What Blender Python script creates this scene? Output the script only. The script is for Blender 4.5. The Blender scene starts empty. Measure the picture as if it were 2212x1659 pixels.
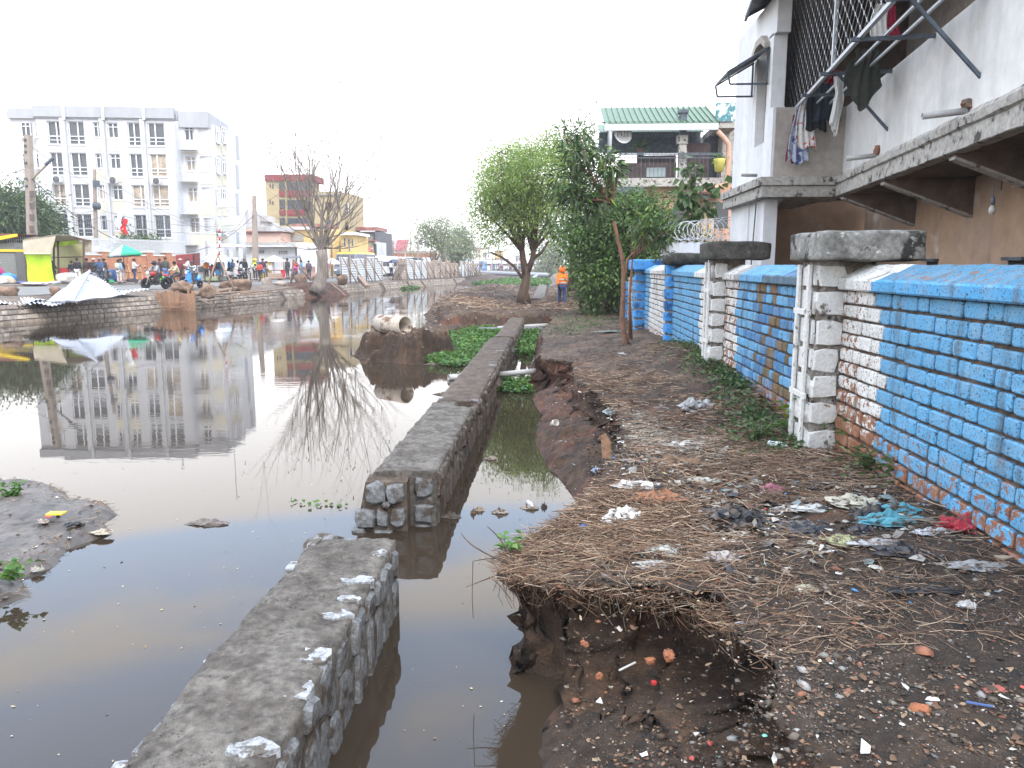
import bpy,bmesh,math,random
import numpy as np
from mathutils import Vector,Matrix,noise as mn
R = math.radians
V3 = Vector
S = bpy.context.scene
C = S.collection
# ---------------- camera ----------------
EYE = 2.3
FPX = 1640.0
PITCH = math.atan(256.5 / FPX)
YAW = math.atan(84 * math.cos(PITCH) / FPX)
cd = bpy.data.cameras.new('camera'); cam = bpy.data.objects.new('camera',cd); C.objects.link(cam)
cam.location = (0,0,EYE)
cam.rotation_euler = (math.pi / 2 - PITCH,0,YAW)
cd.sensor_fit = 'HORIZONTAL'; cd.sensor_width = 36; cd.lens = 36 * FPX / 2212
cd.clip_start = 0.05; cd.clip_end = 2000
S.camera = cam
# ---------------- world ----------------
SUN_EL,SUN_ROT = R(48),R(150)
w = bpy.data.worlds.new('World'); S.world = w; w.use_nodes = True
nt = w.node_tree; N = nt.nodes; L = nt.links; N.clear()
out = N.new('ShaderNodeOutputWorld'); bg = N.new('ShaderNodeBackground'); bg.inputs[1].default_value = 0.15
sky = N.new('ShaderNodeTexSky'); sky.sky_type = 'NISHITA'; sky.sun_disc = False
sky.sun_elevation = SUN_EL; sky.sun_rotation = SUN_ROT; sky.air_density = 1.3; sky.dust_density = 3.0; sky.ozone_density = 1.5
tc = N.new('ShaderNodeTexCoord'); mp = N.new('ShaderNodeMapping'); mp.inputs['Scale'].default_value = (1.0,1.0,2.6)
mp.inputs['Location'].default_value = (0.35,0.1,0.25)
n1 = N.new('ShaderNodeTexNoise'); n1.inputs['Scale'].default_value = 2.3; n1.inputs['Detail'].default_value = 6; n1.inputs['Roughness'].default_value = 0.5
cr = N.new('ShaderNodeValToRGB'); cr.color_ramp.elements[0].position = 0.43; cr.color_ramp.elements[1].position = 0.60
sx = N.new('ShaderNodeSeparateXYZ')
# thick bright cloud bank low over the horizon, broken cloud above it
L.new(tc.outputs['Generated'],mp.inputs[0]); L.new(mp.outputs[0],n1.inputs['Vector']); L.new(tc.outputs['Generated'],sx.inputs[0])
wv = N.new('ShaderNodeMath'); wv.operation = 'MULTIPLY_ADD'; wv.inputs[1].default_value = .12; L.new(n1.outputs[0],wv.inputs[0]); L.new(sx.outputs[2],wv.inputs[2])
br = N.new('ShaderNodeValToRGB'); br.color_ramp.elements[0].position = 0; br.color_ramp.elements[1].position = 1
for p_,v_ in ((.33,1.0),(.385,.34),(.43,.42),(.48,.62),(.53,.36),(.62,.44),(.8,.5)): e_ = br.color_ramp.elements.new(p_); e_.color = (v_,v_,v_,1)
br.color_ramp.elements[0].color = (1,1,1,1); br.color_ramp.elements[-1].color = (.5,.5,.5,1)
L.new(wv.outputs[0],br.inputs[0])
ad = N.new('ShaderNodeMath'); ad.operation = 'ADD'; ad2 = N.new('ShaderNodeMath'); ad2.operation = 'SUBTRACT'; ad2.inputs[1].default_value = .5
L.new(br.outputs[0],ad2.inputs[0]); L.new(ad2.outputs[0],ad.inputs[0]); L.new(n1.outputs[0],ad.inputs[1]); L.new(ad.outputs[0],cr.inputs[0])
gr = N.new('ShaderNodeMapRange'); gr.inputs[1].default_value = 0.05; gr.inputs[2].default_value = 0.75; gr.inputs[3].default_value = 1.0; gr.inputs[4].default_value = 1.25
L.new(sx.outputs[2],gr.inputs[0])
cc = N.new('ShaderNodeMix'); cc.data_type = 'RGBA'; cc.blend_type = 'MULTIPLY'; cc.inputs[0].default_value = 1
cc.inputs[6].default_value = (8.4,8.3,8.3,1); L.new(gr.outputs[0],cc.inputs[7])
hz_ = N.new('ShaderNodeMix'); hz_.data_type = 'RGBA'; hz_.inputs[0].default_value = .75; hz_.inputs[7].default_value = (8.0,10.0,13.2,1); L.new(sky.outputs[0],hz_.inputs[6])   # thin veil over the blue
mx = N.new('ShaderNodeMix'); mx.data_type = 'RGBA'
L.new(cr.outputs[0],mx.inputs[0]); L.new(hz_.outputs[2],mx.inputs[6]); L.new(cc.outputs[2],mx.inputs[7])
L.new(mx.outputs[2],bg.inputs[0]); L.new(bg.outputs[0],out.inputs[0])
sd = bpy.data.lights.new('sun','SUN'); sd.energy = 1.4; sd.angle = R(18); sd.color = (1,.96,.9)
sun = bpy.data.objects.new('sun',sd); C.objects.link(sun)
_d = V3((math.sin(SUN_ROT) * math.cos(SUN_EL),math.cos(SUN_ROT) * math.cos(SUN_EL),math.sin(SUN_EL)))
sun.rotation_euler = (-_d).to_track_quat('-Z','Y').to_euler(); sun.location = (0,0,40)
S.view_settings.view_transform = 'Standard'; S.view_settings.look = 'None'; S.view_settings.gamma = 1
S.view_settings.exposure = 1.16
S.cycles.max_bounces = 5; S.cycles.diffuse_bounces = 2; S.cycles.glossy_bounces = 3; S.cycles.transparent_max_bounces = 6
S.cycles.transmission_bounces = 2; S.cycles.caustics_reflective = False; S.cycles.caustics_refractive = False
S.cycles.use_denoising = True
# ---------------- pixel rays (photo measured on a 2212 px wide copy) ----------------
_cp,_sp,_ct,_st = math.cos(PITCH),math.sin(PITCH),math.cos(YAW),math.sin(YAW)
def ray(u,v):
 a = (u - 1106) / FPX; b = (829.5 - v) / FPX
 F = _cp + b * _sp; Z = b * _cp - _sp
 return V3((a * _ct - F * _st,a * _st + F * _ct,Z))
def G(u,v,z=0.0):                     # where that sight line meets height z
 r = ray(u,v); t = (z - EYE) / r.z; return V3((r.x * t,r.y * t,z))
def W(u,v,y):                         # where it meets the plane Y = y
 r = ray(u,v); t = y / r.y; return V3((r.x * t,y,EYE + r.z * t))
def WX(u,v,x):
 r = ray(u,v); t = x / r.x; return V3((x,r.y * t,EYE + r.z * t))
# ---------------- object helpers ----------------
def tag(o,label=None,cat=None,group=None,kind=None):
 if label: o['label'] = label
 if cat: o['category'] = cat
 if group: o['group'] = group
 if kind: o['kind'] = kind
 return o
def thing(name,label,cat,loc=(0,0,0),group=None,rz=0):
 o = bpy.data.objects.new(name,None); C.objects.link(o); o.location = loc; o.rotation_euler = (0,0,rz)
 o.empty_display_size = .2
 return tag(o,label,cat,group)
def wloc(p):
 v = V3((0,0,0))
 while p is not None:
  v += V3(p.location); p = p.parent
 return v
def kids(o): return [c for c in bpy.data.objects if c.parent is o]
KID = {}
def copy_tree(o,parent=None):
 c = o.copy(); C.objects.link(c); c.parent = parent
 for ch in KID.get(o.name,[]):
  k = copy_tree(ch,c); KID.setdefault(c.name,[]).append(k)
 return c
def link(name,me,m,parent=None):
 o = bpy.data.objects.new(name,me); C.objects.link(o)
 if m is not None:
  if isinstance(m,(list,tuple)):
   for q in m: me.materials.append(q)
  else: me.materials.append(m)
 if parent is not None:
  o.parent = parent; KID.setdefault(parent.name,[]).append(o)
 return o
class MB:
 def __init__(s): s.v = []; s.f = []; s.c = []; s.mi = []; s.col = None; s.m = 0; s.sm = []; s.smooth = False
 def add(s,vs,fs):
  b = len(s.v); s.v.extend([tuple(x) for x in vs])
  for f in fs:
   s.f.append([b + i for i in f]); s.c.append(s.col or (1,1,1)); s.mi.append(s.m); s.sm.append(s.smooth)
  return s
 def box(s,c,d,rz=0,M=None,taper=1.0):
  x,y,z = d[0] / 2,d[1] / 2,d[2] / 2; t = taper
  vs = [V3(p) for p in ((-x,-y,-z),(x,-y,-z),(x,y,-z),(-x,y,-z),(-x * t,-y * t,z),(x * t,-y * t,z),(x * t,y * t,z),(-x * t,y * t,z))]
  if M is None and rz: M = Matrix.Rotation(rz,3,'Z')
  c = V3(c)
  vs = [(M @ p if M is not None else p) + c for p in vs]
  return s.add(vs,[(0,3,2,1),(4,5,6,7),(0,1,5,4),(1,2,6,5),(2,3,7,6),(3,0,4,7)])
 def hexa(s,vs): return s.add(vs,[(0,3,2,1),(4,5,6,7),(0,1,5,4),(1,2,6,5),(2,3,7,6),(3,0,4,7)])
 def bar(s,a,b,w,h=None,up=(0,0,1)):
  a = V3(a); b = V3(b); d = b - a; l = d.length
  if l < 1e-6: return s
  d.normalize(); u = V3(up)
  if abs(d.dot(u)) > .98: u = V3((0,1,0))
  x = d.cross(u).normalized(); z = x.cross(d)
  return s.box((a + b) / 2,(w,l,h or w),M=Matrix((x,d,z)).transposed())
 def tube(s,pts,rad,n=8,cap=True):
  pts = [V3(p) for p in pts]; k = len(pts)
  if not isinstance(rad,(list,tuple)): rad = [rad] * k
  vs = []; prev = None
  for i,p in enumerate(pts):
   d = (pts[min(i + 1,k - 1)] - pts[max(i - 1,0)])
   d = d.normalized() if d.length > 1e-9 else V3((0,0,1))
   if prev is None:
    x = d.orthogonal().normalized()
   else:
    x = (prev - d * prev.dot(d)); x = x.normalized() if x.length > 1e-6 else d.orthogonal().normalized()
   prev = x; y = d.cross(x)
   for j in range(n):
    a = 2 * math.pi * j / n; vs.append(p + (x * math.cos(a) + y * math.sin(a)) * rad[i])
  fs = [(i * n + j,i * n + (j + 1) % n,(i + 1) * n + (j + 1) % n,(i + 1) * n + j) for i in range(k - 1) for j in range(n)]
  if cap: fs += [tuple(range(n - 1,-1,-1)),tuple(range((k - 1) * n,k * n))]
  o = s.smooth; s.smooth = n > 4; s.add(vs,fs); s.smooth = o; return s
 def lathe(s,prof,c=(0,0,0),n=12,M=None):   # prof: (r, z)
  vs = []; c = V3(c)
  for r,z in prof:
   for j in range(n):
    a = 2 * math.pi * j / n; p = V3((r * math.cos(a),r * math.sin(a),z)); vs.append((M @ p if M is not None else p) + c)
  k = len(prof)
  fs = [(i * n + j,i * n + (j + 1) % n,(i + 1) * n + (j + 1) % n,(i + 1) * n + j) for i in range(k - 1) for j in range(n)]
  if prof[0][0] > 1e-4: fs.append(tuple(range(n - 1,-1,-1)))
  if prof[-1][0] > 1e-4: fs.append(tuple(range((k - 1) * n,k * n)))
  o = s.smooth; s.smooth = True; s.add(vs,fs); s.smooth = o; return s
 def prism(s,poly,z0,z1):
  n = len(poly); vs = [(x,y,z0) for x,y in poly] + [(x,y,z1) for x,y in poly]
  return s.add(vs,[tuple(range(n - 1,-1,-1)),tuple(range(n,2 * n))] + [(i,(i + 1) % n,n + (i + 1) % n,n + i) for i in range(n)])
 def extr(s,poly3,d):   # polygon of 3d points extruded by vector d
  n = len(poly3); d = V3(d); vs = [V3(p) for p in poly3] + [V3(p) + d for p in poly3]
  return s.add(vs,[tuple(range(n - 1,-1,-1)),tuple(range(n,2 * n))] + [(i,(i + 1) % n,n + (i + 1) % n,n + i) for i in range(n)])
 def rock(s,c,d,seed=0,sub=1,rough=.25,rz=None,cube=.35):
  vs,fs = ICO[sub]; rn = random.Random(seed); o = V3((rn.uniform(-99,99),rn.uniform(-99,99),rn.uniform(-99,99)))
  a = rn.uniform(0,6.28) if rz is None else rz; M = Matrix.Rotation(a,3,'Z'); c = V3(c); res = []
  for p in vs:
   q = V3(p); k = 1 + rough * 2 * mn.noise(q * 1.3 + o)
   m = max(abs(q.x),abs(q.y),abs(q.z)); q = q.lerp(q / m,cube) * k
   res.append(M @ V3((q.x * d[0] / 2,q.y * d[1] / 2,q.z * d[2] / 2)) + c)
  return s.add(res,fs)
 def build(s,name,m,parent=None,label=None,cat=None,group=None,kind=None,bevel=0,local=False):
  me = bpy.data.meshes.new(name); v = s.v
  if parent is not None and not local:
   w = wloc(parent)
   if w.length > 0: v = [(x - w.x,y - w.y,z - w.z) for x,y,z in v]
  me.from_pydata(v,[],s.f)
  if any(s.mi): me.polygons.foreach_set('material_index',s.mi)
  if any(s.sm): me.polygons.foreach_set('use_smooth',s.sm)
  if any(c != (1,1,1) for c in s.c):
   at = me.color_attributes.new('Col','FLOAT_COLOR','CORNER')
   arr = np.ones((len(me.loops),4),np.float32); i = 0
   for f,c in zip(s.f,s.c):
    arr[i:i + len(f),:3] = c; i += len(f)
   at.data.foreach_set('color',arr.ravel())
  me.validate(); me.update()
  o = link(name,me,m,parent)
  if bevel:
   b = o.modifiers.new('bevel','BEVEL'); b.width = bevel; b.segments = 2; b.limit_method = 'ANGLE'
  return tag(o,label,cat,group,kind)
ICO = {}
for _k in (1,2,3,4):
 _b = bmesh.new(); bmesh.ops.create_icosphere(_b,subdivisions=_k,radius=1)
 ICO[_k] = ([v.co.copy() for v in _b.verts],[tuple(v.index for v in f.verts) for f in _b.faces]); _b.free()
def np_mesh(name,V,F,m,parent=None,smooth=False,col=None,uv=None):
 """fast mesh of quads or triangles; V (n,3), F (m,k) ; col per face"""
 me = bpy.data.meshes.new(name); V = np.asarray(V,np.float32); F = np.asarray(F,np.int32); k = F.shape[1]
 me.vertices.add(len(V)); me.vertices.foreach_set('co',V.ravel())
 me.loops.add(F.size); me.loops.foreach_set('vertex_index',F.ravel())
 me.polygons.add(len(F)); me.polygons.foreach_set('loop_start',np.arange(0,F.size,k,dtype=np.int32))
 if smooth: me.polygons.foreach_set('use_smooth',np.ones(len(F),bool))
 me.update(calc_edges=True)
 if col is not None:
  at = me.color_attributes.new('Col','FLOAT_COLOR','CORNER'); a = np.ones((len(F),k,4),np.float32); a[:,:,:3] = np.asarray(col)[:,None,:]
  at.data.foreach_set('color',a.ravel())
 return link(name,me,m,parent)
# ---------------- materials ----------------
MATS = {}
def mat(name,col,rough=.8,var=.25,scale=3.0,bump=.0,bscale=None,col2=None,metal=0,attr=False,spots=None,streak=False,detail=8,spec=.4,coord='Object',thr=(.4,.6),trans=0,bdist=.02):
 """principled with noise-mixed colours. col2: second colour; spots=(colour, scale, lo, hi): blotches"""
 if name in MATS: return MATS[name]
 m = bpy.data.materials.new(name); m.use_nodes = True; nt = m.node_tree; N = nt.nodes; L = nt.links
 b = N['Principled BSDF']; b.inputs['Roughness'].default_value = rough; b.inputs['Metallic'].default_value = metal
 b.inputs['Specular IOR Level'].default_value = spec
 tc = N.new('ShaderNodeTexCoord'); src = tc.outputs[coord]
 if coord == 'Object':
  g = N.new('ShaderNodeNewGeometry'); src = g.outputs['Position']
 def noise(sc,det=detail,stretch=None):
  n = N.new('ShaderNodeTexNoise'); n.inputs['Scale'].default_value = sc; n.inputs['Detail'].default_value = det; n.inputs['Roughness'].default_value = .6
  if stretch:
   mp = N.new('ShaderNodeMapping'); mp.inputs['Scale'].default_value = stretch; L.new(src,mp.inputs[0]); L.new(mp.outputs[0],n.inputs['Vector'])
  else: L.new(src,n.inputs['Vector'])
  return n
 def mixc(fac,a,c,mode='MIX'):
  x = N.new('ShaderNodeMix'); x.data_type = 'RGBA'; x.blend_type = mode
  for i,q in ((0,fac),(6,a),(7,c)):
   if hasattr(q,'is_output'): L.new(q,x.inputs[i])
   else: x.inputs[i].default_value = q if i == 0 else (*q,1)
  return x.outputs[2]
 def ramp(o,lo,hi):
  r = N.new('ShaderNodeMapRange'); r.inputs[1].default_value = lo; r.inputs[2].default_value = hi; r.interpolation_type = 'SMOOTHSTEP'; L.new(o,r.inputs[0]); return r.outputs[0]
 c = tuple(col); cur = c
 if col2 is not None: cur = mixc(ramp(noise(scale,stretch=(1,1,.12) if streak else None).outputs[0],*thr),c,tuple(col2))
 if attr:
  a = N.new('ShaderNodeVertexColor'); a.layer_name = 'Col'; cur = mixc(1.0,a.outputs[0],cur,'MULTIPLY')
 if spots:
  for (sc_,ss,lo,hi) in (spots if isinstance(spots,list) else [spots]):
   st = (1,1,.15) if ss < 0 else None
   cur = mixc(ramp(noise(abs(ss),stretch=st).outputs[0],lo,hi),cur,tuple(sc_))
 if var:
  r = N.new('ShaderNodeMapRange'); r.inputs[3].default_value = 1 - var; r.inputs[4].default_value = 1 + var
  L.new(noise(scale * 4.3).outputs[0],r.inputs[0]); r.inputs[1].default_value = .3; r.inputs[2].default_value = .7
  v = N.new('ShaderNodeVectorMath'); v.operation = 'SCALE';
  if hasattr(cur,'is_output'): L.new(cur,v.inputs[0])
  else: v.inputs[0].default_value = cur
  L.new(r.outputs[0],v.inputs['Scale']); cur = v.outputs[0]
 if hasattr(cur,'is_output'): L.new(cur,b.inputs['Base Color'])
 else: b.inputs['Base Color'].default_value = (*cur,1)
 if bump:
  bn = N.new('ShaderNodeBump'); bn.inputs['Strength'].default_value = bump; bn.inputs['Distance'].default_value = bdist
  L.new(noise(bscale or scale * 6,10).outputs[0],bn.inputs['Height']); L.new(bn.outputs[0],b.inputs['Normal'])
 if trans:
  t = N.new('ShaderNodeBsdfTranslucent'); ms = N.new('ShaderNodeMixShader'); ms.inputs[0].default_value = trans
  if hasattr(cur,'is_output'): L.new(cur,t.inputs[0])
  else: t.inputs[0].default_value = (*cur,1)
  L.new(b.outputs[0],ms.inputs[1]); L.new(t.outputs[0],ms.inputs[2]); L.new(ms.outputs[0],N['Material Output'].inputs[0])
 MATS[name] = m; return m
def srgb(r,g,b):
 f = lambda c: ((c / 255 + .055) / 1.055) ** 2.4 if c > 10 else c / 3295
 return (f(r),f(g),f(b))
_pc = {}
def plain(col,rough=.7,name=None,var=.12,metal=0,spec=.4):
 k = (tuple(round(x,3) for x in col),rough,metal)
 if k not in _pc: _pc[k] = mat(name or 'paint_%02d' % len(_pc),col,rough,var=var,scale=1.5,metal=metal,spec=spec)
 return _pc[k]
def fbm(x,y,s,o=0.0,oct=4):
 """vectorised value noise for numpy arrays"""
 r = np.zeros_like(x); a = 1.0; tot = 0
 for k in range(oct):
  r += a * vnoise(x * s + o + 17.3 * k,y * s - o * .7 + 9.1 * k); tot += a; a *= .5; s *= 2.03
 return r / tot
def vnoise(x,y):
 xi = np.floor(x).astype(np.int64); yi = np.floor(y).astype(np.int64); xf = x - xi; yf = y - yi
 def h(a,b):
  n = (a * 374761393 + b * 668265263) & 0xffffffff; n = ((n ^ (n >> 13)) * 1274126177) & 0xffffffff; n = n ^ (n >> 16)
  return (n & 0xffff) / 32768.0 - 1
 u = xf * xf * (3 - 2 * xf); v = yf * yf * (3 - 2 * yf)
 return (h(xi,yi) * (1 - u) + h(xi + 1,yi) * u) * (1 - v) + (h(xi,yi + 1) * (1 - u) + h(xi + 1,yi + 1) * u) * v
def segdist(X,Y,poly):
 d = np.full(X.shape,1e9)
 for (x0,y0),(x1,y1) in zip(poly[:-1],poly[1:]):
  dx,dy = x1 - x0,y1 - y0; t = np.clip(((X - x0) * dx + (Y - y0) * dy) / (dx * dx + dy * dy + 1e-12),0,1)
  d = np.minimum(d,np.hypot(X - x0 - t * dx,Y - y0 - t * dy))
 return d
def inside(X,Y,poly):
 r = np.zeros(X.shape,bool); n = len(poly)
 for i in range(n):
  x0,y0 = poly[i]; x1,y1 = poly[(i + 1) % n]
  if y0 == y1: continue
  c = ((y0 > Y) != (y1 > Y)) & (X < (x1 - x0) * (Y - y0) / (y1 - y0) + x0); r ^= c
 return r
def sstep(x,a,b):
 t = np.clip((x - a) / (b - a),0,1); return t * t * (3 - 2 * t)
# =============== WATER ===============
def water_mat():
 m = bpy.data.materials.new('muddy_water'); m.use_nodes = True; nt = m.node_tree; N = nt.nodes; L = nt.links
 b = N['Principled BSDF']; b.inputs['Roughness'].default_value = .015; b.inputs['IOR'].default_value = 1.40
 g = N.new('ShaderNodeNewGeometry')
 n0 = N.new('ShaderNodeTexNoise'); n0.inputs['Scale'].default_value = .5; n0.inputs['Detail'].default_value = 3; L.new(g.outputs['Position'],n0.inputs['Vector'])
 mx = N.new('ShaderNodeMix'); mx.data_type = 'RGBA'; mx.inputs[6].default_value = (.026,.019,.013,1); mx.inputs[7].default_value = (.042,.031,.022,1)
 L.new(n0.outputs[0],mx.inputs[0]); L.new(mx.outputs[2],b.inputs['Base Color'])
 mp = N.new('ShaderNodeMapping'); mp.inputs['Scale'].default_value = (1.2,3.5,1); L.new(g.outputs['Position'],mp.inputs[0])
 n1 = N.new('ShaderNodeTexNoise'); n1.inputs['Scale'].default_value = 1.6; n1.inputs['Detail'].default_value = 3; L.new(mp.outputs[0],n1.inputs['Vector'])
 n2 = N.new('ShaderNodeTexNoise'); n2.inputs['Scale'].default_value = .25; n2.inputs['Detail'].default_value = 2; L.new(g.outputs['Position'],n2.inputs['Vector'])
 r = N.new('ShaderNodeMapRange'); r.inputs[1].default_value = .45; r.inputs[2].default_value = .62; r.inputs[3].default_value = .15; L.new(n2.outputs[0],r.inputs[0])
 sx = N.new('ShaderNodeSeparateXYZ'); L.new(g.outputs['Position'],sx.inputs[0])
 ry = N.new('ShaderNodeMapRange'); ry.inputs[1].default_value = 6; ry.inputs[2].default_value = 30; ry.inputs[3].default_value = .12; ry.inputs[4].default_value = 1.0; L.new(sx.outputs[1],ry.inputs[0])
 m1 = N.new('ShaderNodeMath'); m1.operation = 'MULTIPLY'; L.new(r.outputs[0],m1.inputs[0]); L.new(ry.outputs[0],m1.inputs[1])
 bp = N.new('ShaderNodeBump'); bp.inputs['Distance'].default_value = .0045; L.new(m1.outputs[0],bp.inputs['Strength']); L.new(n1.outputs[0],bp.inputs['Height'])
 L.new(bp.outputs[0],b.inputs['Normal']); return m
b = MB(); b.add([(-60,-30,0),(60,-30,0),(60,420,0),(-60,420,0)],[(0,1,2,3)])
b.build('water',water_mat(),kind='structure',label='still muddy canal water mirroring the sky and the buildings')
# =============== SOIL ===============
M_SOIL = mat('wet_soil',(.031,.0175,.010),.78,var=.55,scale=2.2,bump=.9,bscale=38,col2=(.060,.033,.0175),spots=[((.13,.052,.024),1.3,.57,.72),((.07,.06,.05),55,.60,.68),((.012,.010,.009),6,.58,.7)],bdist=.03)
M_PATH = mat('trodden_soil',(.058,.037,.024),.85,var=.4,scale=1.6,bump=.7,bscale=30,col2=(.095,.062,.041),spots=[((.13,.06,.03),1.3,.58,.72),((.15,.13,.11),60,.62,.68)],bdist=.02)
M_CLAY = mat('red_clay',(.085,.034,.018),.85,var=.45,scale=3,bump=.8,bscale=30,col2=(.045,.025,.017),spots=((.15,.065,.032),9,.6,.68))
M_GRAVELMUD = mat('gravelly_mud',(.028,.018,.0115),.74,var=.6,scale=3.1,bump=1.0,bscale=60,col2=(.045,.029,.019),spots=[((.10,.078,.058),90,.60,.66),((.10,.045,.028),50,.66,.70),((.010,.009,.009),7,.56,.7)],bdist=.03)
def field(X,Y,wpoly,ppoly,P,cw,S_,amp=.04,nz=3.0,seed=0.0):
 X0,Y0 = X,Y; X = X + fbm(X0,Y0,nz * .35,seed + 31,4) * amp * 3.2; Y = Y + fbm(X0,Y0,nz * .35,seed + 37,4) * amp * 3.2
 dW = segdist(X,Y,wpoly + [wpoly[0]]); iw = inside(X,Y,wpoly); dW = np.where(iw,dW,-dW)
 dE = segdist(X,Y,ppoly + [ppoly[0]]); ip = inside(X,Y,ppoly); dE = np.where(ip,0,dE); dI = np.where(ip,segdist(X,Y,ppoly + [ppoly[0]]),0)
 dE = np.where(ip,0,np.maximum(0,dE + fbm(X,Y,4.0,3.1 + seed) * np.minimum(.12,cw)))
 lo = np.where(dW > 0,S_ * np.power(np.maximum(dW,0),.85),dW * .7)
 lo = np.minimum(lo,P * .96)
 w = 1 - sstep(dE,0,cw)
 n = fbm(X,Y,nz,seed,5)
 h = lo * (1 - w) + P * w + n * amp * np.clip((dW + .02) / .15,0,1) + fbm(X,Y,nz * 7,seed + 5,3) * amp * .35 * np.clip(dW / .1,0,1)
 return h,w,dW,dE,dI
def grid_obj(name,X,Y,Z,m,keep=None,label=None,kind='structure',smooth=True,fm=None):
 ny,nx = X.shape; V = np.stack([X,Y,Z],-1).reshape(-1,3); i = np.arange(ny * nx).reshape(ny,nx)
 F = np.stack([i[:-1,:-1],i[:-1,1:],i[1:,1:],i[1:,:-1]],-1).reshape(-1,4)
 if keep is not None:
  kf = (keep[:-1,:-1] | keep[1:,1:] | keep[:-1,1:] | keep[1:,:-1]).reshape(-1); F = F[kf]
  if fm is not None: fm = fm[:-1,:-1].reshape(-1)[kf]
 elif fm is not None: fm = fm[:-1,:-1].reshape(-1)
 o = np_mesh(name,V,F,m,smooth=smooth)
 if fm is not None: o.data.polygons.foreach_set('material_index',fm.astype(np.int32)); o.data.update()
 return tag(o,label,kind=kind)
# right bank, between the channel and the brick wall
RB_E = [(.05,28.5),(-.05,24),(-.25,21.6),(-.12,17),(-.22,14.2),(.34,13.2),(.42,12),(.38,11),(.60,9.8),(.74,8.4),(.78,7.4),(.66,6.3),(.31,5.3),(-.02,4.8),(-.27,4.3),(-.24,4.03),(-.06,3.93),(.28,3.84),(.55,3.78),(.80,3.66),(.90,3.4),(.88,3.1),(.84,2.6),(.9,1.9),(1.2,1.2),(1.6,.6),(1.8,-3),(3.2,-3),(3.2,28.5)]
RB_W = [(-.4,29),(-.42,25),(-.44,20),(-.45,15.4),(-.22,12.7),(-.09,9.6),(.08,8.0),(.30,7.15),(.27,6.2),(.1,5.3),(.0,4.8),(-.14,4.4),(-.16,4.15),(-.02,3.93),(.09,3.74),(.0,3.5),(.02,3.2),(.10,2.8),(.12,2.2),(.1,1),(.1,-3),(3.4,-3),(3.4,29)]
ys = [0.9]
while ys[-1] < 28.6: ys.append(ys[-1] + max(.016,.0075 * ys[-1]))
ys = np.array(ys); xs = np.concatenate([np.arange(-.75,1.3,.0155),np.arange(1.3,2.75,.026)])
X,Y = np.meshgrid(xs,ys)
def bankP(X,Y):
 p = .60 + .085 * np.clip(X,0,2.5) + .20 * np.exp(-((X - 2.0) ** 2 / .35 + (Y - 12.6) ** 2 / 2.5)) + .10 * np.exp(-((X - 1.9) ** 2 / .5 + (Y - 10) ** 2 / 4)) + .12 * np.exp(-((X - .6) ** 2 / .3 + (Y - 5.6) ** 2 / 1.5))
 p = p - .13 * sstep(Y,14,20) * (X < 3) - .05 * np.exp(-((X - 1.2) ** 2 / .2 + (Y - 7.5) ** 2 / 6))
 return p + fbm(X,Y,.8,2.0,3) * .05
Xw = X + fbm(X,Y,1.6,21,4) * .16 + fbm(X,Y,6,23,3) * .05; Yw = Y + fbm(X,Y,1.6,27,4) * .16 * np.clip(Y - 4.5,.3,1) + fbm(X,Y,6,29,3) * .05
CWD = .36
dE_ = segdist(Xw,Yw,RB_E + [RB_E[0]]); ipE = inside(Xw,Yw,RB_E); dE = np.where(ipE,0,dE_)
dW = segdist(Xw,Yw,RB_W + [RB_W[0]]); dW = np.where(inside(Xw,Yw,RB_W),dW,-dW)
t_ = dE / CWD; wgt = 1 - sstep(t_,.03,.74)
PB = bankP(X,Y); lo = np.where(dW > 0,(.36 + .16 * sstep(Y,5.5,7)) * np.power(np.maximum(dW,0),.85),dW * .7); lo = np.minimum(lo,PB * (.92 - .35 * np.exp(-((X - .6) ** 2 / .12 + (Y - 8.8) ** 2 / .5)) - .4 * np.exp(-((X - .1) ** 2 / .15 + (Y - 13.8) ** 2 / 1.5))))
n_ = fbm(X,Y,3.2,0.5,5); h = lo * (1 - wgt) + PB * wgt + (n_ * (.035 + .03 * sstep(Y,6,12)) + fbm(X,Y,11,5,4) * (.02 + .012 * sstep(Y,6,12)) + fbm(X,Y,30,6,2) * .008) * np.clip((dW + .02) / .12,0,1)
sl_ = np.clip(dW / .1,0,1) * (1 - sstep(wgt,.5,.95)) * sstep(Y,4.6,6); h = h + sl_ * (fbm(X,Y,4.5,61,4) * .07 + fbm(X,Y,15,63,3) * .035)
# the cut face: rows of the mesh are gathered under the lip, which overhangs the hollow
gy,gx = np.gradient(dE); gx = gx / np.gradient(X,axis=1); gy = gy / np.gradient(Y,axis=0); gl = np.hypot(gx,gy) + 1e-6; gx,gy = gx / np.maximum(gl,1),gy / np.maximum(gl,1)
uf = np.clip(np.where(Y < 4.9,1.15 * sstep(Y,2.2,3.0),.75 + 1.0 * fbm(X,Y,.5,40,2) + 1.2 * np.exp(-((X - .7) ** 2 / .1 + (Y - 8.9) ** 2 / .5)) + 1.2 * np.exp(-((X - .3) ** 2 / .1 + (Y - 13.8) ** 2 / 1.2))),0,1.2)
uf = uf * (1 + .9 * np.exp(-((X - .62) ** 2 / .07 + (Y - 3.7) ** 2 / .12)))
da = (1 - np.minimum(uf,1)) * np.interp(t_,[0,.7,1],[0,.22,CWD]) + uf * np.interp(t_,[0,.10,.24,.45,.62,.78,1],[0,-.015,-.13,-.19,-.12,.03,CWD])
on = (dE > 0) & (t_ < 1); sh = np.where(on,dE - da,0)
q3 = fbm(X * 3 + h * 2.2,Y * 3 - h * 3.1,2.2,3,4) * .07 + fbm(X + h * 1.7,Y - h * 2.3,16,3,3) * .034 + fbm(X * 2 + h * 4,Y * 2 - h * 4,22,3,2) * .012
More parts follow.
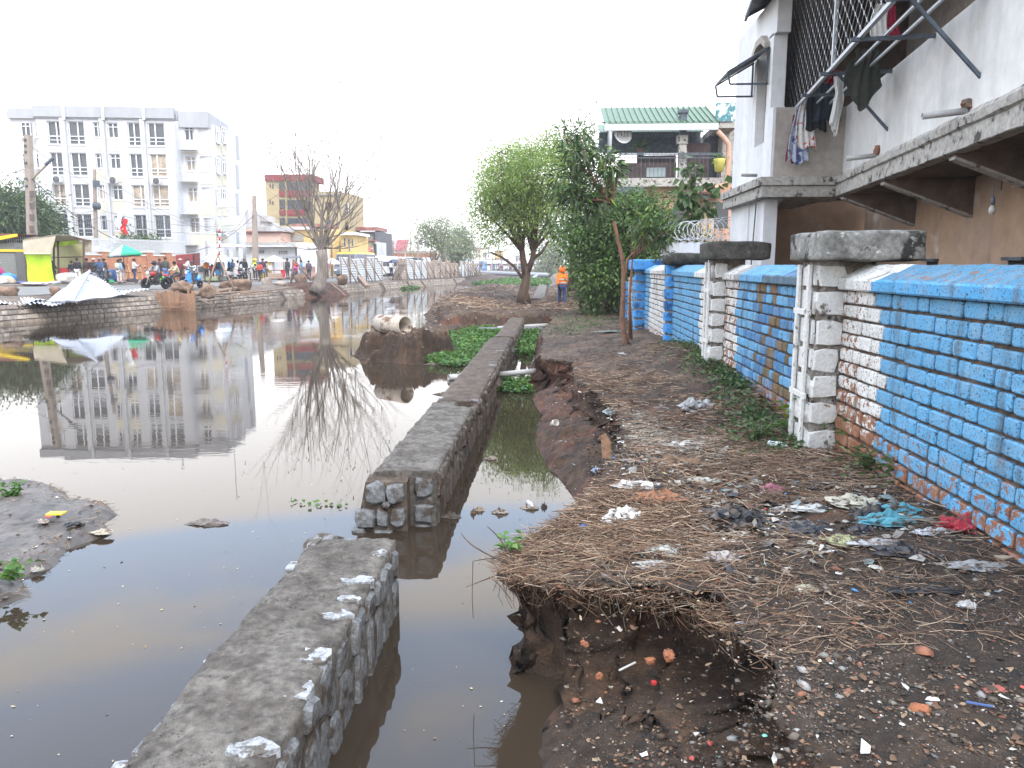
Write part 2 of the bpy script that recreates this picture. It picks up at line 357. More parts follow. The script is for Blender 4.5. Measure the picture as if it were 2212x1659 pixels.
q3 = q3 * np.where(on,1,0) * np.sin(np.pi * np.clip(t_,0,1)) ** .5
X2 = X - gx * sh + q3 * gx; Y2 = Y - gy * sh + q3 * gy; h = h + np.where(on,fbm(X * 2,Y * 2,9,50,3) * .03 * np.sin(np.pi * np.clip(t_,0,1)),0)
BANK = (xs,ys,h)
def bank_z(x,y):
 i = np.clip(np.searchsorted(ys,y) - 1,0,len(ys) - 2); j = np.clip(np.searchsorted(xs,x) - 1,0,len(xs) - 2)
 return float(max(h[i,j],h[i + 1,j + 1]) if False else h[i,j])
pathmask = (wgt > .5) & (fbm(X,Y,1.7,8.8,3) + sstep(Y,7,13) * 1.1 - .95 - .4 * sstep(Y,24,27) > 0)
fmi = np.where((Y + fbm(X,Y,2,1) * .8 < 4.6) & ~on,1,0); fmi = np.where(pathmask & (X > -.2),2,fmi)
fmi = np.where((fbm(X,Y,1.1,71,3) > .0) & (wgt < .8) & (Y > 6) & (Y < 20),3,fmi)
grid_obj('bank',X2,Y2,h,[M_SOIL,M_GRAVELMUD,M_PATH,M_CLAY],keep=dW > -.35,label='dark wet earth bank between the channel and the painted brick wall',fm=fmi)
# earth crossing and spoil heaps beyond the wall's end
W2 = [(-4.75,27.2),(-4.0,25.8),(-3.2,25.6),(-2.7,27.2),(-2.3,28.2),(-1.2,28.5),(0,28.3),(1.5,27.5),(3.4,27.2),(3.4,70),(-7,74),(-8.6,70),(-7.8,56),(-7.2,49),(-6.2,40),(-5.4,33)]
E2 = [(-3.9,27.6),(-3.3,27.6),(-2.6,29),(-1.3,28.75),(-.2,28.7),(.4,28.3),(1.5,27.6),(3.4,27.4),(3.4,37),(1.6,37.5),(-.5,38),(-2.5,37),(-4.0,35.5),(-4.4,31)]
xs3 = np.arange(-9.5,3.1,.06); ys3 = np.concatenate([np.arange(25.2,40,.07),np.arange(40,76,.16)])
X3,Y3 = np.meshgrid(xs3,ys3)
P3 = .52 + fbm(X3,Y3,.6,4,3) * .12 + .35 * np.exp(-((X3 + 4.3) ** 2 / 1.6 + (Y3 - 32.5) ** 2 / 9)) + .45 * np.exp(-((X3 - 1.2) ** 2 / 1.0 + (Y3 - 37.5) ** 2 / 8))
h3,w3,dW3,_,_ = field(X3,Y3,W2,E2,P3,.30 + .8 * (Y3 > 33),.22,amp=.16,nz=1.6,seed=2)
h3 = h3 + .5 * np.exp(-((X3 + 3.0) ** 2 / 2.0 + (Y3 - 44) ** 2 / 16)) + .45 * np.exp(-((X3 + 5.2) ** 2 / 1.5 + (Y3 - 41) ** 2 / 14)) + .35 * np.exp(-((X3 + 4.2) ** 2 / 3 + (Y3 - 56) ** 2 / 30))
trench = np.exp(-((X3 + .9) ** 2 / .6)) * sstep(Y3,38,39.5)
h3 = h3 - .25 * trench
f3 = np.where((w3 > .5) & (fbm(X3,Y3,.7,3) > -.1),2,0); f3 = np.where((w3 < .6) & (Y3 < 29) & (fbm(X3,Y3,1.5,7) > .05),1,f3)
grid_obj('spoil_bank',X3,Y3,h3,[M_SOIL,M_CLAY,M_PATH],keep=dW3 > -.4,label='earth crossing and spoil heaps beyond the end of the low wall',fm=f3)
# mound carrying the concrete pipe
W4 = [(-4.75,18.5),(-4.35,17.95),(-3.6,17.65),(-3.05,17.8),(-2.72,18.6),(-2.8,19.6),(-3.4,20.6),(-4.5,20.7),(-4.95,19.6)]
E4 = [(-4.55,18.75),(-4.2,18.25),(-3.6,18.05),(-3.2,18.2),(-2.98,18.7),(-3.1,19.6),(-3.6,20.3),(-4.4,20.3),(-4.7,19.6)]
xs4 = np.arange(-5.4,-2.3,.025); ys4 = np.arange(17.2,21.3,.025); X4,Y4 = np.meshgrid(xs4,ys4)
h4,w4,dW4,_,_ = field(X4,Y4,W4,E4,.60 + fbm(X4,Y4,1.2,1,3) * .06,  .20,.9,amp=.19,nz=4.5,seed=7)
f4 = np.where((w4 > .8) & (h4 > .5),1,0)
grid_obj('mud_mound',X4,Y4,h4,[M_SOIL,M_PATH],keep=dW4 > -.3,label='steep dark mud mound in the canal under the old concrete pipe',fm=f4)
# low mud flat at the left edge
W5 = [(-9,7.9),(-5.91,7.63),(-5.35,7.55),(-5.0,7.3),(-4.8,7.03),(-4.35,6.9),(-4.07,6.64),(-4.0,6.35),(-3.8,6.1),(-3.95,5.75),(-3.85,5.4),(-3.95,5.1),(-3.62,4.9),(-3.75,4.6),(-3.95,4.3),(-5.5,4.0),(-9,3.6)]
E5 = [(-9,7.5),(-5.9,7.35),(-5.3,7.2),(-4.9,6.8),(-4.3,6.5),(-4.2,6.1),(-4.3,5.6),(-4.1,5.0),(-4.1,4.6),(-5.4,4.3),(-9,4)]
xs5 = np.arange(-8.0,-3.2,.02); ys5 = np.arange(3.6,8.2,.02); X5,Y5 = np.meshgrid(xs5,ys5)
h5,w5,dW5,_,_ = field(X5,Y5,W5,E5,.10 + fbm(X5,Y5,1.0,1,3) * .06,.3,.35,amp=.03,nz=4,seed=11)
M_SILT = mat('wet_silt',(.045,.037,.031),.42,var=.4,scale=2,bump=.5,bscale=25,col2=(.075,.062,.052),spots=[((.035,.024,.017),1.2,.56,.66)],spec=.5)
grid_obj('mud_flat',X5,Y5,h5,M_SILT,keep=dW5 > -.2,label='low wet mud flat with litter at the left edge of the water')
# =============== LAND AROUND ===============
M_DUST = mat('dusty_ground',(.14,.11,.085),.9,var=.3,scale=.7,bump=.4,bscale=9,col2=(.09,.068,.052),spots=((.16,.08,.045),.6,.6,.75))
LB = [(-29,-25),(-26,0),(-24,15),(-21.3,28.3),(-19.6,36.6),(-18.6,45),(-17.8,51),(-16.3,58.4),(-15.3,69.2),(-13.2,81.3),(-11.2,92),(-9.9,105),(-9.6,125),(-10,150),(-10.5,178),(-11,205)]
def lbx(y):
 for (a,b),(c,d) in zip(LB[:-1],LB[1:]):
  if b <= y <= d: return a + (c - a) * (y - b) / (d - b)
 return LB[-1][0]
offs = [(.1,-.6),(.75,.55),(1.1,.70),(2.6,.93),(4,.95),(200,.95)]
yy = np.concatenate([np.arange(-25,60,1.0),np.arange(60,206,2.5)])
b = MB(); k = len(offs)
for y in yy:
 x0 = lbx(y); a = 1 if y < 88 else 1.8
 for o_,z in offs:
  b.v.append((x0 - o_ * (a if o_ < 5 else 1) + (.12 * mn.noise(V3((o_,y * .7,0))) if o_ < 5 else 0),y,z + (.06 * mn.noise(V3((o_ * 3,y * 1.1,5))) if 0 < z < .94 else 0)))
for i in range(len(yy) - 1):
 for j in range(k - 1): b.f.append([i * k + j,i * k + j + 1,(i + 1) * k + j + 1,(i + 1) * k + j]); b.c.append((1,1,1)); b.mi.append(0); b.sm.append(False)
b.build('ground_across',M_DUST,kind='structure',label='dusty ground across the canal')
b = MB(); b.add([(-220,205,.95),(220,205,.95),(220,1200,.95),(-220,1200,.95),(-220,205,-1),(220,205,-1)],[(0,1,2,3),(4,5,1,0)])
b.build('ground_beyond',M_DUST,kind='structure',label='ground beyond the end of the canal')
b = MB(); b.add([(2.55,-30,.8),(200,-30,.8),(200,34,.8),(2.55,34,.8)],[(0,1,2,3)])
b.add([(2.2,33.9,.62),(200,33.9,.78),(200,205,.9),(1.0,205,.9),(.3,120,.7),(.8,75,.6),(2.2,60,.55)],[(0,1,2,3,4,5,6)])
b.add([(2.2,33.9,.62),(2.2,60,.55),(.8,75,.6),(.3,120,.7),(1.0,205,.9),(0,205,-.3),(-.9,120,-.3),(-.4,75,-.3),(.6,60,-.2),(1.6,33.9,0)],[(0,9,8,1),(1,8,7,2),(2,7,6,3),(3,6,5,4)])
b.build('ground_behind_wall',M_DUST,kind='structure',label='ground behind the painted brick wall')
# far dirt shoulders by the crossing pipe
for nm,(x0,x1,y0,y1),hh,sd in (('spoil_bank',(-14.5,-7.6,92,150),.75,3),('spoil_bank',(-7.5,3,128,172),.8,5)):
 xa = np.arange(x0,x1,.25); ya = np.arange(y0,y1,.35); XA,YA = np.meshgrid(xa,ya)
 cx,cy = (x0 + x1) / 2,(y0 + y1) / 2
 q = 1 - ((XA - cx) / ((x1 - x0) / 2)) ** 2 - ((YA - cy) / ((y1 - y0) / 2)) ** 2
 ZA = -.3 + (hh + .3) * np.clip(q,0,1) ** .5 + fbm(XA,YA,.8,sd) * .22 + fbm(XA,YA,2.5,sd) * .12
 if sd == 3: grid_obj(nm,XA,YA,ZA,M_SOIL,keep=q > -.1,label='rough dirt shoulder under the small trees across the water')
# road, kerb and pavement across the canal
M_ROAD = mat('worn_asphalt',(.13,.125,.12),.85,var=.15,scale=.5,bump=.2,bscale=40,col2=(.17,.165,.155))
M_PAVE = mat('pavement_concrete',(.24,.21,.185),.85,var=.2,scale=.9,bump=.2,bscale=30,col2=(.17,.14,.12))
KB = [G(-150,624,.95),G(0,620,.95),G(150,617.5,.95),G(305,614,.95),G(437,610,.95),G(544,607,.95),G(673,603,.95),G(760,600,.95)]
KB = [(p.x,p.y) for p in KB]; KB = [(KB[0][0] - 8,-25)] + KB + [(-20.5,100),(-18.5,125),(-18,160),(-18,204)]
def kbx(y):
 for (a,b_),(c,d) in zip(KB[:-1],KB[1:]):
  if b_ <= y <= d: return a + (c - a) * (y - b_) / (d - b_)
 return KB[-1][0]
b = MB(); yy2 = list(range(-25,204,3)); n_ = len(yy2)
for y in yy2: b.v += [(kbx(y),y,.957),(max(lbx(y) - 3.3,kbx(y) + 3.0),y,.957)]
for i in range(n_ - 1): b.f.append([2 * i,2 * i + 1,2 * i + 3,2 * i + 2]); b.c.append((1,1,1)); b.mi.append(0); b.sm.append(False)
b.build('road',M_ROAD,kind='structure',label='grey asphalt road along the far bank')
b = MB()
for y in yy2: b.v += [(kbx(y),y,.9),(kbx(y),y,1.08),(kbx(y) - .15,y,1.085),(kbx(y) - 14,y,1.085)]
for i in range(n_ - 1):
 for j in range(3): b.f.append([4 * i + j,4 * i + 4 + j,4 * i + 5 + j,4 * i + 1 + j]); b.c.append((1,1,1)); b.mi.append(0); b.sm.append(False)
b.build('pavement',M_PAVE,kind='structure',label='raised pavement with a concrete kerb behind the road')
# =============== LOW STONE WALL IN THE CANAL ===============
M_MORTAR = mat('weathered_mortar',(.125,.113,.099),.9,var=.5,scale=5,bump=.8,bscale=55,col2=(.072,.062,.053),spots=[((.26,.22,.19),2.3,.66,.72),((.05,.042,.035),14,.60,.68)],bdist=.018)
M_MORTAR2 = mat('brown_mortar',(.095,.072,.055),.9,var=.4,scale=5,bump=.8,bscale=45,col2=(.055,.040,.030),bdist=.018)
M_GRAN = mat('grey_granite',(.16,.165,.17),.75,var=.45,scale=30,bump=.5,bscale=90,col2=(.10,.102,.105),spots=[((.055,.040,.030),7,.50,.60)],bdist=.01)
M_GRAN2 = mat('muddy_granite',(.135,.12,.105),.8,var=.4,scale=12,bump=.6,bscale=70,col2=(.085,.062,.048),spots=[((.05,.03,.02),5,.52,.64)],bdist=.01)
def stone_poly(b,rn,o,ux,uz,nrm,cx,cz,wx,wz,th,k=8,sq=.75,ins=.80,flat=0):
 """one flat faced rubble stone set in a wall face at local (cx, cz); th = how far it stands out"""
 pts = []
 for i in range(k):
  a = 2 * math.pi * (i + rn.uniform(-.25,.25)) / k
  c,s_ = math.cos(a),math.sin(a); q = max(abs(c),abs(s_)); r = (1 / q) ** sq * rn.uniform(.82 + flat * .12,1.04)
  pts.append((cx + c * r * wx / 2,cz + s_ * r * wz / 2))
 base = [o + ux * x + uz * z - nrm * .05 for x,z in pts]
 mid = [o + ux * (cx + (x - cx) * .97) + uz * (cz + (z - cz) * .97) + nrm * th * .55 for x,z in pts]
 top = [o + ux * (cx + (x - cx) * ins) + uz * (cz + (z - cz) * ins) + nrm * (th * rn.uniform(.85,1.1)) for x,z in pts]
 ctr = o + ux * cx + uz * cz + nrm * th * rn.uniform(1.0,1.25 - flat * .15)
 n = k; vs = base + mid + top + [ctr]
 fs = [(i,(i + 1) % n,n + (i + 1) % n,n + i) for i in range(n)] + [(n + i,n + (i + 1) % n,2 * n + (i + 1) % n,2 * n + i) for i in range(n)] + [(2 * n + i,2 * n + (i + 1) % n,3 * n) for i in range(n)]
 b.add(vs,fs)
def wall_core(y0,y1,xl0,xr,ztop,zbot,xlb,m,res=.03,seed=0,rough=.012,notch=None):
 """displaced wall body: top with rough mortar, right face upright, left face battered"""
 ny = max(2,int((y1 - y0) / res)); prof = []
 nT = 18; nS = 12
 for j in range(nS): t = j / nS; prof.append((xlb + (xl0 - xlb) * t,zbot + (ztop - zbot) * t,-1,0))
 for j in range(nT + 1): t = j / nT; prof.append((xl0 + (xr - xl0) * t,ztop,0,1))
 for j in range(1,nS + 1): t = j / nS; prof.append((xr,ztop + (zbot - ztop) * t,1,0))
 ys_ = np.linspace(y0,y1,ny); P = np.array(prof); k = len(prof)
 Xg = np.tile(P[:,0],(ny,1)); Zg = np.tile(P[:,1],(ny,1)); Yg = np.repeat(ys_[:,None],k,1)
 nX = np.tile(P[:,2],(ny,1)); nZ = np.tile(P[:,3],(ny,1))
 d = fbm(Xg + Zg * 1.7,Yg,7,seed + .3,5) * rough * 1.6 + fbm(Xg - Zg,Yg,30,seed,3) * rough * .9
 Zg = Zg + nZ * d + nZ * fbm(Xg,Yg,1.3,seed,2) * .02; Xg = Xg + nX * d
 edge = np.exp(-((np.tile(P[:,0],(ny,1)) - xr) ** 2) / .002) * nZ; Zg -= edge * (.012 + .02 * np.maximum(0,fbm(Xg * 0,Yg,5,seed + 2,3)))
 edge = np.exp(-((np.tile(P[:,0],(ny,1)) - xl0) ** 2) / .002) * nZ; Zg -= edge * (.012 + .03 * np.maximum(0,fbm(Xg * 0,Yg,5,seed + 4,3))); Xg += edge * .02 * fbm(Xg * 0,Yg,4,seed + 6,3)
 if notch:
  for (a,c,xa,dz) in notch:
   mk = (Yg > a) & (Yg < c) & (Xg > xa) & (nZ > 0); Zg = np.where(mk,Zg - dz + fbm(Xg,Yg,12,seed) * .02,Zg)
 V = np.stack([Xg,Yg,Zg],-1).reshape(-1,3); i = np.arange(ny * k).reshape(ny,k)
 F = np.stack([i[:-1,:-1],i[1:,:-1],i[1:,1:],i[:-1,1:]],-1).reshape(-1,4)
 b = MB(); b.v = [tuple(v) for v in V]; b.f = [list(f) for f in F]; b.c = [(1,1,1)] * len(b.f); b.mi = [0] * len(b.f); b.sm = [True] * len(b.f)
 c0 = list(i[0]); c1 = list(i[-1])
 b.f += [c0,c1[::-1]]; b.c += [(1,1,1)] * 2; b.mi += [0,0]; b.sm += [False] * 2
 return b
def canal_wall(label,y0,y1,xl,xlb,xr,zt,seed,m,ms,near=True,notch=None,endstones=False,jag=None):
 t = thing('stone_wall',label,'canal wall',((xl + xr) / 2,y0,0),'sections of the low stone wall standing in the canal')
 res = .022 if y0 < 5 else (.04 if y0 < 10 else .09)
 wall_core(y0,y1,xl,xr,zt,-.35,xlb,m,res=res,seed=seed,notch=notch).build('mortar_core',m,t)
 b = MB(); rn = random.Random(seed)
 ux,uz,nr = V3((0,1,0)),V3((0,0,1)),V3((1,0,0)); o = V3((xr - .008,0,0))
 y = y0 + .03
 while y < y1 - .06:
  w_ = rn.uniform(.10,.24) * (1 if y0 < 10 else 1.5); z1 = rn.uniform(.2,.34)
  tl = V3((0,rn.uniform(-.22,.12),1)).normalized()
  top = zt - rn.uniform(.0,.05)
  stone_poly(b,rn,o,ux,tl,nr,y + w_ / 2,(top + z1) / 2,w_ * .93,top - z1,rn.uniform(.02,.05))
  stone_poly(b,rn,o,ux,tl,nr,y + w_ / 2 + .03,z1 / 2 - .05,w_ * rn.uniform(.8,1.05),z1 * .9 + .12,rn.uniform(.012,.035))
  y += w_ + rn.uniform(.004,.02)
 dl = V3((xl - xlb,0,zt + .35)).normalized(); nl = V3((-dl.z,0,dl.x)); ol = V3((xlb,0,-.35)) - nl * .008
 y = y0 + .03
 while y < y1 - .06:
  w_ = rn.uniform(.16,.3)
  for (za,zb) in ((.02,.27),(.29,.56),(.58,.84)):
   stone_poly(b,rn,ol,ux,dl,nl,y + w_ / 2,(za + zb) / 2,w_ * .93,(zb - za) * .97,.025)
  y += w_ + .012
 b.build('stone_facing',ms,t)
 b = MB()
 y = y0 + .1
 while y < y1 - .1:
  if near or rn.random() < .15:
   w_ = rn.uniform(.10,.22); dx = rn.uniform(.10,.24)
   pts = []
   for i in range(8):
    a = 2 * math.pi * i / 8; r = rn.uniform(.6,1.1); pts.append(V3((min(xr + .012,xr + .012 - dx / 2 + math.cos(a) * r * dx / 2 * 1.2),y + math.sin(a) * r * w_ / 2,zt + rn.uniform(-.006,.008))))
   b.extr([p - V3((0,0,.04)) for p in pts],(0,0,.045))
  if rn.random() < (.5 if near else .1):
   w_ = rn.uniform(.08,.2); pts = []
   for i in range(8):
    a = 2 * math.pi * i / 8; r = rn.uniform(.6,1.1); pts.append(V3((xl + .02 + math.cos(a) * r * .045,y + .2 + math.sin(a) * r * w_ / 2,zt + rn.uniform(-.012,.002))))
   b.extr([p - V3((0,0,.04)) for p in pts],(0,0,.04))
  y += rn.uniform(.18,.42) if near else rn.uniform(.6,1.5)
 b.build('bare_stone',mat('bare_granite',(.33,.345,.365),.8,var=.4,scale=22,bump=.5,bscale=80,col2=(.19,.195,.20),spots=((.09,.078,.066),11,.50,.58)),t)
 return t,rn
tn,rn = canal_wall('nearest section of the low stone wall, flat grey mortar top with bare granite along its edge',1.2,4.80,-1.575,-1.73,-1.02,.495,3,M_MORTAR,M_GRAN)
b = MB()   # stepped far end of the near section
b.rock((-1.52,4.86,.40),(.26,.30,.20),5,2,.2); b.rock((-1.36,4.80,.22),(.4,.2,.44),6,2,.2); b.rock((-1.12,4.80,.25),(.24,.14,.46),9,2,.2); b.rock((-1.30,4.83,.42),(.22,.14,.12),19,2,.2)
b.build('end_stone',M_GRAN,tn)
tf,rn = canal_wall('second section of the low stone wall beyond the gap, brownish top and broken stone front end',6.46,10.0,-1.56,-1.73,-1.0,.495,7,M_MORTAR,M_GRAN2,near=False,notch=[(9.62,10.1,-1.22,.12)])
# its ragged front end: mortar block with granite stones
b = MB(); bm_ = MB()
yf = 6.30
bm_.hexa([(-1.745,yf,-.3),(-1.235,yf,-.3),(-1.235,6.5,-.3),(-1.745,6.5,-.3),(-1.60,yf + .03,.43),(-1.235,yf + .03,.44),(-1.235,6.5,.46),(-1.60,6.5,.46)])
ux,uz,nr = V3((1,0,0)),V3((0,.03,1)).normalized(),V3((0,-1,0))
for (cx,cz,wx,wz) in ((-1.51,.345,.20,.20),(-1.335,.34,.17,.19),(-1.60,.12,.19,.19),(-1.45,.13,.11,.17),(-1.315,.13,.15,.18),(-1.41,.245,.08,.06),(-1.66,.0,.14,.08),(-1.45,-.02,.2,.08)):
 stone_poly(b,rn,V3((0,yf + .002,0)),ux,uz,nr,cx,cz,wx,wz,.05)
ux,uz,nr = V3((1,0,0)),V3((0,0,1)),V3((0,-1,0))
for (cx,cz,wx,wz) in ((-1.105,.36,.19,.20),(-1.11,.12,.2,.2),(-1.13,-.03,.17,.1)):
 stone_poly(b,rn,V3((0,6.465,0)),ux,uz,nr,cx,cz,wx,wz,.04)
bm_.build('mortar_end',M_MORTAR2,tf); b.build('end_stone',M_GRAN,tf)
t3,rn = canal_wall('third section of the low stone wall, running back past the floating plants',10.02,19.2,-1.53,-1.69,-.98,.49,11,M_MORTAR2,M_GRAN2,near=False)
t4,rn = canal_wall('farthest section of the low stone wall, ending at the dug out earth bank',19.45,26.7,-1.42,-1.58,-.94,.49,13,M_MORTAR2,M_GRAN2,near=False)
# stretch beyond the earth crossing
t5,rn = canal_wall('half buried stretch of stone wall beyond the tree on the earth crossing',39.5,66,-1.0,-1.1,-.35,.62,17,M_MORTAR,M_GRAN2,near=False)
b = MB(); b.rock((-1.05,19.35,.12),(.3,.3,.3),3,2); b.rock((-1.0,13.8,.1),(.18,.25,.3),4,2)
tag(b.build('rubble_stone',M_GRAN2),'loose grey stones against the foot of the low wall by the pipe','stones')
# =============== STONE LINED FAR BANK ===============
M_LSTONE = mat('bank_stone',(.27,.235,.20),.85,var=.25,scale=3,bump=.4,bscale=25,col2=(.20,.17,.145),attr=True)
M_LMORT = mat('bank_mortar',(.10,.075,.058),.9,var=.3,scale=2,bump=.5,bscale=15,col2=(.135,.105,.08))
def lining(label,ya,yb,rows=5,zt=.70,seed=0,run=.62):
 x0,x1 = lbx(ya),lbx(yb); A = V3((x0,ya,0)); B = V3((x1,yb,0)); d = (B - A); Ln = d.length; d.normalize(); out_ = V3((d.y,-d.x,0))
 t = thing('stone_embankment',label,'embankment',A,'sections of stone lining on the far bank'); rn = random.Random(seed)
 core = MB(); st = MB()
 zb = -.25
 a0 = -out_ * (run + .04)
 core.hexa([A - V3((0,0,.3)) - out_ * .04,B - V3((0,0,.3)) - out_ * .04,B + a0 * 2.2 - V3((0,0,.3)),A + a0 * 2.2 - V3((0,0,.3)),A + a0 + V3((0,0,zt - .05)),B + a0 + V3((0,0,zt - .05)),B + a0 * 2.2 + V3((0,0,zt - .05)),A + a0 * 2.2 + V3((0,0,zt - .05))])
 hh = (zt - zb) / rows
 for r in range(rows):
  z0 = zb + r * hh; s = 0
  off0 = run * (r / rows) + .02; off1 = run * ((r + .75) / rows)
  while s < Ln - .1:
   w_ = rn.uniform(.15,.30); k = 1 + (.35 if r == rows - 1 else 0)
   if rn.random() > .035:
    lean = rn.uniform(.02,.10)
    p0 = A + d * s; p1 = A + d * min(s + w_ * .86,Ln)
    q = rn.uniform(-.02,.02); h1 = hh * rn.uniform(.70,.84); c_ = rn.uniform(.7,1.25)
    st.col = (c_,c_ * rn.uniform(.94,1.0),c_ * rn.uniform(.88,1.0)) if r > 1 else (c_ * .72,c_ * .66,c_ * .6)
    v = [p0 - out_ * (off0 + q),p1 - out_ * (off0 + q),p1 - out_ * (off0 + .25),p0 - out_ * (off0 + .25)]
    up = [p0 - out_ * (off1 + q) + d * lean,p1 - out_ * (off1 + q) + d * lean,p1 - out_ * (off1 + .25) + d * lean,p0 - out_ * (off1 + .25) + d * lean]
    v = [x + V3((0,0,z0)) for x in v]; up = [x + V3((0,0,z0 + h1 * k ** .5)) for x in up]
    st.hexa(v + up)
   s += w_
 core.build('mortar_bed',M_LMORT,t); st.build('stone_course',M_LSTONE,t,bevel=.018 if ya < 45 else 0)
 return t
lining('stone lined bank section under the crumpled tin sheets',14,28,seed=1,zt=.72)
lining('curved stone lined bank section left of the wooden boards',28,37.6,seed=2,zt=.76,run=.7)
lining('stone lined bank section right of the wooden boards, with displaced top stones',40.0,50.6,seed=3)
lining('short broken stone lined section just left of the red earth under the bare tree',51.3,54.0,rows=4,seed=4,zt=.6)
lining('stone lined bank section right of the bare tree',60.3,69.5,seed=5)
lining('stone lined bank section below the silver tin fence',70.5,76.5,seed=6)
lining('short stone lined section below the middle of the tin fence',77.2,80.8,seed=7)
lining('stone lined bank section below the brown tin panels',81.6,92,seed=8)
lining('last stone lined section by the leaning dark tree',93,98.5,seed=9)
# red earth under the bare tree
xa = np.arange(-20.5,-13.8,.05); ya = np.arange(52.2,61.2,.06); XA,YA = np.meshgrid(xa,ya)
lbv = np.interp(YA,[p[1] for p in LB],[p[0] for p in LB]); dd = lbv + .35 - XA + fbm(XA,YA,.9,4) * .5
ed = sstep(YA,52.3,54.6) * (1 - sstep(YA,59,61))
ZA = np.minimum(.95,-.25 + .9 * np.power(np.clip(dd + .3,0,9),.75)) * ed - .6 * (1 - ed) + fbm(XA,YA,2.2,9) * .12 + fbm(XA,YA,7,9) * .06 - .02
grid_obj('earth_bank',XA,YA,ZA,M_CLAY,keep=dd > -.3,label='eroded red earth at the water edge under the bare tree')
# =============== PAINTED BRICK WALL ===============
def brick_mat():
 m = bpy.data.materials.new('painted_brick'); m.use_nodes = True; nt = m.node_tree; N = nt.nodes; L = nt.links
 b = N['Principled BSDF']; b.inputs['Roughness'].default_value = .75; b.inputs['Specular IOR Level'].default_value = .3
 vc = N.new('ShaderNodeVertexColor'); vc.layer_name = 'Col'; g = N.new('ShaderNodeNewGeometry')
 def ns(sc,det=8,mpv=None,r=.6):
  n = N.new('ShaderNodeTexNoise'); n.inputs['Scale'].default_value = sc; n.inputs['Detail'].default_value = det; n.inputs['Roughness'].default_value = r
  if mpv: q = N.new('ShaderNodeMapping'); q.inputs['Scale'].default_value = mpv; L.new(g.outputs['Position'],q.inputs[0]); L.new(q.outputs[0],n.inputs['Vector'])
  else: L.new(g.outputs['Position'],n.inputs['Vector'])
  return n.outputs[0]
 def mr(o,a,b_,c=0,d=1):
  r = N.new('ShaderNodeMapRange'); r.inputs[1].default_value = a; r.inputs[2].default_value = b_; r.inputs[3].default_value = c; r.inputs[4].default_value = d; L.new(o,r.inputs[0]); return r.outputs[0]
 def mix(f,a,c,mode='MIX'):
  x = N.new('ShaderNodeMix'); x.data_type = 'RGBA'; x.blend_type = mode
  for i,q in ((0,f),(6,a),(7,c)):
   if hasattr(q,'is_output'): L.new(q,x.inputs[i])
   else: x.inputs[i].default_value = q if i == 0 else (*q,1)
  return x.outputs[2]
 bare = mix(mr(ns(9),.4,.6),(.19,.075,.038),(.27,.14,.085))
 w1 = N.new('ShaderNodeMath'); w1.operation = 'ADD'; L.new(mr(ns(16,9,r=.7),.3,.7),w1.inputs[0]); L.new(vc.outputs['Alpha'],w1.inputs[1])
 wear = mr(w1.outputs[0],.97,1.05)                       # alpha 0 = all paint, 1 = all bare
 paint = mix(mr(ns(70,3),.57,.64),vc.outputs[0],(.05,.045,.04))
 paint = mix(mr(ns(7),.45,.75,0,.35),paint,(.30,.32,.33))
 paint = mix(mr(ns(6,6,(1,1,.22)),.54,.70,0,.75),paint,(.07,.06,.045))
 c = mix(wear,paint,bare)
 L.new(c,b.inputs['Base Color'])
 bp = N.new('ShaderNodeBump'); bp.inputs['Strength'].default_value = .6; bp.inputs['Distance'].default_value = .008; L.new(ns(45,8),bp.inputs['Height']); L.new(bp.outputs[0],b.inputs['Normal'])
 return m
M_BRICK = brick_mat()
M_JOINT = mat('earthy_joint',(.115,.075,.05),.95,var=.4,scale=6,bump=.7,bscale=50,col2=(.06,.045,.034))
M_COPE = M_BRICK
BLUE = (.105,.31,.51); WHITE = (.62,.61,.58); DULLBLUE = (.05,.18,.36); RUST = (.13,.085,.035)
def colmesh(name,vs,fs,cols,m,parent=None,smooth=False):
 me = bpy.data.meshes.new(name); w_ = wloc(parent) if parent else V3((0,0,0))
 me.from_pydata([tuple(V3(v) - w_) for v in vs],[],fs)
 at = me.color_attributes.new('Col','FLOAT_COLOR','CORNER'); arr = np.ones((len(me.loops),4),np.float32); i = 0
 for f,c in zip(fs,cols): arr[i:i + len(f)] = c; i += len(f)
 at.data.foreach_set('color',arr.ravel()); me.update()
 return link(name,me,m,parent)
XW = 2.40; CH = .115; ZB = .52; ZT = 2.105
def ring(cy,cz,wy,wz,r=.016):
 p = []
 for (sy,sz,a0) in ((1,1,0),(-1,1,90),(-1,-1,180),(1,-1,270)):
  for k in (0,45,90):
   a = R(a0 + k); p.append((cy + sy * (wy / 2 - r) + math.cos(a) * r,cz + sz * (wz / 2 - r) + math.sin(a) * r))
 return p
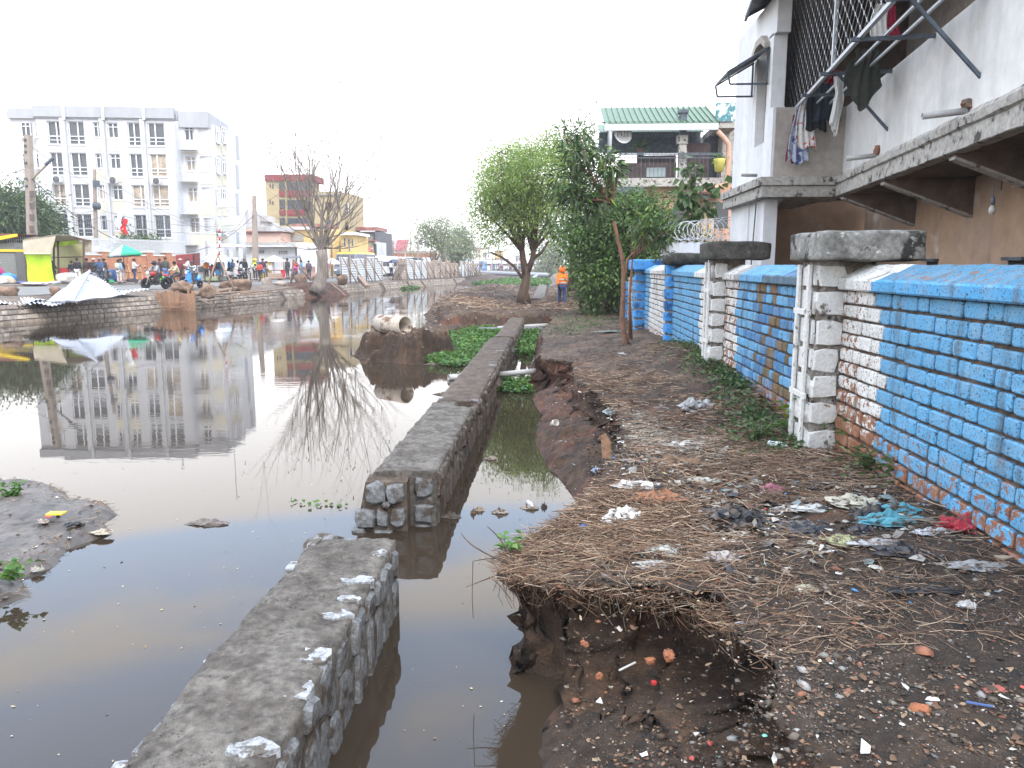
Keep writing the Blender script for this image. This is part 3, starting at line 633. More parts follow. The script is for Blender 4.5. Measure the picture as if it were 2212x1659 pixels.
def bay(label,y0,y1,paint,seed,coping,rows=None,ztop=ZT):
 """paint(y, z, rnd) -> (colour, wear)"""
 rn = random.Random(seed); t = thing('brick_wall',label,'wall',(XW,y0,ZB),'bays of the painted brick wall')
 MB().box((XW + .155,(y0 + y1) / 2,(ZB + ztop) / 2),(.29,y1 - y0,ztop - ZB)).build('mortar_core',M_JOINT,t)
 vs,fs,cols = [],[],[]; far = y0 > 11
 nrow = int((ztop - ZB) / CH) + 1
 for r in range(nrow):
  z = ztop - (r + .5) * CH; y = y0 - rn.uniform(0,.3); hd = (r % 2 == 0)
  while y < y1:
   L_ = rn.uniform(.225,.265) if not hd else rn.uniform(.115,.14); a,c_ = max(y,y0 + .003),min(y + L_,y1 - .003); y += L_ + rn.uniform(.008,.016); hd = not hd
   if c_ - a < .04: continue
   hz = CH - rn.uniform(.014,.024); cy = (a + c_) / 2; wy = c_ - a; zz = z + rn.uniform(-.004,.004)
   col,wear = paint(cy,zz,rn); q = rn.uniform(.90,1.08)
   rr = rn.uniform(.012,.026); pr = rn.uniform(.010,.022)
   A = ring(cy,zz,wy,hz,rr); B_ = ring(cy + rn.uniform(-.003,.003),zz,wy * .99,hz * .98,rr); D_ = ring(cy,zz,wy - .018,hz - .018,rr * .7)
   b0 = len(vs); n = 12
   vs += [(XW + .012,p,s_) for p,s_ in A] + [(XW - pr * .55 + rn.uniform(-.001,.001),p,s_) for p,s_ in B_] + [(XW - pr + rn.uniform(-.0015,.0015),p,s_) for p,s_ in D_] + [(XW - pr - rn.uniform(0,.003),cy,zz)]
   f = [(b0 + i,b0 + n + i,b0 + n + (i + 1) % n,b0 + (i + 1) % n) for i in range(n)] + [(b0 + n + i,b0 + 2 * n + i,b0 + 2 * n + (i + 1) % n,b0 + n + (i + 1) % n) for i in range(n)] + [(b0 + 2 * n + i,b0 + 3 * n,b0 + 2 * n + (i + 1) % n) for i in range(n)]
   fs += f; cols += [(col[0] * q,col[1] * q,col[2] * q,wear)] * len(f)
 colmesh('brick_face',vs,fs,cols,M_BRICK,t)
 if coping:
  vs,fs,cols = [],[],[]; n = max(2,int((y1 - y0) / .05)); pr = [(2.345,ztop + .0),(2.335,ztop + .012),(2.335,ztop + .078),(2.345,ztop + .092),(2.45,ztop + .145),(2.55,ztop + .195),(2.585,ztop + .2),(2.81,ztop + .09),(2.81,ztop)]
  for i in range(n + 1):
   y = y0 + (y1 - y0) * i / n
   for j,(x,z) in enumerate(pr):
    d = mn.noise(V3((x * 9,y * 6,z * 9 + seed))) * .006 + mn.noise(V3((j * 3.1,y * 25,1))) * .004; vs.append((x + (d if j < 3 else 0),y,z + (d if j > 2 else 0)))
  k = len(pr)
  for i in range(n):
   y = y0 + (y1 - y0) * (i + .5) / n
   for j in range(k - 1):
    c,we = coping(y + .04 * (j - 2) + .03 * mn.noise(V3((0,j,seed))),j); fs.append((i * k + j,i * k + j + 1,(i + 1) * k + j + 1,(i + 1) * k + j)); cols.append((*c,we))
   fs.append((i * k + k - 1,i * k,(i + 1) * k,(i + 1) * k + k - 1)); cols.append((.1,.08,.06,.5))
  fs += [tuple(range(k - 1,-1,-1)),tuple(range(n * k,n * k + k))]; cols += [(.3,.3,.3,.2)] * 2
  colmesh('coping',vs,fs,cols,M_COPE,t)
 return t
def low(z,a,b_): return min(1,max(0,(b_ - z) / (b_ - a)))
def p1(y,z,rn):
 wr = .02 + .80 * low(z,.70,1.30) + rn.uniform(-.06,.10)
 if y < 5.58 + rn.uniform(-.06,.06): return BLUE,wr
 return WHITE,wr + .28 * (y - 5.3) + .06 + .12 * low(z,.7,1.8)
def p2(y,z,rn):
 s_ = 1 - min(1,abs((y - 8.4) / 1.0)); q = rn.random()
 if 7.15 < y < 9.9 + rn.uniform(-.05,.05):
  c = BLUE if (q > .35 + .5 * s_) else DULLBLUE
  if s_ > .15 and q < .34 * s_ + .08: c = RUST
  if y < 7.6: c = DULLBLUE if q < .5 else BLUE
  return c,.10 + .60 * low(z,.72,1.1) + .16 * s_ + rn.uniform(-.1,.1)
 return WHITE,.38 + .35 * low(z,.7,1.3) + rn.uniform(-.1,.15)
def p3(y,z,rn):
 wr = .02 + .6 * low(z,.6,.95) + rn.uniform(-.05,.12)
 if y > 12.35: return BLUE,wr + .1
 return WHITE,wr + .2 * low(z,.7,1.6) + .1
def p4(y,z,rn):
 wr = .15 + .5 * low(z,.6,1.0) + rn.uniform(-.05,.15)
 return (BLUE if y > 18.6 or y < 15.45 else WHITE),wr
def p5(y,z,rn): return (BLUE if (int(y * 1.1) % 3 == 0) else WHITE),.35 + rn.uniform(-.1,.3)
def c1(y,j):
 if y < 5.66: return ((.075,.30,.54) if j < 3 else (.065,.20,.32)),.05 if j < 3 else .3
 return WHITE,.1 + (.1 if j > 3 else 0)
def c2(y,j):
 if 7.25 < y < 9.6: return ((.06,.12,.17) if y < 8.6 and j < 3 else BLUE if y > 7.9 else (.05,.17,.33)),.12
 if y > 9.9: return (WHITE,.3)
 return ((.30,.30,.29),.25)
def c3(y,j): return ((BLUE if y > 12.6 else WHITE),.12 + .1 * (j > 3))
def c4(y,j): return ((BLUE if y > 18.2 else WHITE),.15)
bay('nearest bay of the painted wall, bright blue bricks with a white strip beside the pillar',2.2,6.36,p1,1,c1)
bay('second bay of the painted wall, dull blue bricks stained brown and ochre',6.80,10.60,p2,2,c2)
bay('third bay of the painted wall, white bricks near the pillar then blue',11.0,15.05,p3,3,c3)
bay('fourth bay of the painted wall, mostly white bricks between the two blue pillars',15.35,19.5,p4,4,c4)
bay('worn white bay of the wall just behind the thin tree trunk',19.9,23.8,p5,5,None,ztop=1.95)
bay('crumbling low bay of the wall half hidden by the big bush',24.2,28.4,p5,6,None,ztop=1.55)
M_SLAB = mat('lichened_concrete',(.26,.255,.235),.9,var=.35,scale=7,bump=.7,bscale=40,col2=(.15,.145,.13),spots=[((.035,.034,.030),5,.54,.62),((.50,.50,.47),13,.60,.70)],bdist=.012)
M_SLABD = mat('blackened_concrete',(.075,.07,.06),.9,var=.35,scale=7,bump=.7,bscale=40,col2=(.04,.038,.033),spots=((.20,.19,.17),10,.62,.72),bdist=.012)
M_PILW = mat('peeling_whitewash',(.60,.59,.56),.85,var=.15,scale=9,bump=.8,bscale=35,spots=[((.10,.08,.06),5.5,.60,.68),((.30,.14,.08),11,.66,.70),((.03,.028,.025),24,.66,.69)],bdist=.015)
M_PILB = mat('worn_blue_wash',(.07,.28,.60),.8,var=.3,scale=9,bump=.7,bscale=35,spots=[((.05,.05,.06),7,.60,.68),((.025,.09,.22),3,.5,.6)],bdist=.012)
M_PILD = mat('dark_pillar_joint',(.15,.12,.095),.95,var=.4,scale=8,bump=.6,bscale=40,col2=(.30,.28,.25),spots=((.04,.033,.028),9,.56,.64))
def pillar(label,y0,y1,x0,m,mcap,captype,seed,ztop=2.33,cap=None,strips=True,zb=.45):
 rn = random.Random(seed); t = thing('wall_pillar',label,'pillar',((x0 + XW) / 2,y0,zb),'pillars of the painted brick wall')
 MB().box(((x0 + 2.65) / 2 + .02,(y0 + y1) / 2,(zb + ztop) / 2),(2.65 - x0 - .04,y1 - y0 - .03,ztop - zb)).build('shaft_core',M_PILD,t)
 b = MB(); z = ztop - .02; i = 0
 while z > zb:
  hh = rn.uniform(.19,.24); zc = z - hh / 2
  for (o,ux,nr,wd) in ((V3((0,y0 + .006,0)),V3((1,0,0)),V3((0,-1,0)),(x0 + .012,XW + .02)),(V3((x0 + .026,0,0)),V3((0,1,0)),V3((-1,0,0)),(y0 + .01,y1 - .01))):
   cx = (wd[0] + wd[1]) / 2; ww = wd[1] - wd[0]
   if nr.y: stone_poly(b,rn,o,ux,V3((0,0,1)),nr,cx + rn.uniform(-.01,.01),zc,ww * rn.uniform(.80,.99),hh * rn.uniform(.86,.98),rn.uniform(.014,.036),k=8,sq=.93,ins=.90,flat=1)
   else:
    stone_poly(b,rn,o,ux,V3((0,0,1)),nr,cx,zc,ww * rn.uniform(.85,.99),hh * rn.uniform(.86,.98),rn.uniform(.01,.03),k=8,sq=.93,ins=.90,flat=1)
  z -= hh + rn.uniform(.008,.02)
 b.build('block_face',m,t)
 if strips:
  b = MB();
  for yy_ in (y0 + .08,y1 - .10):
   b.box((x0 - .012,yy_,(zb + ztop) / 2 + .1),(.028,.055,ztop - zb - .25))
  for zz in (ztop - .42,ztop - 1.12): b.box((x0 - .010,(y0 + y1) / 2,zz),(.024,y1 - y0 - .04,.05))
  b.build('raised_band',m,t,bevel=.006)
 if cap:
  cx0,cx1,cy0,cy1,cz0,cz1 = cap; vs = []
  c = MB(); v,f = ICO[3]; ctr = V3(((cx0 + cx1) / 2,(cy0 + cy1) / 2,(cz0 + cz1) / 2)); hd = V3(((cx1 - cx0) / 2,(cy1 - cy0) / 2,(cz1 - cz0) / 2))
  lim = .22 if captype == 'slab' else .6
  bmq = bmesh.new(); bmesh.ops.create_cube(bmq,size=2); bmesh.ops.subdivide_edges(bmq,edges=bmq.edges,cuts=9,use_grid_fill=True)
  for q in bmq.verts:
   p = q.co.copy(); r = .035 if captype == 'slab' else .12
   P = V3((p.x * hd.x,p.y * hd.y,p.z * hd.z)); inn = V3((max(-hd.x + r,min(hd.x - r,P.x)),max(-hd.y + r,min(hd.y - r,P.y)),max(-hd.z + r,min(hd.z - r,P.z))))
   d = P - inn
   if d.length > 1e-6: P = inn + d.normalized() * r
   P += V3((mn.noise(P * 5 + V3((seed,0,0))),mn.noise(P * 5 + V3((0,seed,0))),mn.noise(P * 5 + V3((0,0,seed))))) * (.014 if captype == 'slab' else .03)
   vs.append(ctr + P)
  c.smooth = True; c.add(vs,[tuple(x.index for x in ff.verts) for ff in bmq.faces]); bmq.free()
  c.build('cap_slab',mcap,t)
 return t
pillar('big whitewashed pillar nearest the camera under a pale lichened cap slab',6.38,6.82,2.15,M_PILW,M_SLAB,'slab',1,cap=(2.09,2.90,6.10,6.90,2.335,2.57))
pillar('second whitewashed pillar, its cap slab darker and smaller',10.62,11.02,2.19,M_PILW,M_SLABD,'slab',2,ztop=2.37,cap=(2.10,2.92,10.35,11.1,2.37,2.61))
pillar('blue painted pillar below a rounded black boulder of a cap',15.06,15.34,2.24,M_PILB,M_SLABD,'rock',3,cap=(2.2,3.0,14.75,15.5,2.29,2.52),strips=False)
pillar('thick blue pillar with a broad blue cap beside the thin tree trunk',19.5,19.9,2.12,M_PILB,M_PILB,'slab',4,cap=(2.0,3.1,19.2,20.0,2.18,2.44),strips=False)
pillar('worn blue and white pillar partly behind the thin tree trunk',23.8,24.2,2.2,M_PILB,M_SLAB,'slab',5,ztop=1.8,strips=False)
pillar('broken white pillar stub at the foot of the big bush',28.4,28.8,2.1,M_PILW,M_SLAB,'slab',6,ztop=1.35,strips=False)
# =============== BUILDING WITH THE CAGED BALCONY (right) ===============
M_PLAS = mat('stained_white_plaster',(.60,.59,.57),.9,var=.10,scale=1.2,bump=.15,bscale=12,col2=(.50,.49,.47),streak=True,spots=[((.33,.32,.31),-1.7,.58,.85),((.20,.19,.18),1.1,.70,.85)])
M_PLAS2 = mat('bright_white_plaster',(.66,.66,.66),.9,var=.08,scale=1.2,bump=.1,bscale=12,col2=(.58,.58,.59),streak=True)
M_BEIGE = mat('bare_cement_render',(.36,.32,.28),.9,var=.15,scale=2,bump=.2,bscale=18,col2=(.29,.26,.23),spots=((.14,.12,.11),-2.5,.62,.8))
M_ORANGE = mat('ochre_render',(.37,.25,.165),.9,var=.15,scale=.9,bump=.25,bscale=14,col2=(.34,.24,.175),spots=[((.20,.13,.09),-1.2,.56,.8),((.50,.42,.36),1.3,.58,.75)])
M_EDGE = mat('mouldy_concrete_edge',(.34,.32,.29),.95,var=.3,scale=3,bump=.5,bscale=30,spots=[((.07,.062,.052),6,.53,.64),((.05,.045,.04),1.4,.58,.75)])
M_SOFF = mat('soffit_concrete',(.12,.085,.065),.95,var=.3,scale=1.5,bump=.3,bscale=16,col2=(.07,.055,.045))  # base colour darkened to stand in for the shade under the balcony
M_STEEL = mat('blue_grey_steel',(.085,.105,.13),.55,var=.2,scale=6,metal=.2,col2=(.06,.07,.085))
M_STEELL = mat('pale_steel_rail',(.42,.44,.46),.5,var=.2,scale=6,metal=.3)
M_PVC = mat('grey_pvc',(.36,.35,.34),.5,var=.15,scale=4,spots=((.15,.10,.07),6,.6,.75))
M_TIN = mat('dull_corrugated_tin',(.20,.205,.215),.5,var=.25,scale=3,metal=.35,col2=(.13,.125,.125))
A0 = V3((4.0,6.4,0)); ED = V3((1.24,9.3,0)).normalized(); EO = V3((-ED.y,ED.x,0))
def AB(y,off=0.0,z=0.0):
 t = (y - A0.y) / ED.y; p = A0 + ED * t + EO * off; p.z = z; return p
def seg(b,y0,y1,o0,o1,z0,z1):   # block following the balcony line between two offsets
 v = [AB(y0,o0),AB(y1,o0),AB(y1,o1),AB(y0,o1)]
 b.hexa([V3((p.x,p.y,z0)) for p in (v[3],v[2],v[1],v[0])] + [V3((p.x,p.y,z1)) for p in (v[3],v[2],v[1],v[0])])
bl = thing('balcony_building','large pale building at the right with a caged balcony over the painted wall','building',(5.5,8,.8))
b = MB(); seg(b,.5,15.2,-.12,-.30,3.84,5.05); b.build('balcony_parapet',M_PLAS,bl)
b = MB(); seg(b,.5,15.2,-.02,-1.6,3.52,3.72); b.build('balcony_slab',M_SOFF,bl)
# moulded slab edge with small breaks
b = MB(); n = 150; prof = [(-.02,3.50),(.0,3.51),(.0,3.70),(.035,3.72),(.045,3.80),(.02,3.845),(-.14,3.86),(-.16,3.5)]
for i in range(n + 1):
 y = .5 + (15.3 - .5) * i / n
 for j,(o_,z) in enumerate(prof):
  d = mn.noise(V3((j * 2,y * 2.2,3))) * .012 + mn.noise(V3((j * 2,y * 11,8))) * .007; p = AB(y,o_ + d,z + d * .8); b.v.append(tuple(p))
k = len(prof)
for i in range(n):
 for j in range(k): b.f.append([i * k + j,(i + 1) * k + j,(i + 1) * k + (j + 1) % k,i * k + (j + 1) % k]); b.c.append((1,1,1)); b.mi.append(0); b.sm.append(False)
b.build('slab_edge',M_EDGE,bl)
# projecting end bay with its own slab edge
b = MB(); ya = 14.2
b.prism([(3.74,ya - .1),(AB(ya - .1).x + .1,ya - .1),(AB(15.4).x,17.2),(3.74,17.2)],3.5,3.70); b.prism([(3.69,ya - .15),(AB(ya - .1).x + .1,ya - .15),(AB(15.4).x,17.25),(3.69,17.25)],3.70,3.85); b.build('bay_slab',M_EDGE,bl,bevel=.01)
b = MB(); b.box((4.56,ya + .07,4.45),(1.22,.16,1.2)); b.build('bay_parapet',M_BEIGE,bl)
b = MB(); b.box((4.005,ya + .28,4.46),(.2,.52,1.22)); b.build('bay_side_parapet',M_PLAS2,bl)
# tall white wall with the hooded slot window
b = MB(); xw = 3.92
b.box((xw + .12,15.0,2.15),(.24,.9,2.7)); b.box((xw + .12,16.45,3.9),(.24,1.5,6.2)); b.box((xw + .12,15.0,6.67),(.24,1.4,.66)); b.box((xw + .12,15.0,4.2),(.24,1.4,0.7)); b.box((xw + .12,14.62,5.45),(.24,.3,1.85)); b.box((xw + .122,15.6,5.45),(.236,.2,1.85))
b.build('end_wall',M_PLAS2,bl)
b = MB(); b.box((xw + .2,15.13,5.45),(.05,.75,1.8)); b.build('slot_window',M_BEIGE,bl)
b = MB(); b.extr([(xw - .1,14.7,6.28),(xw - .1,14.95,6.46),(xw - .1,15.35,6.46),(xw - .1,15.6,6.3),(xw - .1,15.6,6.2),(xw - .1,15.3,6.34),(xw - .1,15.0,6.34),(xw - .1,14.7,6.18)],(.12,0,0)); b.build('window_hood',M_BEIGE,bl)
# recessed ground floor
b = MB(); seg(b,.5,17.0,-1.25,-1.45,.7,3.52); b.build('ground_floor_wall',M_ORANGE,bl)
b = MB(); b.box((6.1,17.1,2.25),(4.1,.2,3.1)); b.build('end_panel',M_ORANGE,bl)
b = MB(); b.extr([(3.95,14.5,3.5),(3.95,16.9,3.5),(3.95,16.9,.7),(3.95,15.5,.7),(3.95,15.4,3.0),(3.95,14.9,3.4)],(.3,0,0)); b.build('bay_support',M_PLAS2,bl)
for yb in (3.0,5.8,8.85,11.45,13.85):
 o,i_ = AB(yb,-.06),AB(yb,-1.28); w2 = ED * .09
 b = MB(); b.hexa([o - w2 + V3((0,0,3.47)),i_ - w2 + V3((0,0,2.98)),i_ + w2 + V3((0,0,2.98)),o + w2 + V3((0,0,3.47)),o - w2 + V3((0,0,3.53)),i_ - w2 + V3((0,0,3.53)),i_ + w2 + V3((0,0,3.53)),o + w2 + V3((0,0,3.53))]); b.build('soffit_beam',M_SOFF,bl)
 b = MB(); b.hexa([o - w2 + V3((0,0,3.44)),i_ - w2 + V3((0,0,2.95)),i_ + w2 + V3((0,0,2.95)),o + w2 + V3((0,0,3.44)),o - w2 + V3((0,0,3.472)),i_ - w2 + V3((0,0,2.982)),i_ + w2 + V3((0,0,2.982)),o + w2 + V3((0,0,3.472))]); b.build('beam_edge',M_EDGE,bl)  # paler strip for the lower face; the beam sides carry painted shade
# upper rear wall, ceiling
b = MB(); seg(b,.5,17,-1.5,-1.7,3.7,8.4); b.build('rear_wall',M_BEIGE,bl)
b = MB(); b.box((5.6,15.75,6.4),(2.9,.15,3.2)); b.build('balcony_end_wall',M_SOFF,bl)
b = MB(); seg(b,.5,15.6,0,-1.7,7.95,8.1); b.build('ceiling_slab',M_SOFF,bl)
# bulb and wire
pb = W(2146,425,8.75)
q = MB(); q.tube([pb + V3((0,0,.16)),pb + V3((.0,0,0))],.006,5); q.lathe([(.018,0),(.022,-.05),(.02,-.09)],pb,10); o_ = q.build('lamp_socket',M_STEEL,bl)
q = MB(); q.lathe([(.018,-.09),(.032,-.12),(.038,-.15),(.028,-.185),(.0,-.2)],pb,12); q.build('light_bulb',plain((.45,.42,.38),.3),o_)
q = MB(); q.tube([AB(8.3,-1.2,3.1),AB(8.32,-1.21,2.2),AB(8.4,-1.22,1.5)],.008,5); q.tube([AB(9.9,-1.0,3.5),AB(9.9,-1.0,3.2)],.006,5); q.build('loose_cable',plain((.02,.02,.02),.6),bl)
q = MB(); q.tube([V3((3.86,14.9,3.45)),V3((3.85,15.0,2.4)),V3((3.85,15.25,.9))],.012,5); q.build('drain_cable',plain((.05,.05,.05),.6),bl)
for yv in (7.2,9.6,12.5):
 q = MB(); seg(q,yv,yv + .55,-1.17,-1.26,2.36,2.40); q.build('vent_ledge',M_STEEL,bl)
 q = MB(); seg(q,yv + .05,yv + .5,-1.24,-1.26,2.2,2.355); q.build('wall_vent',plain((.02,.02,.02),.9),bl)
# scupper pipes poking out of the slab edge with their broken collars
for (u,v,yp) in ((2065,263,0),(1879,338,0),(1762,385,0),(1700,407,0)):
 best = min((abs(W(u,v,yy_).x - AB(yy_,.0).x),yy_) for yy_ in np.arange(6,15.3,.02)); yy_ = best[1]
 p0 = AB(yy_,-.10,3.92); p1_ = AB(yy_,.34,3.88)
 q = MB(); q.lathe([(.036,0),(.036,.44),(.030,.44),(.030,.05)],p0,12,(p1_ - p0).to_track_quat('Z','Y').to_matrix()); o_ = q.build('drain_spout',M_PVC,bl)
 q = MB(); q.rock(AB(yy_,-.1,3.99),(.13,.12,.13),int(u),2,.3); q.build('broken_collar',mat('terracotta_chip',(.22,.09,.05),.9,var=.3,scale=9,col2=(.12,.09,.07)),o_)
p = V3((3.69,14.3,3.9)); q = MB(); q.lathe([(.03,0),(.03,.3)],p,10,V3((-1,-.3,0)).to_track_quat('Z','Y').to_matrix()); q.build('drain_spout',M_PVC,bl)
# balcony cage
cg = thing('balcony_cage','dark steel lattice cage bolted outside the balcony parapet','window grille',(4,10,5.05))
ZC = 5.06; CO = .72; Y0c,Y1c = 8.35,15.1
q = MB(); q.bar(AB(Y0c,CO,ZC),AB(Y1c,CO,ZC),.05,.05); q.bar(AB(Y0c,CO,ZC + 2.2),AB(Y1c,CO,ZC + 2.2),.04); q.build('outer_rail',M_STEELL,cg)
q = MB(); q.bar(AB(Y0c,CO - .28,ZC),AB(Y1c,CO - .28,ZC),.03); q.bar(AB(Y0c,CO - .5,ZC),AB(Y1c,CO - .5,ZC),.03); q.build('inner_rail',M_STEELL,cg)
for yp in (Y0c,11.4,Y1c):
 q = MB(); q.bar(AB(yp,CO,ZC),AB(yp,CO,ZC + 2.25),.045); q.build('cage_post',M_STEEL if yp != 11.4 else M_STEELL,cg)
for yp in (Y0c + .1,9.9,11.6,13.0,14.3):
 q = MB(); q.bar(AB(yp,CO + .12,ZC - .04),AB(yp,-.12,ZC - .04),.045); q.build('cross_arm',M_STEEL,cg)
for yp in (Y0c + .1,11.6):
 q = MB(); q.bar(AB(yp,CO - .12,ZC - .05),AB(yp,-.13,ZC - .85),.036); q.build('diagonal_strut',M_STEEL,cg)
q = MB(); qn = MB(); nc = 46; dy = (Y1c - Y0c) / nc; hz = .24
def zig(qq,P0,P1,cols,z0,z1,ph=0):
 d = (P1 - P0) / cols; nrm = V3((-d.y,d.x,0)).normalized()
 for c in range(cols):
  base = P0 + d * (c + .5); sg = 1; z = z0; pa = None; i = 0
  while z <= z1:
   k_ = (i + c) % 2; x = base + d * (.46 if k_ else -.46); pt = V3((x.x,x.y,z))
   if pa is not None: qq.bar(pa,pt,.007,.010)
   if k_ and i: qn.box(x + d * .04 + V3((0,0,z)) - V3((0,0,x.z)),(.010,.022,.045))
   pa = pt; z += hz / 2; i += 1
zig(q,AB(Y0c,CO),AB(Y1c,CO),nc,ZC,ZC + 2.2)
q.build('lattice',mat('lattice_steel',(.14,.145,.15),.5,var=.2,scale=6,metal=.2),cg); qn.build('lattice_pin',M_STEELL,cg)['kind'] = 'stuff'
q = MB()
for i in range(6):   # crossed bars of the near end
 a = AB(Y0c,CO - i * .14,ZC);
 q.bar(a,a + V3((0,0,2.2)),.012)
q.bar(AB(Y0c,CO,ZC),AB(Y0c,-.1,ZC),.05); q.bar(AB(Y0c,CO,ZC + .35),AB(Y0c,-.1,ZC + .35),.04); q.bar(AB(Y0c,CO,ZC + .35),AB(Y0c,-.1,ZC + 1.4),.02); q.bar(AB(Y0c,-.1,ZC + .35),AB(Y0c,CO,ZC + 1.4),.02)
q.build('end_lattice',M_STEEL,cg)
def corr(b,P0,P1,dirv,n,amp=.018,along=True,seg_=1):
 """corrugated sheet from edge P0-P1 extruded by dirv; ribs run along dirv"""
 P0,P1,dirv = V3(P0),V3(P1),V3(dirv); nr = (P1 - P0).cross(dirv).normalized(); vs = []
 for i in range(n * 4 + 1):
  t = i / (n * 4); p = P0.lerp(P1,t) + nr * amp * math.sin(i * math.pi / 2)
  for j in range(seg_ + 1): vs.append(p + dirv * j / seg_)
 k = seg_ + 1; b.add(vs,[(i * k + j,(i + 1) * k + j,(i + 1) * k + j + 1,i * k + j + 1) for i in range(n * 4) for j in range(seg_)])
q = MB(); corr(q,AB(8.0,1.55,7.0),AB(15.5,1.55,7.0),AB(8,-.3,7.9) - AB(8,1.55,7.0),70,.02); q.build('tin_roof',M_TIN,cg)
q = MB()
for yp in (8.1,11.6,15.3): q.bar(AB(yp,1.55,6.95),AB(yp,-.3,7.85),.05)
q.bar(AB(8.0,1.53,6.95),AB(15.5,1.53,6.95),.05); q.build('roof_rafter',M_STEEL,cg)
# small window awning on the white end wall
aw = thing('window_awning','small sloping tin awning on a steel frame over the slot window','awning',(3.9,15.1,5.9))
q = MB(); corr(q,(3.18,14.65,5.78),(3.18,15.7,5.78),(.72,0,.42),14,.012); q.build('awning_sheet',M_TIN,aw)
q = MB()
for yp in (14.65,15.7):
 q.bar((3.18,yp,5.75),(3.9,yp,6.17),.03); q.bar((3.18,yp,5.75),(3.22,yp,5.55),.03); q.bar((3.22,yp,5.55),(3.9,yp,5.55),.03); q.bar((3.88,yp,5.55),(3.88,yp,6.17),.03)
q.bar((3.18,14.65,5.75),(3.18,15.7,5.75),.03); q.build('awning_frame',M_STEEL,aw)
# laundry
def cloth(name,label,cat,u0,v0,w_,h_,yb,m,off=.35,waist=None,seed=0,cut=0.0,parts=None,flare=1.0,group='laundry hanging under the balcony cage'):
 """hanging cloth, folds along the rail; (u0, v0) = top middle in the photo"""
 best = min((abs(W(u0,v0,y).x - AB(y,off).x),y) for y in np.arange(7.5,15.3,.02)); y = min(best[1],13.95); p = W(u0,v0,y)
 rn = random.Random(seed); nx,nz = 14,16; vs = []; cols = []
 for s_ in (0,1):
  for j in range(nz + 1):
   t = j / nz; ww = w_ * (.55 + .45 * t ** .6) * (1 + (flare - 1) * t)
   if waist: ww *= 1 - waist[1] * math.exp(-((t - waist[0]) ** 2) / .01)
   for i in range(nx + 1):
    a = i / nx - .5; f = math.sin(a * 22 + seed) * .02 + math.sin(a * 47 + t * 3 + seed) * .008
    zz = p.z - t * h_ * (1 - cut * (abs(a) * 2) ** 1.5 + .05 * math.sin(a * 9 + seed))
    q_ = V3((p.x,p.y,0)) + (ED * .4 - EO * .92) * (a * ww + .03 * math.sin(t * 4 + seed)) + (EO * .4 + ED * .92) * (f + (.014 if s_ else 0)); vs.append((q_.x,q_.y,zz))
 k = nx + 1; n1 = k * (nz + 1); fs = []
 for s_ in (0,1):
  for j in range(nz):
   for i in range(nx):
    a = s_ * n1 + j * k + i; f = (a,a + 1,a + 1 + k,a + k); fs.append(f if s_ else f[::-1])
 rim = [j * k for j in range(nz + 1)] + [nz * k + i for i in range(1,k)] + [j * k + nx for j in range(nz - 1,-1,-1)] + [i for i in range(nx - 1,0,-1)]
 fs += [(rim[i],rim[(i + 1) % len(rim)],n1 + rim[(i + 1) % len(rim)],n1 + rim[i]) for i in range(len(rim))]
 b = MB(); b.smooth = True; b.add(vs,fs); o = b.build(name,m); return tag(o,label,cat,group)
M_FLOR = mat('floral_cloth',(.72,.70,.68),.9,var=.08,scale=5,spots=[((.62,.05,.03),13,.585,.60),((.60,.28,.05),17,.63,.65)],bump=.2,bscale=20)
M_BLUEPAT = mat('blue_patterned_cloth',(.42,.47,.58),.9,var=.1,scale=6,spots=((.07,.10,.24),12,.53,.57),bump=.2,bscale=20)
M_DARKC = mat('black_cloth',(.018,.02,.026),.9,var=.3,scale=6); M_NAVY = mat('navy_cloth',(.03,.037,.055),.9,var=.3,scale=6)
M_GRN = mat('dark_green_cloth',(.040,.048,.038),.85,var=.3,scale=4,col2=(.055,.05,.045),bump=.3,bscale=14); M_REDC = mat('dark_red_cloth',(.16,.012,.02),.9,var=.3,scale=6); M_WHC = mat('white_cloth',(.70,.69,.66),.9,var=.1,scale=5)
cloth('towel','dark red towel hanging at the far end of the washing','laundry',1720,248,.25,.78,14,M_REDC,seed=1)
cloth('patterned_cloth','blue and white patterned cloth in the washing beside the floral one','laundry',1733,232,.42,.92,14,M_BLUEPAT,seed=2)
cloth('floral_cloth','white cloth with red and orange flowers hanging under the cage','laundry',1746,215,.42,.80,13,M_FLOR,seed=3,off=.45)
cloth('black_garment','black garment hanging next to the floral cloth','laundry',1765,200,.42,.62,13,M_DARKC,seed=4)
cloth('navy_garment','wide navy garment hanging behind the bracket','laundry',1788,180,.55,.62,12,M_NAVY,seed=5,off=.2)
cloth('white_stocking','long thin white stocking hanging lowest of the washing','laundry',1812,165,.16,.86,11.5,M_WHC,seed=6,cut=.3,off=.5,waist=(.35,.4))
cloth('red_cloth','small red and grey cloth clipped to the rail','laundry',1803,150,.2,.22,11.5,M_REDC,seed=7)
cloth('green_garment','large dark green garment twisted over the rail nearest the camera','laundry',1872,105,.62,.80,10,M_GRN,seed=8,off=.3,cut=.4,waist=(.25,.35))
cloth('white_shirt','white shirt inside the near end of the cage','laundry',1905,8,.3,.42,8.4,M_WHC,seed=9,off=.35)
cloth('crimson_cloth','crimson cloth inside the near end of the cage','laundry',1930,12,.25,.38,8.4,mat('crimson_cloth',(.30,.02,.05),.9),seed=10,off=.1)
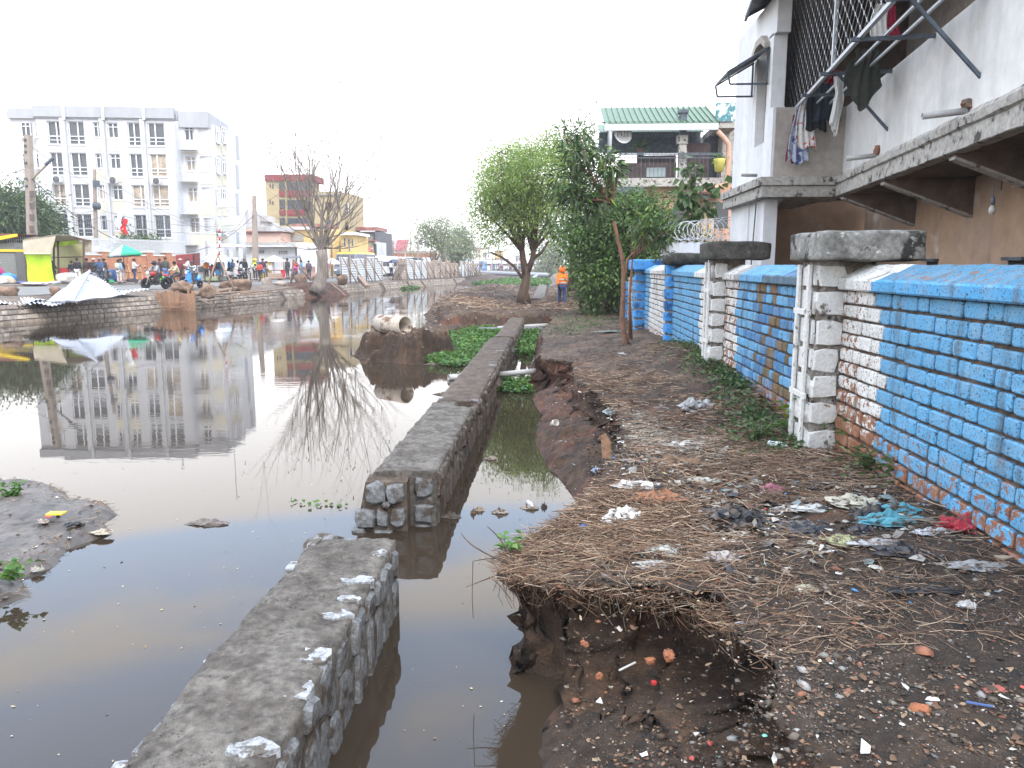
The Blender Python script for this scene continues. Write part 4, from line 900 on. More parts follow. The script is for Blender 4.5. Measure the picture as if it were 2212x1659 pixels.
# =============== PINK HOUSE WITH THE GREEN ROOF ===============
M_PEACH = mat('peach_render',(.50,.29,.20),.9,var=.12,scale=.8,col2=(.42,.25,.18),spots=((.22,.14,.10),-1,.6,.85),bump=.1)
M_GREEN = mat('green_tin_roof',(.085,.14,.085),.5,var=.08,scale=.8)
M_TEAL = mat('flaking_teal_roof',(.05,.17,.19),.6,var=.2,scale=3,spots=((.55,.58,.58),5,.50,.56))
M_BROWNS = mat('brown_sheet',(.055,.035,.035),.7,var=.2,scale=1.5,col2=(.075,.045,.042))
M_DARK = plain((.012,.012,.014),.5,'dark_opening')
M_GLASS = mat('window_glass',(.03,.035,.04),.12,var=.2,scale=2,spec=.6)
YH = 33.0
ph = thing('terrace_house','peach house with a green tin roof over its upper terrace, beyond the bushes','house',W(1450,600,YH + 2))
def wbox(b,u0,v0,u1,v1,y,d,z0=None):
 """box whose front face fills that photo rectangle at depth y, going back d"""
 a = W(u0,v0,y); c = W(u1,v1,y); zlo = c.z if z0 is None else z0
 b.box(((a.x + c.x) / 2,y + d / 2,(a.z + zlo) / 2),(abs(c.x - a.x),d,a.z - zlo)); return b
wbox(MB(),1305,400,1590,600,YH,6,.5).build('lower_storey',M_PEACH,ph)
wbox(MB(),1300,385,1562,402,YH - .5,7).build('terrace_slab',M_EDGE,ph)
q = MB(); a,c = W(1303,222,YH + 2.2),W(1545,265,YH - .6);
zt_,ze = W(1303,232,YH + 1.6).z + .1,W(1303,266,YH - .7).z; xl_,xr_ = W(1306,260,YH - .7).x,W(1552,260,YH - .7).x
q.hexa([(xl_,YH - .7,ze - .06),(xr_,YH - .7,ze - .06),(xr_,YH + 2.2,zt_ - .06),(xl_,YH + 2.2,zt_ - .06),(xl_,YH - .7,ze),(xr_,YH - .7,ze),(xr_,YH + 2.2,zt_),(xl_,YH + 2.2,zt_)])
for i in range(20):
 x = xl_ + (xr_ - xl_) * i / 19; q.bar((x,YH - .7,ze + .03),(x,YH + 2.2,zt_ + .03),.05,.06)
q.build('green_roof',M_GREEN,ph)
q = MB(); q.box(((xl_ + xr_) / 2,YH + 3.4,(zt_ + ze) / 2 - .1),(xr_ - xl_,2.3,.05),M=Matrix.Rotation(R(18),3,'X')); q.build('roof_back_slope',M_GREEN,ph)
wbox(MB(),1306,268,1552,280,YH - .74,.12).build('gutter',M_STEELL,ph)
q = MB(); z0_,z1_ = W(0,320,YH).z,W(0,282,YH).z
q.bar((xl_ - .1,YH - .5,z1_),(xr_ + .6,YH - .5,z1_),.06)
for i in range(34): x = xl_ + (xr_ - xl_) * i / 33; q.bar((x,YH - .5,z1_),(x,YH - .5,W(0,312,YH).z),.02)
q.build('hanging_grille',M_STEEL,ph)
q = MB(); zc = W(0,290,YH).z
q.box(((xl_ + xr_) / 2,YH + 3.0,zc - .1),(xr_ - xl_,.1,.9)); q.build('rear_beam',M_STEEL,ph)
wbox(MB(),1332,352,1460,386,YH,.1).build('sheet_parapet',M_BROWNS,ph); wbox(MB(),1376,336,1460,352,YH + 1.5,.1).build('sheet_screen',M_BROWNS,ph)
wbox(MB(),1470,310,1532,386,YH + .1,.1).build('brown_door_panel',M_BROWNS,ph); wbox(MB(),1532,282,1562,386,YH + 1.5,2).build('dark_corner',M_STEEL,ph)
q = MB()
for vv in (331,334,341): q.bar(W(1335,vv,YH - .45),W(1562,vv,YH - .45),.04)
for uu in range(1340,1562,9): q.bar(W(uu,331,YH - .45),W(uu,386,YH - .45),.016)
q.build('railing',M_STEEL,ph)
wbox(MB(),1397,362,1437,382,YH - .1,.06).build('frosted_pane',plain((.25,.30,.30),.4),ph)
q = MB(); wbox(q,1468,300,1482,385,YH - .35,.35); wbox(q,1464,292,1486,310,YH - .4,.42); q.build('chimney_stack',M_EDGE,ph)
wbox(MB(),1470,243,1483,300,YH - .35,.3).build('metal_flue',M_STEEL,ph); wbox(MB(),1467,236,1488,243,YH - .42,.42).build('flue_cap',M_STEEL,ph)
q = MB(); p = W(1343,282,YH - .3); q.tube([W(1308,268,YH - .65),W(1312,276,YH - .65),W(1318,285,YH - .65),W(1316,345,YH - .65)],.09,8); q.build('downpipe',M_STEELL,ph)
q = MB(); q.tube([W(1550,283,YH - .6),W(1564,298,YH - .6),W(1574,312,YH - .6),W(1572,395,YH - .6),W(1564,400,YH - .6),W(1530,410,YH - .6),W(1504,415,YH - .6),W(1500,428,YH - .6),W(1476,434,YH - .6)],.10,8); q.build('soil_pipe',M_PEACH,ph)
wbox(MB(),1548,222,1592,262,YH - .3,.2).build('teal_roof',M_TEAL,ph); wbox(MB(),1553,263,1592,276,YH - .5,3).build('side_ledge',M_EDGE,ph)
wbox(MB(),1562,276,1600,400,YH + .6,4).build('side_wall',M_EDGE,ph)
for (u0,u1) in ((1458,1487),(1540,1571)):
 f = wbox(MB(),u0 - 1,437,u1 + 1,492,YH - .03,.04).build('window',M_STEEL,ph); wbox(MB(),u0,438,u1,491,YH - .05,.03).build('pane',M_GLASS,f)
q = MB(); corr(q,W(1475,418,YH - .05),W(1555,420,YH - .05),(0,-.9,-.25),14,.03); q.build('window_canopy',M_TIN,ph)
q = MB(); rn = random.Random(3)
for i in range(11): a = 1490 + i * 5.2; q.bar(W(a,440 + rn.uniform(-6,8),YH - .15),W(a + rn.uniform(-4,3),520,YH - .4),.07,.04)
q.build('leaning_boards',mat('pale_board',(.45,.33,.20),.8,var=.25,scale=3),ph)
q = MB(); wbox(q,1325,404,1393,421,YH - .9,.9); q.build('canopy_frame',M_STEEL,ph); q = MB(); corr(q,W(1322,417,YH - 1.0),W(1390,414,YH - 1.0),(0,.9,.2),12,.03); q.build('canopy_sheet',M_TIN,ph)
# satellite dish and pot
q = MB(); ds = thing('satellite_dish','white satellite dish under the green terrace roof','satellite dish',W(1343,291,YH - .2))
M_ = Matrix.Rotation(R(75),3,'X') @ Matrix.Rotation(R(25),3,'Y'); q.lathe([(.0,.0),(.25,.03),(.42,.10),(.43,.10),(.25,.0),(.0,-.03)],W(1343,290,YH - .2),16,M_); q.build('dish',plain((.7,.7,.7),.5),ds); q = MB(); q.tube([W(1343,290,YH - .2),W(1343,305,YH - .2)],.03,6); q.build('dish_arm',M_STEEL,ds)
pt = thing('plant_pot','yellow plant pot on the terrace railing of the peach house','plant pot',W(1553,370,YH - .4)); q = MB(); q.lathe([(.0,0),(.17,0),(.24,.45),(.26,.5),(.22,.5)],W(1553,371,YH - .6),12); q.build('pot',plain((.55,.50,.12),.6),pt)
POT = (pt,W(1553,350,YH - .6))
# white yard wall with razor wire between the houses
yw = thing('yard_wall','smooth white yard wall topped with coiled razor wire behind the painted wall','wall',W(1520,560,17))
q = MB(); a,c = W(1428,524,22.5),W(1580,524,17.2); q.hexa([(a.x,a.y,.7),(c.x,c.y,.7),(c.x + .05,c.y + .15,.7),(a.x + .05,a.y + .15,.7),(a.x,a.y,a.z),(c.x,c.y,c.z),(c.x + .05,c.y + .15,c.z),(a.x + .05,a.y + .15,a.z)]); q.build('wall_panel',M_PLAS2,yw)
q = MB(); pts = []
for i in range(150):
 t = i / 150; p = a.lerp(c,t * 1.0); an = i * .42 * math.pi; r = .26 + .05 * math.sin(i); pts.append(p + V3((math.cos(an * .5) * .3 * 1,math.sin(an * .5) * .1,.28 + math.sin(an * .5) * r)))
q.tube(pts,.010,4,cap=False)
for p in pts[::1]: q.box(p,(.05,.012,.012),rz=p.x * 9)
q.build('razor_wire',M_STEELL,yw)
# =============== TREES AND PLANTS ===============
def leafmat(name,c1,c2,trans=.25,rough=.5):
 m = bpy.data.materials.new(name); m.use_nodes = True; nt = m.node_tree; N = nt.nodes; L = nt.links
 b = N['Principled BSDF']; b.inputs['Roughness'].default_value = rough; b.inputs['Specular IOR Level'].default_value = .35
 vc = N.new('ShaderNodeVertexColor'); vc.layer_name = 'Col'
 g = N.new('ShaderNodeNewGeometry'); n = N.new('ShaderNodeTexNoise'); n.inputs['Scale'].default_value = 1.1; n.inputs['Detail'].default_value = 3; L.new(g.outputs['Position'],n.inputs['Vector'])
 mx = N.new('ShaderNodeMix'); mx.data_type = 'RGBA'; mx.inputs[6].default_value = (*c1,1); mx.inputs[7].default_value = (*c2,1)
 r = N.new('ShaderNodeMapRange'); r.inputs[1].default_value = .38; r.inputs[2].default_value = .62; L.new(n.outputs[0],r.inputs[0]); L.new(r.outputs[0],mx.inputs[0])
 mu = N.new('ShaderNodeMix'); mu.data_type = 'RGBA'; mu.blend_type = 'MULTIPLY'; mu.inputs[0].default_value = 1; L.new(mx.outputs[2],mu.inputs[6]); L.new(vc.outputs[0],mu.inputs[7])
 L.new(mu.outputs[2],b.inputs['Base Color'])
 t = N.new('ShaderNodeBsdfTranslucent'); L.new(mu.outputs[2],t.inputs[0]); ms = N.new('ShaderNodeMixShader'); ms.inputs[0].default_value = trans
 L.new(b.outputs[0],ms.inputs[1]); L.new(t.outputs[0],ms.inputs[2]); L.new(ms.outputs[0],N['Material Output'].inputs[0]); return m
def leaves(name,P,D,ln,wd,m,parent=None,rs=None,colvar=.35,tint=None,fold=.25):
 """P (n,3) leaf bases, D (n,3) directions; each leaf is a folded pointed blade of 4 triangles"""
 n = len(P); rs = rs or np.random.RandomState(1); D = D / np.linalg.norm(D,axis=1,keepdims=True)
 up = rs.normal(size=(n,3)) * .6 + np.array([0,0,1.0]); Sd = np.cross(D,up); Sd /= np.linalg.norm(Sd,axis=1,keepdims=True) + 1e-9; Nn = np.cross(Sd,D)
 l = (ln * rs.uniform(.7,1.25,n))[:,None]; w_ = (wd * rs.uniform(.7,1.2,n))[:,None] / 2
 mid = P + D * l * .45; tip = P + D * l - np.array([0,0,.18]) * l
 V = np.stack([P,mid + Sd * w_ + Nn * w_ * fold,tip,mid - Sd * w_ + Nn * w_ * fold],1)
 F = np.arange(n * 4).reshape(n,4)
 F = np.concatenate([F[:,[0,1,2]],F[:,[0,2,3]]],0)
 c = rs.uniform(1 - colvar,1 + colvar,n)[:,None] * np.ones((1,3)); c[:,0] *= rs.uniform(.8,1.25,n)
 if tint is not None: k = rs.rand(n) < tint[0]; c[k] *= np.array(tint[1])
 V = V.reshape(-1,3)
 if parent is not None: V = V - np.array(wloc(parent))
 o = np_mesh(name,V,F,m,parent,col=np.concatenate([c,c],0)); return o
def clump_points(ells,nclump,nleaf,rad,rs,shell=.45,flat=1.0):
 ctr = []; w_ = np.array([e[1][0] * e[1][1] * e[1][2] for e in ells]); w_ = w_ / w_.sum()
 for i in range(nclump):
  e = ells[rs.choice(len(ells),p=w_)]; d = rs.normal(size=3); d /= np.linalg.norm(d); r = shell + (1 - shell) * rs.rand() ** .6
  ctr.append(np.array(e[0]) + d * r * np.array(e[1]))
 ctr = np.array(ctr); k = rs.randint(0,nclump,nclump * nleaf); off = rs.normal(size=(len(k),3)) * rad * np.array([1,1,flat]); P = ctr[k] + off
 D = off / rad + rs.normal(size=(len(k),3)) * .7 + np.array([0,0,-.35]); return ctr,P,D
def bend(a,b_,k,rn,n=5):
 a = V3(a); b_ = V3(b_); o = V3((rn.uniform(-1,1),rn.uniform(-1,1),rn.uniform(-.3,.8))) * (b_ - a).length * k
 return [a.lerp(b_,t) + o * math.sin(math.pi * t) for t in [i / n for i in range(n + 1)]]
M_BARK = mat('brown_bark',(.10,.065,.045),.95,var=.35,scale=9,bump=.8,bscale=40,col2=(.065,.042,.03),streak=True)
M_BARKG = mat('grey_bark',(.21,.18,.155),.95,var=.3,scale=9,bump=.8,bscale=30,col2=(.14,.115,.095),streak=True)
M_BARKR = mat('reddish_bark',(.23,.12,.075),.9,var=.25,scale=7,bump=.6,bscale=40,col2=(.16,.085,.055))
def tree(name,label,trunk,tr,ells,nclump,nleaf,crad,ll,lw,ml,mb,seed,group=None,nl=8,shell=.45,limb_r=None,tint=None,cat='tree',colvar=.35,fork=None,extra=None):
 t = thing(name,label,cat,trunk[0],group); rn = random.Random(seed); rs = np.random.RandomState(seed)
 ctr,P,D = clump_points(ells,nclump,nleaf,crad,rs,shell)
 b = MB(); k = len(trunk); rad = [tr * (1 - .45 * i / max(1,k - 1)) for i in range(k)]; rad[0] *= 1.45; b.tube(trunk,rad,10)
 if extra:
  for pts,r0 in extra: b.tube(pts,[r0 * (1 - .5 * i / (len(pts) - 1)) for i in range(len(pts))],8)
 b.build('trunk',mb,t)
 bb = MB(); f0 = V3(trunk[-1]); lr = limb_r or tr * .5; nodes = []
 starts = [V3(q) for q in (fork or [trunk[-1]])]
 for i in range(nl):
  c = V3(ctr[rn.randrange(nclump)]); s_ = min(starts,key=lambda q: (q - c).length); pts = bend(s_,c,.12,rn,6); bb.tube(pts,[lr * (1 - .8 * j / 6) * rn.uniform(.8,1) for j in range(7)],6); nodes += pts[2:]
 for c in ctr:
  c = V3(c); q = min(nodes,key=lambda x: (x - c).length + (.5 if x.z > c.z else 0)) if nodes else f0
  if (q - c).length > .02: bb.tube(bend(q,c,.12,rn,3),[lr * .22,lr * .17,lr * .12,lr * .06],4,cap=False)
 bb.build('branches',mb,t)
 leaves('crown',P,D,ll,lw,ml,t,rs,colvar,tint); return t
def E_(u,v,y,ru,rv,ry):
 p = W(u,v,y); k = y / FPX; return (tuple(p),(ru * k,ry,rv * k))
L_MID = leafmat('mid_green_leaf',(.18,.27,.065),(.26,.37,.10),.45)
L_DARK = leafmat('dark_green_leaf',(.055,.10,.026),(.095,.17,.042),.3)
L_MANGO = leafmat('long_mango_leaf',(.055,.095,.04),(.09,.145,.055),.28,.38)
L_OLIVE = leafmat('olive_leaf',(.16,.20,.10),(.22,.26,.14),.3)
L_DRY = leafmat('dry_leaf',(.14,.075,.035),(.20,.12,.06),.1)
L_FRESH = leafmat('fresh_leaf',(.10,.20,.030),(.16,.28,.05),.35)
L_SHRUB = leafmat('shrub_leaf',(.05,.09,.03),(.085,.14,.05),.3)
# rounded green tree on the earth crossing
y = 35.2
tree('green_tree','rounded light green tree with forked dark trunk on the earth crossing',[W(1131,656,y),W(1131,630,y),W(1137,600,y),W(1138,575,y)],.27,
  [E_(1100,390,y,76,78,2.0),E_(1068,440,y,50,72,1.6),E_(1160,400,y,70,95,1.9),E_(1140,480,y,70,60,1.6),E_(1195,330,y,38,42,1.2),E_(1120,335,y,40,34,1.0),E_(1080,510,y,42,30,1.1)],
  270,115,.31,.125,.066,L_MID,M_BARK,5,nl=22,limb_r=.10,fork=[W(1138,575,y),W(1150,540,y),W(1128,545,y)],
  extra=[([W(1138,590,y),W(1150,560,y),W(1156,520,y),W(1160,470,y)],.15),([W(1136,600,y),W(1130,560,y),W(1122,500,y),W(1118,430,y)],.17),([W(1134,608,y),W(1110,575,y),W(1085,556,y),W(1060,545,y)],.08),([W(1150,560,y),W(1170,545,y),W(1186,520,y)],.09)])
y = 44
tree('tall_tree','taller darker tree rising behind the green tree, its twigs above the crown',[W(1235,640,y),W(1238,560,y),W(1242,480,y),W(1245,400,y)],.22,
  [E_(1245,300,y,40,40,1.6),E_(1200,300,y,34,28,1.4),E_(1260,350,y,60,60,1.8),E_(1160,290,y,16,14,.6),E_(1236,262,y,10,14,.4)],50,34,.42,.30,.09,L_SHRUB,M_BARK,6,nl=12,shell=.3)
# thin leaning mango tree on the bank
y = 15.6
t0 = [W(1356,756,y),W(1350,728,y),W(1344,690,y),W(1346,640,y),W(1347,590,y),W(1344,556,y),W(1334,515,y),W(1326,478,y)]
tree('mango_tree','thin leaning reddish trunk with drooping dark mango leaves on the bank',t0,.062,
  [E_(1232,400,y,46,42,.5),E_(1250,330,y,34,38,.45),E_(1300,360,y,46,44,.5),E_(1270,430,y,60,34,.5),E_(1325,345,y,24,24,.3),E_(1235,285,y,20,14,.3),E_(1215,440,y,22,22,.3)],74,17,.085,.22,.052,L_MANGO,M_BARKR,7,nl=12,shell=.2,limb_r=.035,tint=(.10,(2.6,2.6,1.2)),fork=[W(1326,478,y),W(1318,440,y),W(1330,480,y)],
  extra=[([W(1344,620,y),W(1352,590,y + .1),W(1355,560,y + .2),W(1368,545,y + .3)],.03)])
y = 16.2
tree('mango_sapling','low leafy mango branches bending over the blue pillar cap',[W(1362,735,y + .3),W(1360,650,y + .2),W(1366,560,y)],.035,
  [E_(1400,510,y,36,24,.35),E_(1435,490,y,34,22,.35),E_(1445,545,y,18,14,.25),E_(1385,480,y,24,20,.3)],34,15,.075,.19,.05,L_MANGO,M_BARKR,8,nl=8,shell=.2,limb_r=.018,tint=(.25,(2.4,2.4,1.3)))
# big bush over the wall
y = 27
bt = tree('big_bush','dense dark green bush spilling over the wall toward the path',[W(1318,690,y),W(1315,640,y),W(1310,600,y)],.16,
  [E_(1285,575,y,44,56,1.4),E_(1256,520,y - .3,48,36,.9),E_(1238,488,y,30,24,.7),E_(1345,540,y,84,80,1.6),E_(1318,470,y,70,42,1.3),E_(1408,480,y,42,44,1.2),E_(1296,630,y,30,56,1.2),E_(1312,600,y,40,60,1.4),E_(1375,440,y,40,26,1.0)],330,95,.26,.125,.085,L_DARK,M_BARK,9,nl=14,shell=.35,limb_r=.06,cat='bush',colvar=.45)
# bare tree on the red earth
y = 54.5
t = thing('bare_tree','tall nearly leafless grey tree with many upright shoots on the far bank','tree',W(690,622,y)); rn = random.Random(12)
b = MB(); b.tube([W(686,630,y),W(690,616,y),W(696,590,y),W(697,560,y),W(694,540,y)],[.62,.46,.38,.37,.40],12); b.build('trunk',M_BARKG,t)
b = MB(); tips = []
def shoot(p,d,ln,r,lev):
 n = 5; pts = [V3(p)]; dd = V3(d).normalized()
 for i in range(n):
  dd = (dd + V3((rn.uniform(-.12,.12),rn.uniform(-.12,.12),.10 if lev < 2 else .05))).normalized(); pts.append(pts[-1] + dd * ln / n)
 b.tube(pts,[r * (1 - .75 * i / n) for i in range(n + 1)],5 if lev < 2 else 3,cap=False)
 if lev >= 3: tips.append(pts[-1]); return
 for k in range({0: 5,1: 4,2: 2}[lev]):
  t_ = rn.uniform(.35,1.0) if lev else rn.uniform(.55,1); q = pts[min(n,int(t_ * n))]; a = rn.uniform(0,6.28); sp = {0: .6,1: .5,2: .75}[lev]
  shoot(q,dd + V3((math.cos(a) * sp,math.sin(a) * sp,rn.uniform(-.15,.3))),ln * rn.uniform(*{0: (.9,1.5),1: (.35,.7),2: (.4,.8)}[lev]),r * (.38 if lev else .32),lev + 1)
f = W(695,545,y)
for (u_,v_,r) in ((636,430,.15),(660,455,.17),(715,450,.19),(750,462,.15),(690,430,.20),(606,462,.11),(785,472,.10),(738,415,.13),(668,405,.14),(625,400,.10),(762,400,.09)):
 q = W(u_,v_,y + rn.uniform(-2,2)); dd = q - f; shoot(f,dd + V3((0,0,.3)),dd.length,r,0)
for (u0,v0,u1,v1) in ((690,520,600,500),(700,515,770,510),(695,535,640,555),(700,535,745,545),(690,500,580,430),(700,500,800,450),(690,530,770,560)):
 a_,c_ = W(u0,v0,y),W(u1,v1,y + rn.uniform(-1.5,1.5)); shoot(a_,c_ - a_,(c_ - a_).length,.07,1)
b.build('branches',M_BARKG,t)
rs = np.random.RandomState(4); P = np.array([tuple(p) for p in tips]); P = P[rs.rand(len(P)) < .30]; P = np.repeat(P,2,0) + rs.normal(size=(len(P) * 2,3)) * .12
leaves('dry_leaf_sprays',P,rs.normal(size=P.shape) + [0,0,-1],.16,.11,L_DRY,t,rs)
# far bank trees
y = 104
tree('street_tree','thin crowned grey green tree beyond the tin fence, left of a pair',[W(966,612,y),W(962,585,y),W(962,560,y),W(952,540,y)],.38,[E_(925,500,y,42,26,3),E_(945,490,y,42,24,3),E_(960,520,y,40,28,3),E_(915,530,y,28,16,2.4)],95,40,.72,.28,.18,L_OLIVE,M_BARKG,13,'street trees on the far bank',nl=14,shell=.3)
y = 118
tree('street_tree','fuller hazy tree just right of the thin crowned one',[W(986,608,y),W(988,585,y),W(990,565,y)],.35,[E_(990,530,y,32,36,3),E_(1003,510,y,22,24,2.4),E_(975,545,y,22,22,2.2)],90,60,.7,.32,.2,L_OLIVE,M_BARKG,14,'street trees on the far bank',nl=10)
y = 97
t = thing('leaning_tree','dark leaning lopped trunk at the water edge by the last stone section','tree',W(936,624,y)); b = MB(); b.tube([W(928,626,y),W(934,606,y),W(936,580,y),W(938,556,y),W(942,546,y)],[.55,.38,.3,.26,.2],8); b.build('trunk',M_BARK,t)
b = MB(); b.tube([W(937,575,y),W(946,556,y),W(950,548,y)],[.18,.14,.1],6); b.tube([W(936,570,y),W(930,556,y),W(931,530,y)],[.12,.1,.05],6); b.build('branches',M_BARK,t)
y = 62
tree('broad_tree','broad dark mango tree behind the concrete pole at the left edge',[W(40,600,y),W(42,560,y),W(44,530,y)],.4,[E_(48,470,y,62,52,3),E_(5,450,y,52,44,3),E_(80,495,y,42,34,2.4),E_(15,490,y,60,38,3),E_(-60,480,y,60,60,3)],190,75,.62,.42,.15,L_SHRUB,M_BARK,15,nl=12)
y = 66
tree('garden_shrub','bright green shrub showing over the brick wall in front of the office block',[W(300,585,y),W(300,560,y),W(302,540,y)],.12,[E_(300,532,y,40,17,1.5),E_(315,545,y,26,16,1.2)],46,70,.35,.30,.12,L_SHRUB,M_BARKG,16,cat='shrub')
y = 150
for (u_,v_,ru,rv,lb_) in ((1178,560,26,34,'hazy grey tree far off behind the earth crossing, nearest the trunk'),(1206,545,24,42,'hazy grey tree far off beside the bush')):
 tree('far_tree',lb_,[W(u_ - 4,603,y),W(u_,585,y)],.45,[E_(u_,v_,y,ru,rv,4)],46,40,1.1,.5,.3,L_OLIVE,M_BARKG,int(u_),nl=5)
# fig sapling by the yard wall
y = 21
f_ = tree('fig_sapling','slender fig sapling with broad lobed leaves before the peach house',[W(1491,560,y),W(1488,500,y),W(1487,440,y),W(1489,400,y),W(1490,365,y)],.035,
  [E_(1490,370,y,12,14,.2),E_(1500,398,y,20,14,.3),E_(1478,425,y,18,14,.3),E_(1545,405,y,18,14,.3),E_(1530,430,y,10,10,.2),E_(1505,455,y,22,12,.3),E_(1476,475,y,16,10,.3)],36,5,.11,.26,.24,L_SHRUB,M_BARKG,18,nl=7,shell=.1,limb_r=.02,cat='sapling',fork=[W(1487,470,y),W(1488,430,y)])
y = 22
rs = np.random.RandomState(5)
_,P,D = clump_points([E_(1450,505,y,50,18,.5),E_(1520,512,y,50,12,.4),E_(1405,500,y,30,30,.6)],60,40,.14,rs,.2)
t = thing('creeper','leafy creeper tangled in the razor wire along the yard wall','creeper',W(1500,540,y)); leaves('foliage',P,D,.10,.06,L_SHRUB,t,rs)
b = MB(); rn = random.Random(4)
for i in range(16): q = W(rn.uniform(1410,1560),520,y); b.tube([q - V3((0,0,.3)),q + V3((rn.uniform(-.3,.3),0,rn.uniform(.2,.5)))],.008,4,cap=False)
b.build('stem',M_BARKG,t)
rs = np.random.RandomState(9); P = np.tile(np.array(tuple(POT[1])),(60,1)) + rs.normal(size=(60,3)) * [.12,.1,.16]; leaves('pot_plant',P,rs.normal(size=P.shape) + [0,0,.6],.22,.07,L_FRESH,POT[0],rs)
t = thing('potted_palm','spiky potted palm on the terrace of the peach house','potted plant',W(1383,336,YH + .2)); rs = np.random.RandomState(10); P = np.tile(np.array(tuple(W(1383,322,YH + .2))),(26,1)) + rs.normal(size=(26,3)) * .04; leaves('fronds',P,rs.normal(size=P.shape) * [1,.6,.6] + [0,0,.4],.55,.09,L_MANGO,t,rs)
q = MB(); q.lathe([(0,0),(.14,0),(.2,.3),(.17,.3)],W(1383,337,YH + .2),10); q.build('pot',M_BROWNS,t)
# =============== FLOATING AND BANK PLANTS ===============
L_HYA = leafmat('water_plant_leaf',(.045,.12,.02),(.09,.19,.04),.3,.4)
def floating(name,label,poly,n,size,zr=(.03,.14),seed=0,ml=None,holes=0.0):
 rs = np.random.RandomState(seed); P = np.array(poly); lo,hi = P.min(0),P.max(0); pts = []
 while len(pts) < n:
  c = rs.uniform(lo,hi,(n,2)); k = inside(c[:,0],c[:,1],[tuple(p) for p in poly]); c = c[k]
  if holes: c = c[fbm(c[:,0],c[:,1],1.4,seed,3) > holes - 1]
  pts += list(map(tuple,c))
 c = np.array(pts[:n]); z = rs.uniform(zr[0],zr[1],n) * (1 + .6 * fbm(c[:,0],c[:,1],1.5,seed,2)); Pp = np.column_stack([c,np.maximum(z,.012)])
 D = rs.normal(size=(n,3)) * [1,1,.3] + [0,0,.35]; o = leaves(name,Pp,D,size,size * .8,ml or L_HYA,None,rs,.4,tint=(.08,(1.8,1.1,.6)),fold=.3); return tag(o,label,kind='stuff')
floating('water_plants','bright green floating plants between the mound and the low wall',[(-3.1,17.9),(-2.2,16.8),(-1.62,17.4),(-1.55,19.2),(-1.45,22.0),(-1.44,26.3),(-2.4,28.0),(-3.0,27.4),(-3.4,25.6),(-3.9,25.0),(-3.5,22.5),(-2.9,21.0),(-2.6,19.6)],9000,.085,seed=1,holes=.72)
floating('water_plants','green floating plants in the slot between the low wall and the bank',[(-.93,19.5),(-.42,19.2),(-.38,26.5),(-.92,26.2)],2600,.085,seed=2)
floating('water_plants','small patch of floating plants by the white pipe',[(-.97,13.6),(-.3,13.5),(-.42,15.2),(-.95,15.3)],700,.085,seed=3,zr=(.02,.09))
floating('water_plants','far green carpet of floating weed before the crossing pipe',[(-10,96),(-7,90),(-4,88),(1,92),(1.5,126),(-9.5,130),(-11,110)],9000,.38,seed=4,zr=(.02,.10))
floating('water_plants','small clump of weed at the foot of the far stone lining',[(-15.2,74),(-13.9,73.5),(-13.2,77),(-14.3,78)],260,.25,seed=5)
floating('floating_leaves','little row of floating green leaves in open water',[(-2.55,6.95),(-1.95,6.9),(-1.9,7.05),(-2.5,7.1)],22,.05,seed=6,zr=(.006,.02))
def plant(name,label,p,h,n,ll,lw,ml,seed,spread=.4,group='weeds at the foot of the painted wall',stems=5,cat='weed',tint=None):
 p = V3(p); t = thing(name,label,cat,p,group); rn = random.Random(seed); rs = np.random.RandomState(seed); b = MB(); P = []; D = []
 for s_ in range(stems):
  a = rn.uniform(0,6.28); q = p + V3((math.cos(a),math.sin(a),0)) * spread * h * rn.uniform(.2,1) + V3((0,0,h * rn.uniform(.6,1.0))); pts = bend(p,q,.15,rn,5); b.tube(pts,[.006 * h / .4] * 6,4,cap=False)
  for k in range(max(1,n // stems)):
   j = rn.randrange(1,6); P.append(tuple(pts[j])); aa = rn.uniform(0,6.28); D.append((math.cos(aa),math.sin(aa),rn.uniform(-.2,.7)))
 b.build('stem',M_BARKG if False else mat('green_stem',(.10,.14,.05),.7),t); leaves('foliage',np.array(P),np.array(D),ll,lw,ml,t,rs,tint=tint); return t
plant('papaya_seedling','light green lobed seedling in front of the big whitewashed pillar',G(1712,955,.72),.42,26,.17,.085,L_FRESH,1,tint=(.1,(1.8,1.2,.3)),cat='seedling')
plant('weed_clump','leafy weeds left of the big whitewashed pillar',G(1630,965,.70),.30,70,.09,.035,L_SHRUB,2,.7,stems=9)
plant('weed_clump','leafy weeds at the right foot of the big pillar',G(1790,975,.74),.32,70,.09,.03,L_SHRUB,3,.7,stems=9)
plant('tall_weed','tall thin weed standing against the white bricks',G(1835,985,.76),.62,30,.10,.03,L_SHRUB,4,.2,stems=3)
plant('weed_clump','grassy weeds under the white and blue paint boundary',G(1880,1030,.74),.30,80,.13,.018,L_SHRUB,5,.8,stems=9)
plant('weed_clump','long leaved green weeds beneath the nearest blue bricks',G(1945,1060,.74),.28,80,.12,.03,L_SHRUB,6,.8,stems=8)
plant('tall_weed','dry reddish tall stalk leaning on the blue bricks',G(2025,1090,.75),.60,16,.08,.03,L_SHRUB,7,.3,stems=2)
plant('weed_clump','low weeds before the first bay, beside the clear bottle',G(1690,1000,.70),.2,60,.07,.03,L_SHRUB,8,.9,stems=8)
plant('weed_clump','small plant at the base of the blue pillar',G(1445,735,.66),.40,60,.11,.06,L_DARK,9,.6,stems=6)
plant('weed_clump','green shoots growing from the overhanging root mat',G(1105,1195,.60),.14,36,.055,.035,L_HYA,10,.8,stems=6,group='plants on the mud')
plant('weed_clump','low green plants on the far corner of the mud flat',G(25,1075,.1),.14,90,.06,.045,L_HYA,11,1.6,stems=10,group='plants on the mud')
plant('weed_clump','low green plants at the near tip of the mud flat',G(25,1255,.1),.13,60,.07,.05,L_HYA,12,1.2,stems=8,group='plants on the mud')
rs = np.random.RandomState(21); c = []
